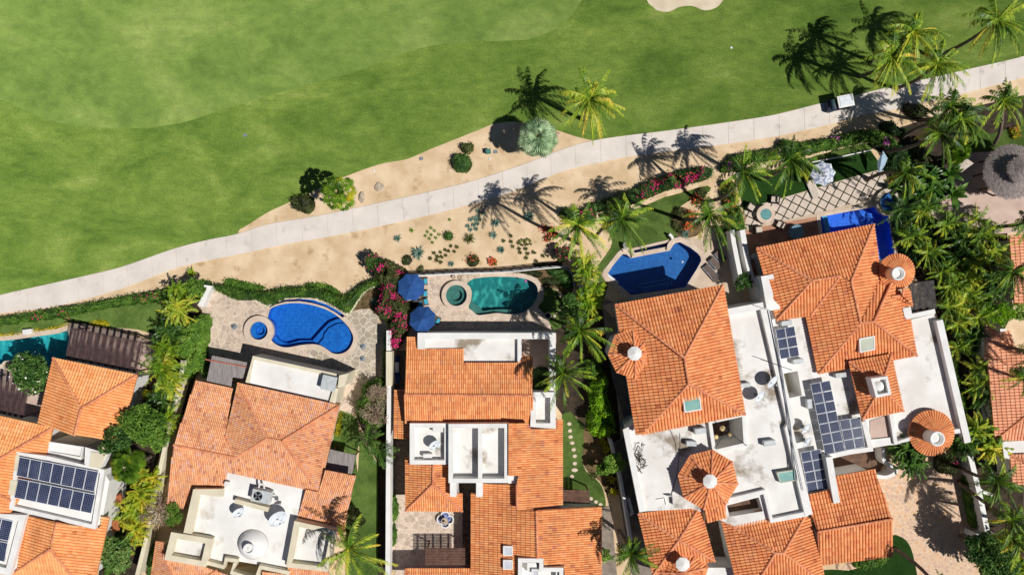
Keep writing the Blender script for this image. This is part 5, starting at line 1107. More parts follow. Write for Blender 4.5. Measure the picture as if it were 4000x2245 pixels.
roof(h, {'N': ('M640,512 1000,447 1165,908 465,1030 385,797 382,685 590,640', 3.9, 10), 'S': ('M485,1350 1180,1268 1168,920 465,1040', 3.9, 14)}, [('M465,1035 1167,915', 'S')], TC4, .285, .45)
solar('L545,570 725,535 778,820 600,850', 2, 3, 3.75, .12, 'dark solar panel in the small upper array', 'upper six solar panels by the party wall', ['top row', 'middle row', 'bottom row'])
solar('M393,-354 578,-389 725,278 535,315', 2, 7, 3.9, .10, 'dark solar panel in the tall central array', 'tall central solar array')
solar('M665,-14 863,-44 915,240 730,275', 2, 3, 3.9, .10, 'dark solar panel in the block right of the tall array', 'block of six solar panels right of the tall array', ['top row', 'middle row', 'bottom row'])
solar('M300,290 490,253 567,635 375,670', 2, 4, 3.75, .10, 'dark solar panel in the lowest array of the right house', 'lowest solar array', ['top row', 'second row', 'third row', 'bottom row'])
ac_unit('L660,510', 3.25, 1.0, .45, .6, .12, 'white air unit above the small upper solar array', fan=False)
ac_unit('L770,870', 3.25, 1.0, .45, .6, .12, 'white air unit below the small upper solar array', fan=False)
ac_unit('L1170,1000', 3.25, 1.0, .45, .65, .12, 'white air unit beside the square tiled tower roof', fan=False)
ac_unit('L875,1270', 3.25, .45, .9, .65, .12, 'white upright air unit left of the tall solar array', fan=False)
dish('M345,60', 4.1, .60, 'upper pale dish with dark shadow left of the tall solar array', -.7, tiltdeg=38)
dish('M355,185', 4.1, .58, 'lower pale dish with dark shadow left of the tall solar array', -.7, tiltdeg=38)
t = pergola('O372,742 598,706 625,975 393,1030', 3.3, 4, 26, 'dark grey slatted canopy right of the round turret by the pool', m_dkslat, sw=.07)
# ================================================================ HOUSE 6 (right edge)
h = thing('house', 'house with pale pink clay roofs at the right edge behind the palms', 'house', one('K1750,600'))
body(h, 'O1305,290 1600,290 1600,940 1355,940', 3.0, .4)
roof(h, {'W': ('O1305,285 1355,945 1600,945 1600,285', 3.1, 13)}, [], TC5, .29, .40)
body(h, 'O1090,1120 1330,1130 K1810,170 1800,1000 2200,1000 2200,1340 1600,1345', 3.0, .4)
roof(h, {'W': ('K1445,60 1560,1345 1928,1050 2200,850 2200,300 1810,180 1560,5', 3.1, 14), 'N': ('K1560,5 1740,-30 1810,180', 3.6, 14), 'S': ('K1560,1345 2200,1340 2200,850 1928,1050', 3.1, 16)}, [('K1560,5 1810,180', 'W'), ('K1560,1345 1928,1050 2200,850', 'W')], TC5, .29, .40)
roof(h, {'W': ('O1085,1120 1080,1446 1360,1340 1115,1150', 3.1, 12)}, [('O1115,1150 1360,1340', 'W')], TC5, .29, .40)
flat(h, 'T1245,190 1700,170 1700,300 1310,300', 3.0, m_roofd); parapet(h, 'T1258,190 1280,335 1310,335', .4, 0, 3.4, closed=False)
body(h, 'T1310,310 1700,300 1700,590 1335,590', 3.0, .4)
roof(h, {'W': ('T1310,310 1338,592 1700,585 1480,400 1325,310', 3.1, 14), 'N': ('T1325,312 1700,300 1700,560 1480,400', 3.2, 14)}, [('T1315,312 1480,400', 'W')], TC5, .29, .40)
roof(h, {'T': ('T1145,20 1150,160 1200,185 1446,-20 1446,-150', 3.1, 14)}, [], TC5, .29, .40) if False else None
# palapa
c0 = one('N1775,872', 3.0); t = thing('palapa', 'round two tiered grey thatched palapa at the right edge', 'palapa', Vector((c0.x,c0.y,0)))
def thatch_tier(C, R, r1, hh, name, par, n=2600):
    mb = MB(); mb.lathe((C.x,C.y,C.z), [(R*.96,-.22),(R,0),(r1+(R-r1)*.5,hh*.55),(r1,hh),(.02,hh+.01)], 48); q = []; tn = []
    for k in range(n):
        a = random.uniform(0,2*math.pi); u = random.random()**.5; rr = R*(.12+.9*u) if r1 < .2 else r1+(R*1.02-r1)*u; s = Vector((-math.sin(a), math.cos(a), 0))*random.uniform(.02,.05); zz = hh*(1-(rr-r1)/(R-r1)) if R > r1 else 0; zz *= 1.0
        p = Vector((C.x+math.cos(a)*rr, C.y+math.sin(a)*rr, C.z+max(zz,-.05)+random.uniform(.03,.09))); d = Vector((math.cos(a+random.uniform(-.3,.3)), math.sin(a+random.uniform(-.3,.3)), -hh/(R-r1+.01)))*random.uniform(.15,.28); q += [p-s, p+s, p+d+s*.4, p+d-s*.4]; tn.append(random.random())
    mb.quads(np.array([tuple(v) for v in q], dtype=np.float32), np.array(tn, dtype=np.float32)); return part(mb, name, m_thatch, par)
thatch_tier(c0, 2.42, .7, 1.2, 'thatch_roof', t, 3600); thatch_tier(c0+Vector((0,0,1.55)), 1.15, .1, .7, 'thatch_top', t, 1300)
for k in range(8): p = MB(); a = k*math.pi/4; p.tube([Vector((c0.x+1.9*math.cos(a), c0.y+1.9*math.sin(a), 0)), Vector((c0.x+1.9*math.cos(a), c0.y+1.9*math.sin(a), 3.05))], .1); part(p, 'post', m_wood2, t)
mb = MB(); mb.lathe((c0.x,c0.y,0), [(.08,0),(.08,4.9),(.02,4.95)], 10); part(mb, 'centre_pole', m_wood2, t)
# ================================================================ boundary walls and fences
def wall(txt, w, h_, label, mat=None, name='garden_wall', sm=False, z=None):
    pts = PW(txt, h_); pts = smooth(pts, 4, False) if sm else pts; mb = MB(); mb.strip(pts, w, 0, h_); return solo(mb, name, mat or m_white, label, 'wall')
wall('E284,700 284,890 288,1446 F285,0 280,600 275,1460', .42, 2.1, 'long straight white boundary wall between the mottled roof garden and the gravel yard')
wall('E288,897 288,1220', .56, 2.35, 'thicker grey capped wall block beside the gas cylinder yard', m_cream)
wall('A1720,740 1700,930 1600,1310 B1560,200 1510,430 1440,700 1370,1130 1290,1446', .38, 1.9, 'long pale wall between the orange roofed house and the mottled roofed house', m_cream)
wall('C200,290 285,290 235,390 200,470', .5, 1.2, 'short white wall corner at the end of the clipped hedge')
wall('C1605,530 1680,415 1750,325 1830,286 1925,284', .22, .6, 'thin curved cream kerb wall around the rocky agave bed', m_cream, sm=True)
wall('V200,668 330,662 700,642 1120,628 1400,603 1530,590 1680,583 1750,615 1785,680 1797,770', .24, .7, 'low white wall under the iron railing behind the teal pool', sm=True)
def railing(txt, z0, h_, label, n=60, name='iron_fence', r=.018, mat=None, sm=True):
    pts = PW(txt, z0); pts = smooth(pts, 4, False) if sm else pts; L = plen(pts); t = thing(name, label, 'fence', pts[0].copy()); mb = MB()
    for z in (.08, h_*.5, h_): mb.strip([p for p in pts], .035, z0+z-.02, z0+z+.02)
    part(mb, 'rails', mat or m_iron, t); b = MB()
    for k in range(n+1):
        p = along([Vector((q.x,q.y,0)) for q in pts], L*k/n); b.box((p.x,p.y,z0), .03 if k % 8 else .07, .03 if k % 8 else .07, h_)
    part(b, 'bars', mat or m_iron, t); return t
railing('V200,665 330,660 700,641 1120,628 1400,603 1530,590 1680,583 1750,615 1785,680 1797,770', .7, .9, 'black iron railing on the low white wall behind the teal pool', 150)
t = railing('A655,372 720,380 840,400 920,415 1020,435 1180,470 1310,500 1400,535', 0, 1.0, 'black post and rail fence between the lawn and the dark pergola', 28, r=.03, sm=False)
wall('G1832,480 1848,600 1928,1000', .42, 2.3, 'left of two long white walls between the angular pool and the lattice terrace')
wall('J240,960 280,1200 330,1425', .5, 2.3, 'right of two long white walls between the angular pool and the lattice terrace')
wall('T897,120 925,260 1000,560 1050,780 1108,1060', .48, 2.0, 'long white driveway wall crossed by palm trunks')
wall('T990,1080 1080,1105 1200,1085', .5, 2.0, 'short white wall stub ending the long driveway wall')
wall('I205,170 290,480 345,780 400,1120', .26, 1.8, 'narrow white wall between the stepping stone garden and the red roofed house')
wall('G368,840 400,960 438,1150', .26, 1.6, 'short narrow wall among the garden palms right of the teal pool')
wall('I375,725 410,870 385,880', .3, 1.3, 'low white planter wall with red tiles by the side path')
wall('T1025,640 1080,670 1150,690', .3, 1.0, 'short curved white kerb among the driveway palms', sm=True)
wall('J820,262 1000,232 1250,160 1470,125', .22, .25, 'thin tan edging strip behind the artificial lawn', m_sand)
wall('J900,322 1180,268 1455,208', .10, .3, 'thin white edging strip along the artificial lawn')
wall('C820,470 700,412', .2, .3, 'short cream edging by the flagstone terrace', m_cream)
wall('G880,268 1000,225 1270,110 1560,40 1620,20', .5, .25, 'tan earth edging between flowering hedge and lawn', m_sand, name='garden_edging')
# ================================================================ furniture and small things
def umbrella(txt, z, r, label, mat, n=8, lean=(0,0), ph=.2, hh=.55, group=None, scal=0.0):
    c0 = one(txt, z); t = thing('parasol', label, 'umbrella', Vector((c0.x,c0.y,0)), group); mb = MB(); apex = c0+Vector((0,0,hh)); vs = [apex]; m = n*2
    for k in range(m):
        a = ph+2*math.pi*k/m; rr = r if k % 2 == 0 else r*math.cos(math.pi/n)*(1-.04-scal); p = Vector((math.cos(a)*rr, math.sin(a)*rr, 0)); p.z = -(p.x*lean[0]+p.y*lean[1]); vs.append(c0+p)
    for k in range(m):
        p = vs[1+k]; vs.append(p-Vector((0,0,.14)))
    nn = 1+2*m
    fs = [(0,1+k,1+(k+1)%m) for k in range(m)]+[(1+k,1+m+k,1+m+(k+1)%m,1+(k+1)%m) for k in range(m)]; mb.add(vs, fs); part(mb, 'canopy', mat, t)
    f = MB(); f.tube([Vector((c0.x,c0.y,0)), apex+Vector((0,0,.06))], .03)
    for k in range(n): f.tube([apex-Vector((0,0,.05)), vs[1+2*k]-Vector((0,0,.03))], .012, 4)
    part(f, 'frame', m_steel, t); b = MB(); b.lathe((c0.x,c0.y,0.04), [(.3,0),(.3,.08),(.05,.12)], 20); part(b, 'base', m_iron, t); return t
umbrella('V256,775', 2.5, 1.35, 'large round navy parasol beside the pink bougainvillea, upper of the two', m_navy, ph=.37)
umbrella('V362,1075', 2.5, 1.30, 'large navy parasol in front of the white parapet, lower of the two', m_navy, ph=.37, lean=(0,.45))
def patterned():
    m, nt, b, pos = base('patterned_canvas', .9, .2); v = nt.nodes.new('ShaderNodeTexVoronoi'); v.inputs['Scale'].default_value = 4.5; nt.links.new(pos, v.inputs['Vector'])
    nt.links.new(ramp(nt, v.outputs['Distance'], [(.18,c(120,140,170)),(.24,c(222,222,226)),(.5,c(226,226,228)),(.56,c(150,160,184))]), b.inputs['Base Color']); return m
umbrella('J1000,430', 2.5, 1.22, 'white and grey patterned parasol over the artificial lawn', patterned(), ph=.1, scal=.06)
def lounger(txt, rz, label, fab, frame, towel=None, L=1.95, wd=.68, z=.05, back=.3, group='sun loungers'):
    c0 = one(txt, .35); t = thing('sun_lounger', label, 'sun lounger', Vector((c0.x,c0.y,z)), group); ca, sa = math.cos(rz), math.sin(rz)
    def q(x, y, zz): return Vector((c0.x+x*ca-y*sa, c0.y+x*sa+y*ca, z+zz))
    f = MB(); 
    for y in (-wd/2, wd/2): f.strip([q(-L/2,y,0), q(L/2,y,0)], .05, z+.24, z+.3)
    for x in (-L*.42, L*.42): f.strip([q(x,-wd/2,0), q(x,wd/2,0)], .05, z+.245, z+.295)
    part(f, 'frame', frame, t); lg = MB()
    for x in (-L*.42, L*.42):
        for y in (-wd/2, wd/2): lg.box(q(x,y,0), .05, .05, .24, rz)
    part(lg, 'legs', frame, t); s = MB(); x1 = L*.18; hz = .32+L*.32*math.sin(back)
    s.slab([q(-L/2,-wd/2+.03,.33), q(x1,-wd/2+.03,.33), q(x1,wd/2-.03,.33), q(-L/2,wd/2-.03,.33)], .04); part(s, 'seat', fab, t)
    s = MB(); s.slab([q(x1,-wd/2+.03,.335), q(L/2-.03,-wd/2+.03,hz), q(L/2-.03,wd/2-.03,hz), q(x1,wd/2-.03,.335)], .04); part(s, 'backrest', fab, t)
    if towel: p = MB(); p.slab([q(L*.30,-wd*.36,hz*.72+.14), q(L*.47,-wd*.36,hz+.08), q(L*.47,wd*.36,hz+.08), q(L*.30,wd*.36,hz*.72+.14)], .09); part(p, 'pillow', towel, t)
    return t
lounger('V320,722', 0.05, 'lounger with cyan pillow half under the upper navy parasol, topmost', m_sling, m_wicker, m_cyan)
lounger('V318,835', 0.0, 'lounger with cyan pillow half under the upper navy parasol, second from the top', m_sling, m_wicker, m_cyan)
lounger('V325,928', 0.25, 'open dark lounger with two cyan pillows between the navy parasols', m_sling, m_wicker, m_cyan, L=2.0)
lounger('V290,945', 0.2, 'dark lounger lying behind the open one between the navy parasols', m_sling, m_wicker, m_cyan, L=1.6)
lounger('V455,1062', -.5, 'lounger with cyan pillow poking out right of the lower navy parasol', m_sling, m_wicker, m_cyan, L=1.7)
lounger('G1640,882', -.85, 'nearest brown sling lounger on the terrace of the angular pool', m_sling, m_steel, None)
lounger('G1672,790', 2.3, 'middle brown sling lounger half in shade by the angular pool', m_sling, m_steel, None, L=1.3)
lounger('G1722,722', 2.3, 'farthest brown sling lounger half in shade by the angular pool', m_sling, m_steel, None, L=1.2)
lounger('J905,565', 2.0, 'cream padded lounger beside the patterned parasol', m_cushion, m_white, m_cushion, L=2.0, wd=.72)
def armchair(txt, rz, label):
    c0 = one(txt, .5); t = thing('armchair', label, 'armchair', Vector((c0.x,c0.y,.05)), 'wicker armchairs around the fire table'); ca, sa = math.cos(rz), math.sin(rz)
    def bx(mb, x, y, z, sx, sy, sz): mb.box((c0.x+x*ca-y*sa, c0.y+x*sa+y*ca, .05+z), sx, sy, sz, rz, bev=.02)
    f = MB(); bx(f, 0, 0, .05, .78, .76, .28); part(f, 'frame', m_wicker, t); f = MB(); bx(f, -.34, 0, .3, .12, .76, .42); part(f, 'backrest', m_wicker, t)
    for y in (-.33, .33): f = MB(); bx(f, .04, y, .3, .66, .11, .26); part(f, 'armrest', m_wicker, t)
    f = MB(); bx(f, .05, 0, .33, .62, .54, .14); part(f, 'cushion', m_cushion, t); f = MB(); bx(f, -.22, 0, .42, .14, .52, .3); part(f, 'back_cushion', m_cushion, t)
armchair('J548,672', 3.05, 'wicker armchair above right of the round fire table'); armchair('J320,742', -.55, 'wicker armchair left of the round fire table'); armchair('J392,957', 0.1, 'wicker armchair below the round fire table'); armchair('J603,912', 2.65, 'wicker armchair lower right of the round fire table')
c0 = one('J462,812', .6); t = thing('fire_table', 'round stone fire table with teal glass centre among the wicker armchairs', 'table', Vector((c0.x,c0.y,.05)))
mb = MB(); mb.lathe((c0.x,c0.y,.05), [(.78,0),(.8,.45),(.9,.47),(.9,.58),(.54,.58),(.54,.5)], 36); part(mb, 'table_top', m_cope, t); mb = MB(); mb.lathe((c0.x,c0.y,.52), [(.53,0),(.53,.07),(.01,.09)], 28); part(mb, 'fire_glass', m_fireglass, t)
c0 = one('J757,975', .8); t = thing('covered_table', 'round table under a slate blue cover at the roof edge', 'table', Vector((c0.x,c0.y,.05))); mb = MB(); mb.lathe((c0.x,c0.y,.05), [(.66,0),(.7,.3),(.69,.7),(.66,.76),(.02,.78)], 32); part(mb, 'cover', m_slate, t, sm=False)
def ball(txt, r, z, label, mat, name='ornament_ball', cat='ornament'):
    c0 = one(txt, z); mb = MB(); mb.lathe((c0.x,c0.y,z-r), [(max(.01, r*math.sin(math.pi*k/10)), r-r*math.cos(math.pi*k/10)) for k in range(11)], 20); return solo(mb, name, mat, label, cat, sm=True)
ball('J350,1212', .32, .35, 'white garden ball beside the red roof corner', m_white); ball('V1302,1070', .11, .16, 'left of two small white balls on the teal pool terrace', m_white); ball('V1326,1058', .11, .16, 'right of two small white balls on the teal pool terrace', m_white)
ball('G785,1082', .13, .17, 'upper of two small white balls by the angular pool corner', m_white); ball('G817,1098', .1, .15, 'lower of two small white balls by the angular pool corner', m_white); ball('G1362,777', .12, .0, 'pale round float on the dark angular pool', m_dish, 'pool_float', 'float'); ball('V1333,716', .13, .02, 'small pink float in the shaded corner of the teal pool', m_petalL, 'pool_float', 'float')
def base_disk(txt, label, r=.29, sq=False):
    c0 = one(txt, .1); t = thing('umbrella_base', label, 'umbrella base', Vector((c0.x,c0.y,.05))); mb = MB(); mb.lathe((c0.x,c0.y,.05), [(r,0),(r,.06),(.02,.09)], 6 if sq else 24); part(mb, 'plate', m_steel, t); mb = MB(); mb.tube([Vector((c0.x,c0.y,.1)), Vector((c0.x,c0.y,.55))], .03); mb.tube([Vector((c0.x,c0.y,.3)), Vector((c0.x-.25,c0.y+.08,.3))], .015, 5); part(mb, 'tube', m_iron, t)
base_disk('C517,662', 'round grey umbrella base left of the raised blue spa'); base_disk('C1730,850', 'round grey umbrella base on the flagstones right of the kidney pool'); base_disk('C1725,965', 'six sided pale umbrella base on the flagstones below the round one', .27, True)
c0 = one('C393,515', .05); mb = MB(); mb.lathe((c0.x,c0.y,.046), [(.57,0),(.57,.012)], 32); solo(mb, 'paving_disc', m_cope, 'pale round stone disc set in the flagstone terrace', 'paving')
c0 = one('J1560,330', 1.6); t = thing('hammock_sail', 'pale blue shade cloth strung from a leaning palm trunk', 'shade cloth', Vector((c0.x,c0.y,0))); mb = MB(); q = [one('J1565,215', 2.4), one('J1608,285', 2.0), one('J1585,350', 1.7), one('J1525,438', 1.2), one('J1508,330', 1.5)]; mb.slab(q, .02); part(mb, 'cloth', m_hammock, t); mb = MB(); mb.tube([one('J1565,215', 2.4), one('J1645,200', 3.0)], .02, 5); part(mb, 'rope', m_cable, t); mb = MB(); mb.tube([one('J1525,438', 1.2), one('J1522,450', .1)], .02, 5); part(mb, 'rope', m_cable, t)
c0 = one('N1210,770', 2.2); t = thing('cream_awning', 'small folded cream awning beside the thatched palapa', 'awning', Vector((c0.x,c0.y,0))); mb = MB(); mb.slab([one('N1030,780', 1.9), one('N1220,710', 2.4), one('N1298,765', 2.2), one('N1140,880', 1.8)], .03); part(mb, 'cloth', m_cushion, t); mb = MB(); mb.tube([c0-Vector((0,0,2.2)), c0], .04); part(mb, 'pole', m_wood2, t)
def tray(txt, rz, label, sx=.5, sy=.5, hh=.45):
    c0 = one(txt, hh); t = thing('garden_chair', label, 'chair', Vector((c0.x,c0.y,.05))); mb = MB(); mb.box((c0.x,c0.y,.05+hh-.05), sx, sy, .05, rz, bev=.015); part(mb, 'seat', m_black, t); mb = MB(); ca, sa = math.cos(rz), math.sin(rz)
    for x, y in ((-.5,-.5),(.5,-.5),(.5,.5),(-.5,.5)): mb.box((c0.x+x*sx*ca-y*sy*sa, c0.y+x*sx*sa+y*sy*ca, .05), .05, .05, hh, rz)
    mb.ring([Vector((c0.x+x*(sx+.1)*ca-y*(sy+.1)*sa, c0.y+x*(sx+.1)*sa+y*(sy+.1)*ca, 0)) for x, y in ((-.5,-.5),(.5,-.5),(.5,.5),(-.5,.5))], .06, .05+hh-.04, .05+hh+.03); part(mb, 'frame', m_white, t)
tray('V1542,1042', .6, 'white framed square chair in the shade right of the teal pool'); 
c0 = one('A70,785', .6); t = thing('wicker_chair', 'round wicker tub chair at the left edge beside the teal pool', 'chair', Vector((c0.x,c0.y,.05))); mb = MB(); mb.lathe((c0.x,c0.y,.05), [(.3,0),(.36,.35),(.05,.4)], 20); part(mb, 'seat', m_wicker, t); mb = MB(); pts = [Vector((c0.x+.4*math.cos(a), c0.y+.4*math.sin(a), 0)) for a in [1.6+k*.3 for k in range(10)]]; mb.strip(pts, .07, .3, .8); part(mb, 'backrest', m_cream, t)
mb = MB(); mb.box(one('A250,470', .5)-Vector((0,0,.45)), .9, .5, .45, .12, bev=.05); solo(mb, 'storage_bench', m_white, 'white bench block on the curved rim of the left teal pool', 'bench')
# pots, rocks
def rock(txt, r, label, sx=1.0, mat=None, z=0.0, name='boulder', fl=.55, rz=0):
    c0 = one(txt, r*.4); mb = MB(); n, m = 12, 7; vs = []; o = random.uniform(0, 30)
    for i in range(m+1):
        th = math.pi*.5*(1-i/m)
        for k in range(n):
            a = 2*math.pi*k/n; d = Vector((math.cos(a)*math.cos(math.pi/2-th)*sx, math.sin(a)*math.cos(math.pi/2-th), math.sin(math.pi/2-th))); d = Vector((math.cos(a)*math.sin(th)*sx, math.sin(a)*math.sin(th), math.cos(th)*fl)); s = r*(1+.28*noise.noise(d*1.4+Vector((o,o,0)))+.1*noise.noise(d*4+Vector((o,0,0)))); x, y = d.x*s, d.y*s; vs.append((c0.x+x*math.cos(rz)-y*math.sin(rz), c0.y+x*math.sin(rz)+y*math.cos(rz), z+d.z*s))
    mb.add(vs, [(i*n+k, i*n+(k+1)%n, (i+1)*n+(k+1)%n, (i+1)*n+k) for i in range(m) for k in range(n)]+[tuple(range(m*n, (m+1)*n))]); return solo(mb, name, mat or m_rock, label, 'rock')
rock('R1035,795', .44, 'lone pale round boulder on the sand above the cart path'); rock('R872,890', .55, 'pale elongated boulder touching the small fan palm', .62)
for k, (tx, r) in enumerate((('V745,690', .42), ('V790,665', .38), ('V830,655', .35), ('V870,660', .34), ('V720,680', .3), ('V780,705', .3))): rock(tx, r, ['largest tan rock at the left of the pool edge cluster','second tan rock from the left in the pool edge cluster','middle tan rock of the pool edge cluster','rightmost round tan rock of the pool edge cluster','small dark edged rock at the left end of the cluster','low tan rock nearest the spa in the cluster'][k], z=.05)
c0 = one('V657,677', .4); mb = MB(); mb.lathe((c0.x,c0.y,.05), [(.12,0),(.2,.2),(.16,.38),(.14,.4),(.1,.3)], 18); solo(mb, 'clay_pot', m_rock, 'small round clay pot between the parasol and the spa', 'pot')
c0 = one('U138,820', .6); t = thing('utility_box', 'small green utility box on the sand by the silver palm', 'utility box', Vector((c0.x,c0.y,0))); mb = MB(); mb.box((c0.x,c0.y,0), .44, .4, .55, .15, bev=.04); part(mb, 'cabinet', m_green, t); mb = MB(); mb.box((c0.x,c0.y,.55), .5, .46, .06, .15, bev=.02); part(mb, 'lid', m_green, t)
for tx, s, lb in (('U205,827', .32, 'flat grey valve cover beside the green utility box'), ('R1435,530', .3, 'flat grey valve cover on the sand near the fairway edge'), ('a1154,637', .28, 'small grey cover in the middle of the rough grass')):
    c0 = one(tx, 0); t = thing('valve_cover', lb, 'valve cover', Vector((c0.x,c0.y,.0))); mb = MB(); mb.box((c0.x,c0.y,0), s*1.3, s, .05, .1, bev=.015); part(mb, 'lid', m_steel, t)
for tx, lb in (('U153,893', 'tiny grey round cap below the green utility box'), ('R990,642', 'tiny grey round cap on the sand near the grass edge'), ('b1032,226', 'pale round sprinkler cap on the right side fairway')):
    c0 = one(tx, 0); mb = MB(); mb.lathe((c0.x,c0.y,0), [(.11,0),(.11,.05),(.09,.07),(.02,.07)], 16); solo(mb, 'sprinkler_cap', m_dish, lb, 'cap')
# gas tank, golf cart
c0 = one('E350,1050', 1.0); t = thing('gas_tank', 'horizontal white gas tank on dark base in the gravel yard', 'tank', Vector((c0.x,c0.y,.03))); mb = MB(); mb.tube([Vector((c0.x,c0.y-.45,.7)), Vector((c0.x,c0.y+.5,.7))], [.3,.3], 16); part(mb, 'cylinder', m_ac, t); mb = MB(); mb.box((c0.x,c0.y-.3,.03), .5, 2.6, .25, 0, bev=.02); part(mb, 'base', m_navy, t)
cc = one('Q640,995', 0); t = thing('golf_cart', 'golf cart with white roof and dark blue body driving along the cart path', 'golf cart', Vector((cc.x,cc.y,.07))); rz = .2; ca, sa = math.cos(rz), math.sin(rz); gz = .07
def q(x, y, z): return Vector((cc.x+x*ca-y*sa, cc.y+x*sa+y*ca, gz+z))
def gb(nm, mat, items, par=t):
    mb = MB()
    for x, y, z, sx, sy, sz in items: mb.box(q(x,y,z), sx, sy, sz, rz, bev=.03)
    return part(mb, nm, mat, par)
m_cartblue = simple('cart_blue', c(28,34,66), rough=.3, spec=.6)
gb('chassis', m_cartblue, [(0,0,.22,2.25,1.1,.16)]); gb('hood', m_cartblue, [(-.92,0,.34,.5,1.08,.34)]); gb('seat', m_black, [(.25,0,.36,.55,1.05,.28)]); gb('backrest', m_black, [(.52,0,.6,.12,1.0,.42)]); gb('bag_rack', m_iron, [(.95,0,.36,.4,.9,.4)]); gb('dashboard', m_black, [(-.62,0,.6,.14,1.0,.14)])
bx = gb('golf_bag', m_white, [(.95,-.22,.7,.22,.22,.4)]); gb('golf_bag', m_navy, [(.95,.22,.7,.22,.22,.4)])
rf = MB(); rf.box(q(.22,0,1.72), 1.55, 1.16, .07, rz, bev=.03); o = part(rf, 'roof', m_white, t); rr_ = MB(); rr_.box(q(.24,0,1.79), 1.25, .9, .035, rz, bev=.03); part(rr_, 'roof_panel', m_dish, o)
ps = MB(); [ps.tube([q(x,y,.4), q(x*.85+.05,y,1.73)], .022, 6) for x in (-.68,.92) for y in (-.5,.5)]; part(ps, 'roof_posts', m_iron, t)
ws = MB(); ws.slab([q(-.74,-.5,.7), q(-.74,.5,.7), q(-.56,.5,1.2), q(-.56,-.5,1.2)], .02); part(ws, 'windshield', simple('clear_shield', c(150,180,210), rough=.1, spec=.8), t)
sw_ = MB(); sw_.ring([q(-.45,.26,0)+Vector((math.cos(k*.52)*.17, math.sin(k*.52)*.17, 0)) for k in range(12)], .03, gz+.82, gz+.85); sw_.tube([q(-.6,.26,.6), q(-.45,.26,.83)], .02, 6); part(sw_, 'steering_wheel', m_black, t)
for x, y in ((-.78,-.48),(-.78,.48),(.82,-.48),(.82,.48)):
    wb = MB(); n_ = Vector((-sa, ca, 0)); wb.tube([q(x,y,.22)-n_*.1, q(x,y,.22)+n_*.1], .22, 16); wo = part(wb, 'wheel', m_black, t); hb = MB(); hb.tube([q(x,y,.22)-n_*.11, q(x,y,.22)+n_*.11], .1, 12); part(hb, 'rim', m_dish, wo)
# stepping stones
sts = 'Z880,175 888,262 895,338 918,415 935,497 950,578 950,673 950,753 912,835 1153,1113 1215,1150 1272,1187'
pos_ = ['topmost','second from the top','third from the top','fourth from the top, shaded','fifth from the top, shaded','sixth from the top','seventh from the top','wide eighth from the top','ninth from the top','tenth, first below the brown pergola','eleventh, beside the pergola','last one, at the path corner']
for k, tok in enumerate(sts[1:].split()):
    c0 = one('Z'+tok, .04); mb = MB(); q_ = [Vector((c0.x+math.cos(a*1.05+k)*random.uniform(.18,.25)*(1.5 if k == 7 else 1), c0.y+math.sin(a*1.05+k)*random.uniform(.16,.22), 0)) for a in range(6)]; mb.prism(q_, .03, .07); solo(mb, 'stepping_stone', m_cope, 'flat pale stepping stone in the side lawn, '+pos_[k], 'stepping stone', 'stepping stones in the side lawn')
for k, tok in enumerate('1605,1048 1640,1018 1666,985 1695,958 1722,930'.split()):
    c0 = one('V'+tok, .04); mb = MB(); mb.prism([Vector((c0.x+math.cos(a*1.05+k)*random.uniform(.15,.22), c0.y+math.sin(a*1.05+k)*random.uniform(.13,.2), 0)) for a in range(6)], .03, .07); solo(mb, 'stepping_stone', m_cope, 'shaded stepping stone right of the teal pool, '+['first from the square chair','second from the square chair','third from the square chair','fourth from the square chair','farthest from the square chair'][k], 'stepping stone', 'shaded stepping stones by the teal pool')
# ================================================================ hedges and shrubs
def byx(txt, t='V'):
    l = [x for x in txt.split()]; return sorted(l, key=lambda q: float(q.lstrip('V').split(',')[0]))
bush('A-150,350 0,335 300,290 600,240 900,190 1100,150 1400,100 1600,65 1650,130 1500,182 1200,215 900,258 600,325 300,368 0,402 -150,425', 1.1, 'long low hedge with a few pink flowers beside the cart path at the left', G_hedge, fl=(m_petalP, 60, .13, 7))
bush('C325,265 480,290 620,328 800,335 950,305 1100,290 1250,290 1380,335 1520,378 1600,352 1700,272 1830,215 1925,215 1925,282 1850,284 1760,322 1690,395 1640,470 1580,538 1480,488 1380,432 1280,398 1150,383 1000,391 880,430 820,458 700,408 640,402 520,402 440,368 330,320', 1.35, 'wide wavy clipped green hedge curving behind the kidney shaped pool', G_hedge, dens=110, leaf=.14, bump_=.1, tmean=.42)
bush('C410,255 440,212 560,232 680,262 760,280 795,298 740,322 600,312 490,290', .6, 'narrow lower green hedge strip on the sand at the left of the wavy hedge', G_hedge, tmean=.6)
bush('C1180,262 1250,250 1380,270 1450,300 1515,352 1440,345 1330,295 1200,282', .6, 'narrow lower green hedge strip on the sand at the right of the wavy hedge', G_hedge, tmean=.6)
bush('C218,240 275,240 285,285 235,290', .8, 'small round shrub at the left end of the wavy hedge', G_dark)
bush('E130,90 250,42 330,82 430,140 425,190 385,290 400,380 430,420 475,500 470,620 455,700 405,800 345,895 305,870 290,720 235,600 165,520 200,400 225,290 140,200', 2.3, 'tall pink bougainvillea between the kidney pool garden and the navy parasols', G_olive, name='bougainvillea', cat='shrub', fl=(m_petalP, 620, .14, 26), leaf=.15, tmean=.55, bump_=.35)
bush('Y1250,560 1330,480 1320,380 1400,310 1560,280 1640,380 1640,560 1600,850 1420,870 1290,760', 1.9, 'leafy shrub hedge along the boundary wall right of the mottled roof', G_hedge, tmean=.55, bump_=.4)
blobtree('Y1520,430', 2.6, 1.1, 'upper of two pale twiggy dry shrubs along the boundary wall', G_dry, name='dry_shrub', cat='shrub', group='pale dry shrubs along the boundary wall', nb=9, dens=45, leaf=.13, branchy=True)
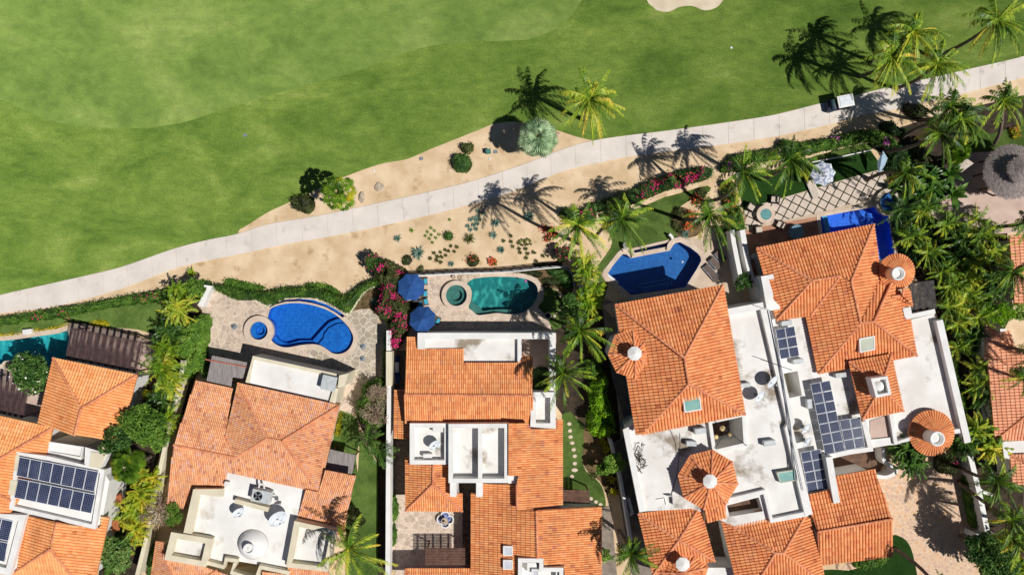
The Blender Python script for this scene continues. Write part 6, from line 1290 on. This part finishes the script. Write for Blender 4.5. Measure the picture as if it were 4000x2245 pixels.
blobtree('Y1480,700', 2.6, 1.25, 'lower of two pale twiggy dry shrubs along the boundary wall', G_dry, name='dry_shrub', cat='shrub', group='pale dry shrubs along the boundary wall', nb=9, dens=45, leaf=.13, branchy=True)
bush('Y1035,700 1060,710 1050,860 1045,940 1000,975 980,970 1010,800', .9, 'narrow bright yellow green shrub against the mottled roof wall', G_yel, name='shrub', cat='shrub', tmean=.6)
bush('E225,920 258,915 262,1140 232,1145', .8, 'narrow green climber strip on the left side of the capped wall block', G_hedge)
bush('E235,770 262,690 268,875 240,875', .8, 'narrow bright hedge strip below the bougainvillea beside the wall', G_hedge)
bush('F285,700 330,690 370,830 345,940 300,945 280,850', .8, 'narrow leafy bed at the upper part of the courtyard wall', G_hedge)
bush('F295,1000 335,985 350,1100 330,1180 290,1170', .8, 'narrow leafy bed at the lower part of the courtyard wall', G_hedge)
bush('V1540,612 1640,600 1720,600 1770,650 1790,730 1760,790 1700,770 1640,700 1560,650', .8, 'dense green groundcover patch in the corner right of the teal pool', G_dark, tmean=.7, leaf=.13)
bush('V1125,622 1280,612 1460,622 1490,660 1440,690 1380,660 1250,640 1140,640', .5, 'low brownish groundcover strip behind the teal pool', G_olive, name='groundcover', cat='groundcover', leaf=.11, tmean=.25)
bush('V1480,690 1600,680 1690,740 1700,780 1560,760 1490,740', .4, 'sparse dry groundcover patch above the small round lawn', G_olive, name='groundcover', cat='groundcover', leaf=.11, tmean=.45)
bush('R1745,495 1800,478 1870,495 1900,560 1895,610 1850,645 1780,640 1735,590', 1.3, 'neatly clipped round green bush on the sand above the path', G_dark, name='round_bush', cat='bush', dens=150, leaf=.12, bump_=.06, tmean=.6)
bush('R1810,400 1860,375 1915,385 1920,440 1880,475 1830,455', .9, 'small loose shrub above the clipped round bush', G_olive, name='shrub', cat='shrub', tmean=.6, dens=70)
bush('R205,900 260,870 350,870 400,910 410,980 370,1040 300,1020 220,985', 1.1, 'grey green loose shrub left of the small fan palm', G_olive, name='shrub', cat='shrub', tmean=.45, dens=80)
bush('X0,1060 200,960 420,880 640,830 850,805 930,850 900,930 830,950 600,1030 400,1080 200,1130 0,1200', 1.3, 'long hedge covered in magenta and coral bougainvillea beside the path', G_dark, name='bougainvillea', cat='shrub', fl=(m_petalP, 260, .14, 22), tmean=.5, bump_=.35)
bush('G490,240 640,190 850,110 1020,70 1110,60 1120,120 1000,180 880,230 760,270 600,290 480,300', 1.3, 'dark green hedge section between the sand and the angular pool lawn', G_dark, tmean=.5, bump_=.4)
bush('G210,300 300,260 380,300 480,260 560,330 520,420 400,440 280,400', 1.2, 'dark shrub mass with red flecks under the two garden palms', G_dark, name='shrub', cat='shrub', fl=(m_petalP, 50, .13, 5), bump_=.4)
fm = flowers_on(PW('X200,960 420,900 700,850 700,980 420,1040 250,1090', 1.1), 1.25, 110, .14, 0, 9); solo(fm, 'coral_flowers', m_petalO, 'coral orange blossoms scattered along the magenta hedge', 'flowers')
bush('J75,330 200,250 400,215 590,180 640,100 800,130 1000,110 1100,90 1300,30 1500,10 1640,60 1700,150 1600,170 1480,120 1300,150 1000,215 800,260 640,270 480,300 300,320 130,400 60,400', 1.3, 'long leafy hedge beside the path with a lilac flower patch', G_hedge, fl=(m_petalL, 110, .14, 4), tmean=.45, bump_=.35)
bush('J85,520 160,500 200,620 215,690 150,760 90,700', 1.5, 'upright green shrub with tiny orange flowers between the two gardens', G_hedge, name='shrub', cat='shrub', fl=(m_petalO, 90, .1, 12), bump_=.4)
bush('J130,760 230,730 262,840 275,950 180,960 120,880', 1.5, 'rounded green shrub at the left end of the lattice paving', G_hedge, name='shrub', cat='shrub', fl=(m_petalO, 30, .1, 6), bump_=.4)
bush('G1740,470 1830,490 1835,580 1760,580 1720,520', .9, 'small green shrub at the top of the left white wall', G_hedge, name='shrub', cat='shrub')
for k, (tx, r) in enumerate((('G1330,300', .45), ('G1290,345', .35), ('G1300,430', .38), ('G1345,470', .4), ('G1540,130', .6), ('G1440,330', .35), ('G1420,420', .4), ('G1500,200', .4))):
    c0 = one(tx, .4); bush('', .6, ['brown leaved shrub at the upper left of the coral flower bed','small dark shrub at the left edge of the coral flower bed','dark shrub at the lower left of the coral flower bed','dark shrub near the bottom of the coral flower bed','rounded dry shrub above the coral flower bed','coral flowering shrub in the middle of the round bed','coral flowering shrub below the shadowed trunk base','coral flowering shrub at the top of the round bed'][k], G_olive if k < 5 else G_hedge, name='shrub', cat='shrub', group='low shrubs of the coral flower bed', poly=circ(c0, r, 12), fl=(m_petalO, 70, .16, 4) if k >= 5 else None, tmean=.35, dens=120)
sheet('bed_soil', smooth(PW('G1270,300 1340,260 1430,290 1520,380 1560,480 1480,540 1370,550 1310,520 1290,440 1262,370'), 2), .04, m_dry)
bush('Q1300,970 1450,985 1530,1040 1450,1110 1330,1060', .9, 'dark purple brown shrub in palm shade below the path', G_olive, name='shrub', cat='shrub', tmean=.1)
bush('Q1080,1160 1180,1130 1240,1190 1330,1200 1290,1260 1160,1250', 1.2, 'dark round shrub where the long hedge ends near the palms', G_dark, name='shrub', cat='shrub', tmean=.3)
bush('N560,580 700,560 760,700 640,760 520,700', 1.0, 'brown and yellow leaved shrub under the leaning palms', G_olive, name='shrub', cat='shrub', tmean=.5)
bush('I15,-60 100,-70 M-420,60 -420,60 I130,10 240,60 245,110 150,150 20,140 -80,60 H480,1250 H480,1100', 1.8, 'bright lime green rounded tree in the side garden', G_lime) if False else None
bush('H470,1290 520,1200 500,1080 530,960 620,880 660,960 650,1080 690,1180 725,1300 720,1430 I250,90 130,155 20,110 10,40', 2.2, 'bright lime green clipped tree row beside the red roofed house', G_lime, name='lime_hedge', tmean=.55, bump_=.3, leaf=.2)
bush('H470,780 560,760 620,860 560,900 480,900', 1.8, 'small dark green bush between garden palms and lime hedge', G_hedge, name='shrub', cat='shrub')
blobtree('I230,390', 2.6, 1.0, 'spreading green shrub tree leaning over the narrow white wall', G_hedge, nb=9, leaf=.26, tm=.65); blobtree('I130,450', 2.0, .7, 'small green shrub tree left of the leaning one by the narrow white wall', G_hedge, nb=7, tm=.55)
bush('Z1120,650 1160,640 1190,700 1150,715', .5, 'tiny round shrub in the curved dry bed, upper one', G_olive, name='shrub', cat='shrub'); bush('Z1150,800 1220,810 1225,865 1160,850', .5, 'tiny round shrub in the curved dry bed, lower one', G_olive, name='shrub', cat='shrub')
bush('T905,520 970,540 1010,760 1040,1000 980,990 930,760', 1.2, 'green hedge on the driveway side of the long white wall', G_hedge, tmean=.55)
bush('T655,370 720,330 800,350 840,420 820,490 740,510 665,460', 1.5, 'rounded shrub with a pink sprig below the round turret', G_olive, name='round_bush', cat='bush', fl=(m_petalP, 14, .12, 1), tmean=.4)
bush('T1040,680 1150,690 1180,760 1060,760', .8, 'bright green shrub beside the curved kerb right of the driveway wall', G_hedge, name='shrub', cat='shrub')
bush('T-120,1300 60,1290 180,1250 160,1330 0,1390 -140,1380', .7, 'leafy shrubs along the roof edge on the bottom lawn', G_hedge, name='shrub', cat='shrub')
bush('K1010,300 1090,340 1110,500 1200,850 1230,1000 1160,960 1080,700 1020,480', 1.3, 'yellow green hedge along the right terrace parapet', G_hedge, tmean=.7)
bush('B960,1446 1010,1300 1040,1060 1080,840 1120,815 1120,1000 1060,1300 1020,1446', 1.2, 'narrow clipped hedge along the white wall with brown shutters', G_hedge, tmean=.5)
bush('A1890,640 1928,650 1928,900 1880,860', 1.0, 'small clipped hedge block near the reed canopy', G_hedge); bush('C190,900 240,900 230,1090 190,1090', 1.2, 'upright clipped hedge beside the grey reed canopy', G_hedge)
bush('A1560,560 1700,420 1850,330 1928,330 1920,560 1850,720 1740,760 1700,960 1820,830 1850,740 1860,820 1740,940 1700,780', 1.9, 'dense bright green creeper hedge left of the flagstone terrace', G_lime, tmean=.35, bump_=.35) if False else bush('A1640,520 1720,400 1850,330 1928,330 1925,480 1900,640 1850,820 1740,930 1710,900 1730,740 1650,680', 1.9, 'dense bright green creeper hedge left of the flagstone terrace', G_hedge, tmean=.75, bump_=.35)
bush('B1365,1446 1420,1200 1480,1150 1440,1446', 1.0, 'green hedge strip beside the lower pale wall', G_hedge, tmean=.45)
bush('A840,385 880,362 960,362 1010,385 1015,430 950,415 860,410', .35, 'pale yellow flowering patch behind the post and rail fence', G_yel, name='flower_bed', cat='flower bed', tmean=.9)
bush('A-150,480 0,490 170,480 180,500 0,515 -150,510', .35, 'pale yellow flower strip at the left end of the pool rim', G_yel, name='flower_bed', cat='flower bed', tmean=.8); bush('A300,450 450,435 580,408 640,390 640,408 560,435 430,462 310,468', .35, 'pale yellow flower strip above the middle of the pool rim', G_yel, name='flower_bed', cat='flower bed', tmean=.8)
bush('C1650,500 1690,420 1780,350 1850,330 1900,420 1800,490 1700,500', .22, 'brown pebbly groundcover in the agave bed', G_olive, name='groundcover', cat='groundcover', leaf=.1, tmean=.15, dens=60)
bush('E1645,1065 1800,1065 1800,1270 1645,1270', 1.2, 'dark planting in the small white walled patio', G_dark, name='shrub', cat='shrub', tmean=.45)
bush('N1780,330 1850,320 1900,420 1820,450', .7, 'orange and yellow flowering shrub in a round bed near the palapa', G_yel, name='shrub', cat='shrub', fl=(m_petalO, 30, .12, 3))
bush('O1010,100 1080,60 1060,220', .8, 'shrub', G_hedge) if False else None
# trees
bush('N190,560 330,520 480,560 560,640 500,760 360,820 240,860 200,760 260,660', 1.0, 'dark shrubs behind the pale cloth at the end of the artificial lawn', G_dark, name='shrub', cat='shrub', tmean=.2, bump_=.5, dens=70, leaf=.2)
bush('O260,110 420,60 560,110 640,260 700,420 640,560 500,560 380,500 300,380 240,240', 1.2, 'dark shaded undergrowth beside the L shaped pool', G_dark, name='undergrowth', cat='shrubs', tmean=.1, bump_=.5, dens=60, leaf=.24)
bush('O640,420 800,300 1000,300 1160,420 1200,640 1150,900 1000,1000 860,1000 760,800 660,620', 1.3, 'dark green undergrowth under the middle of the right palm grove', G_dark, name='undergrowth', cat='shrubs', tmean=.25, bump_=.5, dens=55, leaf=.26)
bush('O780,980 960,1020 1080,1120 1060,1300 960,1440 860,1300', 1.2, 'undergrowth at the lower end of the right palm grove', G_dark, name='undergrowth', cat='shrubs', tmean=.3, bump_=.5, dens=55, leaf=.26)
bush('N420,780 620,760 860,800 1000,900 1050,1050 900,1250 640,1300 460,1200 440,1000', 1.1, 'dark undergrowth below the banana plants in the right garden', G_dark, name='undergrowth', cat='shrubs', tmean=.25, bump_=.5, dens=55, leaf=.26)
blobtree('A300,850', 3.0, 2.05, 'frangipani tree with white blossoms beside the left teal pool', G_dark, name='frangipani_tree', nb=13, leaf=.3, fl=(m_petalW, 26, .18), tm=.5, dens=42)
blobtree('A1330,1330', 5.0, 1.85, 'large loose leafy tree overhanging the plain orange roof corner', G_hedge, nb=15, leaf=.26, tm=.42, dens=42); blobtree('B1090,170', 4.6, 1.5, 'dark rounded tree above the green fan palm', G_dark, nb=12, tm=.35, dens=42); blobtree('B1400,80', 4.2, 1.5, 'mid green tree between the two left houses', G_hedge, nb=12, tm=.6, dens=42)
blobtree('B1100,1250', 3.4, 1.7, 'glossy blue green tree near the bottom left corner', G_dark, nb=12, leaf=.28, tm=.75); blobtree('B1460,870', 3.0, 1.5, 'pale bare branched tree beside the mottled roof', G_dry, nb=10, dens=30, leaf=.13, branchy=True, tm=.4); blobtree('B1620,880', 2.6, 1.0, 'round clipped shrub tree right of the bare branched one', G_hedge, nb=9, tm=.4, leaf=.15, dens=110)
blobtree('D1880,900', 2.4, 1.1, 'brown leaved shrub beside the bottom right of the mottled roof', G_olive, nb=9, tm=.2, name='shrub', cat='shrub')
blobtree('H330,350', 4.2, 1.3, 'dark green leafy tree left of the side garden palms', G_dark, nb=10, tm=.65, leaf=.22); blobtree('G300,1180', 3.4, 1.0, 'dark shrub tree below the corner of the teal pool garden', G_dark, nb=8, tm=.5)
blobtree('O1210,1020', 3.4, 1.25, 'round bright green tree between the pink clay roofs', G_lime, nb=11, tm=.4, leaf=.2); blobtree('O1410,1020', 3.2, .9, 'smaller bright green tree at the right edge between pink clay roofs', G_hedge, nb=9, tm=.8)
blobtree('I160,1260', 2.0, .6, 'small round green tree at the bottom by the side path', G_hedge, nb=7, tm=.7); blobtree('T160,300', 0, .1, 'x', G_dark) if False else None
blobtree('L250,120', 2.4, .9, 'small dark shrub tree on the shaded strip between the white walls', G_dark, nb=8, tm=.3)
blobtree('C1830,60', 1.6, .9, 'dark bougainvillea bush on the sand left of the tall pink one', G_dark, name='shrub', cat='shrub', nb=8, tm=.3, fl=(m_petalP, 20, .13))
blobtree('G240,700', 1.6, .8, 'reddish flowering shrub under the leftmost garden palm', G_olive, name='shrub', cat='shrub', nb=8, tm=.3, fl=(m_petalP, 24, .13))
blobtree('T1060,1200', 4.0, 1.7, 'dark leafy tree at the bottom right beside the driveway', G_dark, nb=11, tm=.45, leaf=.26); blobtree('T1200,1330', 4.4, 1.9, 'dark green tree in the bottom right corner', G_dark, nb=11, tm=.55, leaf=.26)
# ================================================================ palms
coconut('U1090,340', 7.6, 's2275,466', 'lone coconut palm with yellow green fronds on the fairway edge', L=3.9, n=38, yel=.3, wind=(.2,-.45), bend=.1)
coconut('Q1370,310', 8.6, 's3400,240', 'topmost palm of the cluster on the grass near the golf cart', yel=.2, L=3.7, n=32); coconut('Q1165,545', 8.5, 's3357,299', 'left palm of the cluster above the golf cart, trunk base visible', yel=.24, L=3.6, n=32); coconut('Q1590,610', 8.4, 's3500,345', 'palm hanging over the path in the cluster right of the golf cart', yel=.22, L=3.7, n=32); coconut('Q2150,200', 9.8, 's3645,225', 'big palm at the top right with a long bare slanting trunk', yel=.16, L=3.9, n=32, bend=-.3)
coconut('Q1720,1000', 8.0, 's3593,469', 'palm just below the path at the right, upper of the leaning pair', L=3.2, bend=.4); coconut('Q1830,1130', 8.0, 's3519,539', 'palm with long slanting trunk crossing the hedge end', L=3.2, bend=.5); coconut('N880,400', 7.6, 's3453,593', 'palm leaning right with the pale cloth tied to its trunk', L=3.0, bend=-.3); coconut('Q2210,950', 7.6, 's3880,565', 'palm near the right edge above the thatched palapa', L=3.0, yel=.08); coconut('N440,880', 6.8, 's3385,703', 'palm leaning right beside the spa of the L shaped pool', L=2.6, bend=.4)
coconut('J250,410', 10.5, 's2737,789', 'palm with curved bare trunk over the lilac flower hedge', L=3.2, bend=-.8); coconut('J690,300', 10.5, 's2975,700', 'tall palm between the lilac hedge and the patterned parasol', L=3.2, bend=.3); coconut('G1620,345', 12.5, 's2668,858', 'tall palm rooted in the round coral flower bed', L=3.4, bend=.4); coconut('G800,370', 12.0, 's2326,926', 'tall palm leaning over the lawn of the angular pool', L=3.4, bend=.3, yel=.04); coconut('G380,430', 12.0, 's2262,949', 'tall palm with bright drooping fronds on the sand right of the cacti', L=3.3, bend=.2, yel=.16)
coconut('H400,460', 7.5, 's2250,1275', 'upper palm of the pair between the white parapet and the red roofed house', L=3.5, yel=.08); coconut('H240,860', 7.0, 's2190,1400', 'lower palm of the pair, hanging over the white parapet corner', L=3.7, yel=.04)
coconut('F-90,1200', 7.5, 's1368,2080', 'large palm at the bottom between the domed roof and the courtyard', L=4.2, yel=.16); coconut('I395,1240', 6.6, 's2418,2075', 'palm at the bottom left of the red roofed house with bent pale trunk', L=3.0, bend=.5)
coconut('T1185,560', 7.2, 's3735,1815', 'upper driveway palm whose trunk crosses the long white wall', L=3.0, bend=.2, yel=.02); coconut('T1330,930', 7.4, 's3745,1880', 'middle driveway palm with a long trunk crossing the white wall', L=3.1, bend=-.3, yel=.02); coconut('T1390,1120', 7.0, 's3865,1985', 'lowest driveway palm near the right bottom corner', L=2.9); coconut('s3690,2330', 8.5, 's3498,2143', 'palm at the bottom edge with dark slanting trunk over the small lawn', L=3.1, bend=.3)
coconut('O1330,620', 6.4, 's3798,1041', 'palm at the right edge over the pink clay roof, upper trunk', L=2.8, bend=.2); coconut('O1570,1400', 7.2, 's3836,1352', 'palm beyond the right edge with trunk crossing the pink clay roof', L=2.9, bend=.2); coconut('O1490,170', 5.5, None, 'palm at the right edge below the palapa shadow', L=2.2, n=16)
coconut('K1930,560', 7.5, 's4080,1500', 'palm at the far right edge dropping fronds on the pink roof', L=2.6, n=16)
fanpalm('U600,690', 4.6, None, 'big round silver green fan palm beside the path', G_silver, 44, 1.5, .85, 'silver_fan_palm', 16, trunk_r=.24)
fanpalm('R655,850', 5.6, None, 'small green fan palm with some yellow leaves on the sand', G_fan, 26, 1.5, .62, ns=12, yel=.2)
fanpalm('B1200,430', 5.0, None, 'green fan palm between the solar deck and the pale wall', G_fan, 30, 1.4, .72); fanpalm('N1110,620', 4.2, None, 'small fan palm beside the cream awning', G_fan, 18, .9, .6)
clump('A1530,830', 4.2, 'single feathery palm right of the dark pergola corner', 18, 2.6, stems=1, ll=.6, yel=.05, nl=30)
names = {
 'small feather palm at the top of the green strip left of the terrace':'A1700,130','second feather palm down the green strip, above the creeper':'A1680,250','dark feather palm at the right end of the left lawn':'A1590,480',
 'feather palm beside the dark pergola corner post':'A1560,650','feather palm against the pale wall below the creeper':'A1600,960','feather palm by the white gable wall of the left house':'A1500,1130','feather palm left of the shadowed side alley':'A1560,1290',
 'yellow feather palm beside the brown shutters, uppermost':'B1400,560','yellow feather palm right of the brown shutters':'B1310,700','golden feather palm below the brown shutters':'B1240,860','golden feather palm beside the bare branched tree':'B1290,1000','yellow green feather palm near the lower pale wall':'B1230,1110'}
for k, (lb, tx) in enumerate(names.items()): clump(tx, random.uniform(2.0,3.2), lb, 12, random.uniform(1.1,1.8), [G_young, G_palm, G_banana][k % 3] if k <= 6 else G_young, yel=.22 if k > 6 else .0, spread=random.uniform(.3,.7), stems=random.choice((2,3,4)))
for lb, tx, z, R, m in (('dark leafy tree at the top of the green strip beside the terrace','A1830,60',2.4,1.0,G_hedge),('dark shrub tree at the edge of the left garden lawn','A1500,560',2.0,.7,G_dark),('dense shrub behind the small feather palms','A1640,820',1.8,.9,G_dark),('yellow croton shrub against the white gable wall','A1390,1060',1.6,.55,G_yel),('shaded shrub among the golden feather palms','B1330,860',1.8,.7,G_dark),('shaded shrub below the green fan palm','B1340,560',2.2,.9,G_hedge),('mid green tree top above the alley shadow','B1500,180',3.4,1.0,G_hedge)): blobtree(tx, z, R, lb, m, nb=8, tm=.45)
clump('Y1410,1010', 3.2, 'dark green feather palm over the garden lawn, upper of two', 15, 1.9, G_banana, stems=1, ll=.55); clump('Y1545,1170', 3.2, 'dark green feather palm touching the boundary wall, lower of two', 15, 1.9, G_banana, stems=1, ll=.55)
names = {'feather palm beside the narrow wall at the top of the side garden':'G430,790','yellow feather palm below the leftmost garden palm':'G460,900','feather palm left of the angular pool corner':'G520,1050','feather palm in the shade beside the terrace corner':'G480,1180','feather palm above the upper side garden palm':'H470,180'}
for lb, tx in names.items(): clump(tx, 2.6, lb, 11, 1.4, yel=.12)
names = {'lush feather palm below the spa at the top of the right palm grove':'O290,60','feather palm left of the beige patio in the right grove':'O500,40','bright feather palm standing against the beige patio':'O960,150','feather palm in the grove left of the patio steps':'O740,190','feather palm in the upper centre of the right grove':'O890,310','feather palm at the right of the upper grove':'O1060,290','shaded feather palm beside the L shaped pool end':'O400,300','feather palm in the shaded left part of the grove':'O560,430',
 'feather palm in the middle of the right grove':'O850,480','feather palm with bright tips near the grey yard':'O1120,440','feather palm above the long trunk in the grove':'O960,560','feather palm left of the steel canopy corner':'O700,620','feather palm right of the middle grove':'O1180,660','feather palm below the long trunk':'O960,700','feather palm near the dark slatted canopy':'O780,780','feather palm in the lower middle grove':'O930,860','feather palm near the round bright tree':'O1180,830','feather palm beside the white terrace corner':'O760,950',
 'bright feather palm just left of the round bright tree':'O1040,1060','feather palm over the right terrace wall':'O850,1100','large drooping feather palm above the pink roof':'O960,1220','feather palm at the lower end of the grove':'O850,1330','feather palm touching the pink roof eave, upper':'K1370,440','feather palm touching the pink roof eave, middle':'K1390,620','feather palm touching the pink roof eave, lower':'K1420,790','dark fronds lying over the pink roof':'K1650,980','feather palm beside the lower pink roof wall':'K1330,1250'}
for k, (lb, tx) in enumerate(names.items()): clump(tx, 2.8 if k < 22 else 2.4, lb, 11, random.uniform(1.5,2.1), G_palm if k % 4 else G_banana, stems=2, ll=.42, yel=-.16 if tx[0] == 'O' and float(tx[1:].split(',')[0]) < 800 else -.06, lw=.07, nl=24, name='feather_palm', group='feather palms of the right grove')
for lb, tx in {'bushy palm at the foot of the flat entry terrace':'T330,260','bushy palm over the left part of the driveway':'T400,380','bushy palm right of the round turret':'T850,200','feather palm above the long white wall':'T1000,90','drooping feather palm right of the long wall':'T1130,240','feather palm in the bottom right mass, upper':'T1150,1290','feather palm in the bottom right mass, lower':'T1280,1180','feather palm in the bottom right corner':'T1400,1400'}.items(): clump(tx, 2.8, lb, 13, 1.6, G_banana if 'bushy' in lb else G_palm, stems=4, ll=.45, lw=.12, group='feather palms around the driveway', yel=.05)
for lb, tx in {'broad leaved banana plant beside the spa rim':'N480,1100','broad leaved banana plant in the middle of the right garden':'N760,1060','large banana leaves near the beige patio':'N980,900','large banana leaves pointing at the patio edge':'N1020,1160','banana plant below the spa in the shade':'N640,1180','banana plant right of the round coral bed palms':'N700,960'}.items(): plantlet(tx, 'banana', 2.0, lb, 'banana_plant', 'plant', 'banana plants in the right garden', 1.2)
plantlet('T1075,420', 'banana', 1.1, 'bright green broad leaved plant in the soil right of the wall', 'banana_plant', 'plant', None, .8)
for lb, tx in {'spiky yellow green plant below the lime tree row, uppermost':'I130,190','spiky yellow plant second down the narrow white wall':'I160,255','spiky yellow plant third down the narrow white wall':'I210,535','spiky yellow plant lowest beside the narrow white wall':'I235,655'}.items(): plantlet(tx, 'aloe', .75, lb, 'spiky_plant', 'plant', 'spiky yellow plants by the narrow wall', .3, G_yel)
# desert garden
AG = {'large':[('V325,455',.95,'largest dark agave on the sand above the teal pool')], }
plantlet('V325,455', 'agave', .95, 'largest dark agave on the sand above the teal pool', 'agave', 'agave', 'agaves on the sand', .1, G_agave)
for lb, tx, s in (('blue agave half in palm shadow on the sand','V1370,110',.8),('blue agave left of the palm shadow','V1055,170',.6),('blue agave above the fence, centre of the sand','V1030,285',.55),('grey agave at the left of the desert garden','V130,318',.5),('green agave with wide leaves near the railing','V1105,425',.55),('small round agave just above the railing','V635,558',.42),('agave with pink flowers at the right of the sand','V1612,428',.5),('single agave in the rocky bed beside the bougainvillea','C1845,425',.55),('agave in the shaded strip between the white walls','J185,1020',.4),('agave near the coral flower bed','G1390,520',.55)): plantlet(tx, 'agave', s, lb, 'agave', 'agave', 'agaves on the sand', .08)
plantlet('V805,318', 'tuft', .75, 'large spiky grass tuft in the middle of the sand', 'grass_tuft', 'grass tuft', None, .08, G_olive); plantlet('C125,155', 'aloe', .75, 'small dark young palm alone on the sand below the path', 'young_palm', 'palm', None, .3, G_palm)
for lb, txs, kind, s, nm in (('small agave in the loose cluster on the sand', 'V885,60 940,80 815,140 850,128 885,112 905,138 868,140 880,180 790,200 845,190 815,235 868,228', 'agave', .33, 'small_agave'),
                         ('tiny pale aloe in the left cluster on the sand', 'V445,218 412,255 478,245 392,292 448,282 490,310 430,318 458,355 520,280 620,140', 'aloe', .26, 'small_aloe')):
    for k, tx in enumerate(byx(txs)):
        plantlet(tx if tx[0] == 'V' else 'V'+tx, kind, s, lb+', '+ORD[k]+' from the left', nm, 'plant', lb.split(' in ')[0]+'s', .05)
for lb, tx in {'small bright aloe alone at the left of the desert garden':'V262,240'}.items(): plantlet(tx, 'aloe', .35, lb, 'aloe', 'plant', None, .05, G_young)
bush('', .8, 'dark rounded desert shrub with shadow on the upper sand', G_dark, name='shrub', cat='shrub', poly=circ(one('V605,290', .5), .42, 12), tmean=.55, dens=160, leaf=.12)
bush('', .6, 'green shrub with red flowers just above the railing', G_olive, name='shrub', cat='shrub', poly=circ(one('V835,525', .4), .6, 12), tmean=.4, dens=60, fl=(m_petalO, 26, .11, 5), leaf=.14); bush('', .5, 'bright coral flowering shrub above the railing', G_hedge, name='shrub', cat='shrub', poly=circ(one('V1032,535', .4), .36, 12), dens=60, fl=(m_petalO, 60, .15, 5))
bush('', .5, 'round olive shrub at the left of the desert garden', G_olive, name='shrub', cat='shrub', poly=circ(one('V208,520', .3), .5, 12), tmean=.4, dens=60, leaf=.13); bush('', .3, 'small yellowish shrub near the railing corner', G_olive, name='shrub', cat='shrub', poly=circ(one('V335,598', .3), .42, 12), tmean=.7, dens=50, leaf=.13)
for k, (tx, r) in enumerate((('V1520,225', .34), ('V1580,235', .3), ('V1575,275', .3), ('V1540,310', .34), ('V1620,285', .28))): bush('', .4, 'small orange flowering shrub on the sand left of the bright drooping palm, '+['topmost left','topmost right','middle','lowest','rightmost'][k], G_olive, name='shrub', cat='shrub', group='orange flowering shrubs on the sand', poly=circ(one(tx, .3), r, 10), fl=(m_petalO, 26, .13, 3), dens=60, tmean=.3)
def cactus(tx, s, lb):
    c0 = one(tx, .1); mb = MB(); rosette(mb, c0, 34, s*.85, s*.16, 85, 15, .25, .5, .2, 2, .5)
    return solo(mb, 'cactus', G_aloe_d, lb, 'cactus', 'clumps of upright cacti on the sand', org=c0)
G_aloe_d = leafy('cactus_skin', [(0.0,c(76,60,38)),(0.4,c(98,94,48)),(0.75,c(116,128,62)),(1.0,c(146,148,84))], .1, .7)
for k, tx in enumerate(byx('475,455 505,488 545,492 500,522 538,540 690,398 440,505')): cactus('V'+tx, .36, 'green upright cactus clump in the left patch on the sand, '+ORD[k]+' from the left')
for k, tx in enumerate(byx('535,447 580,425 612,437 585,475 665,440 632,388')): cactus('V'+tx, .3, 'small brown cactus clump in the middle of the sand, '+ORD[k]+' from the left')
for k, tx in enumerate(byx('1195,295 1130,340 1200,348 1270,360 1215,392 1275,415 1285,450')): cactus('V'+tx, .34, 'dark cactus clump below the palm shadow on the sand, '+ORD[k]+' from the left')
for k, tx in enumerate(byx('1338,415 1355,460 1415,450 1500,482 1342,502 1435,530')): cactus('V'+tx, .36, 'green upright cactus clump in the right patch near the railing, '+ORD[k]+' from the left')
for tx, lb in (('V1310,352', 'left prickly pear with flat pads beside the palm shadow'), ('V1360,345', 'right prickly pear with flat pads beside the palm shadow')):
    c0 = one(tx, 0); mb = MB()
    for k in range(7):
        a = k*.9; d = Vector((math.cos(a), math.sin(a), .8)).normalized(); p = c0+d*(.12+.05*k); s = Vector((-d.y, d.x, 0)).normalized()*.11; u = d*.16; mb.slab([p-u*.9, p-s, p-s*.8+u, p+u*1.3, p+s*.8+u, p+s], .03, .5)
    solo(mb, 'prickly_pear', G_aloe_d, lb, 'cactus', org=c0)
bpy.context.view_layer.update()
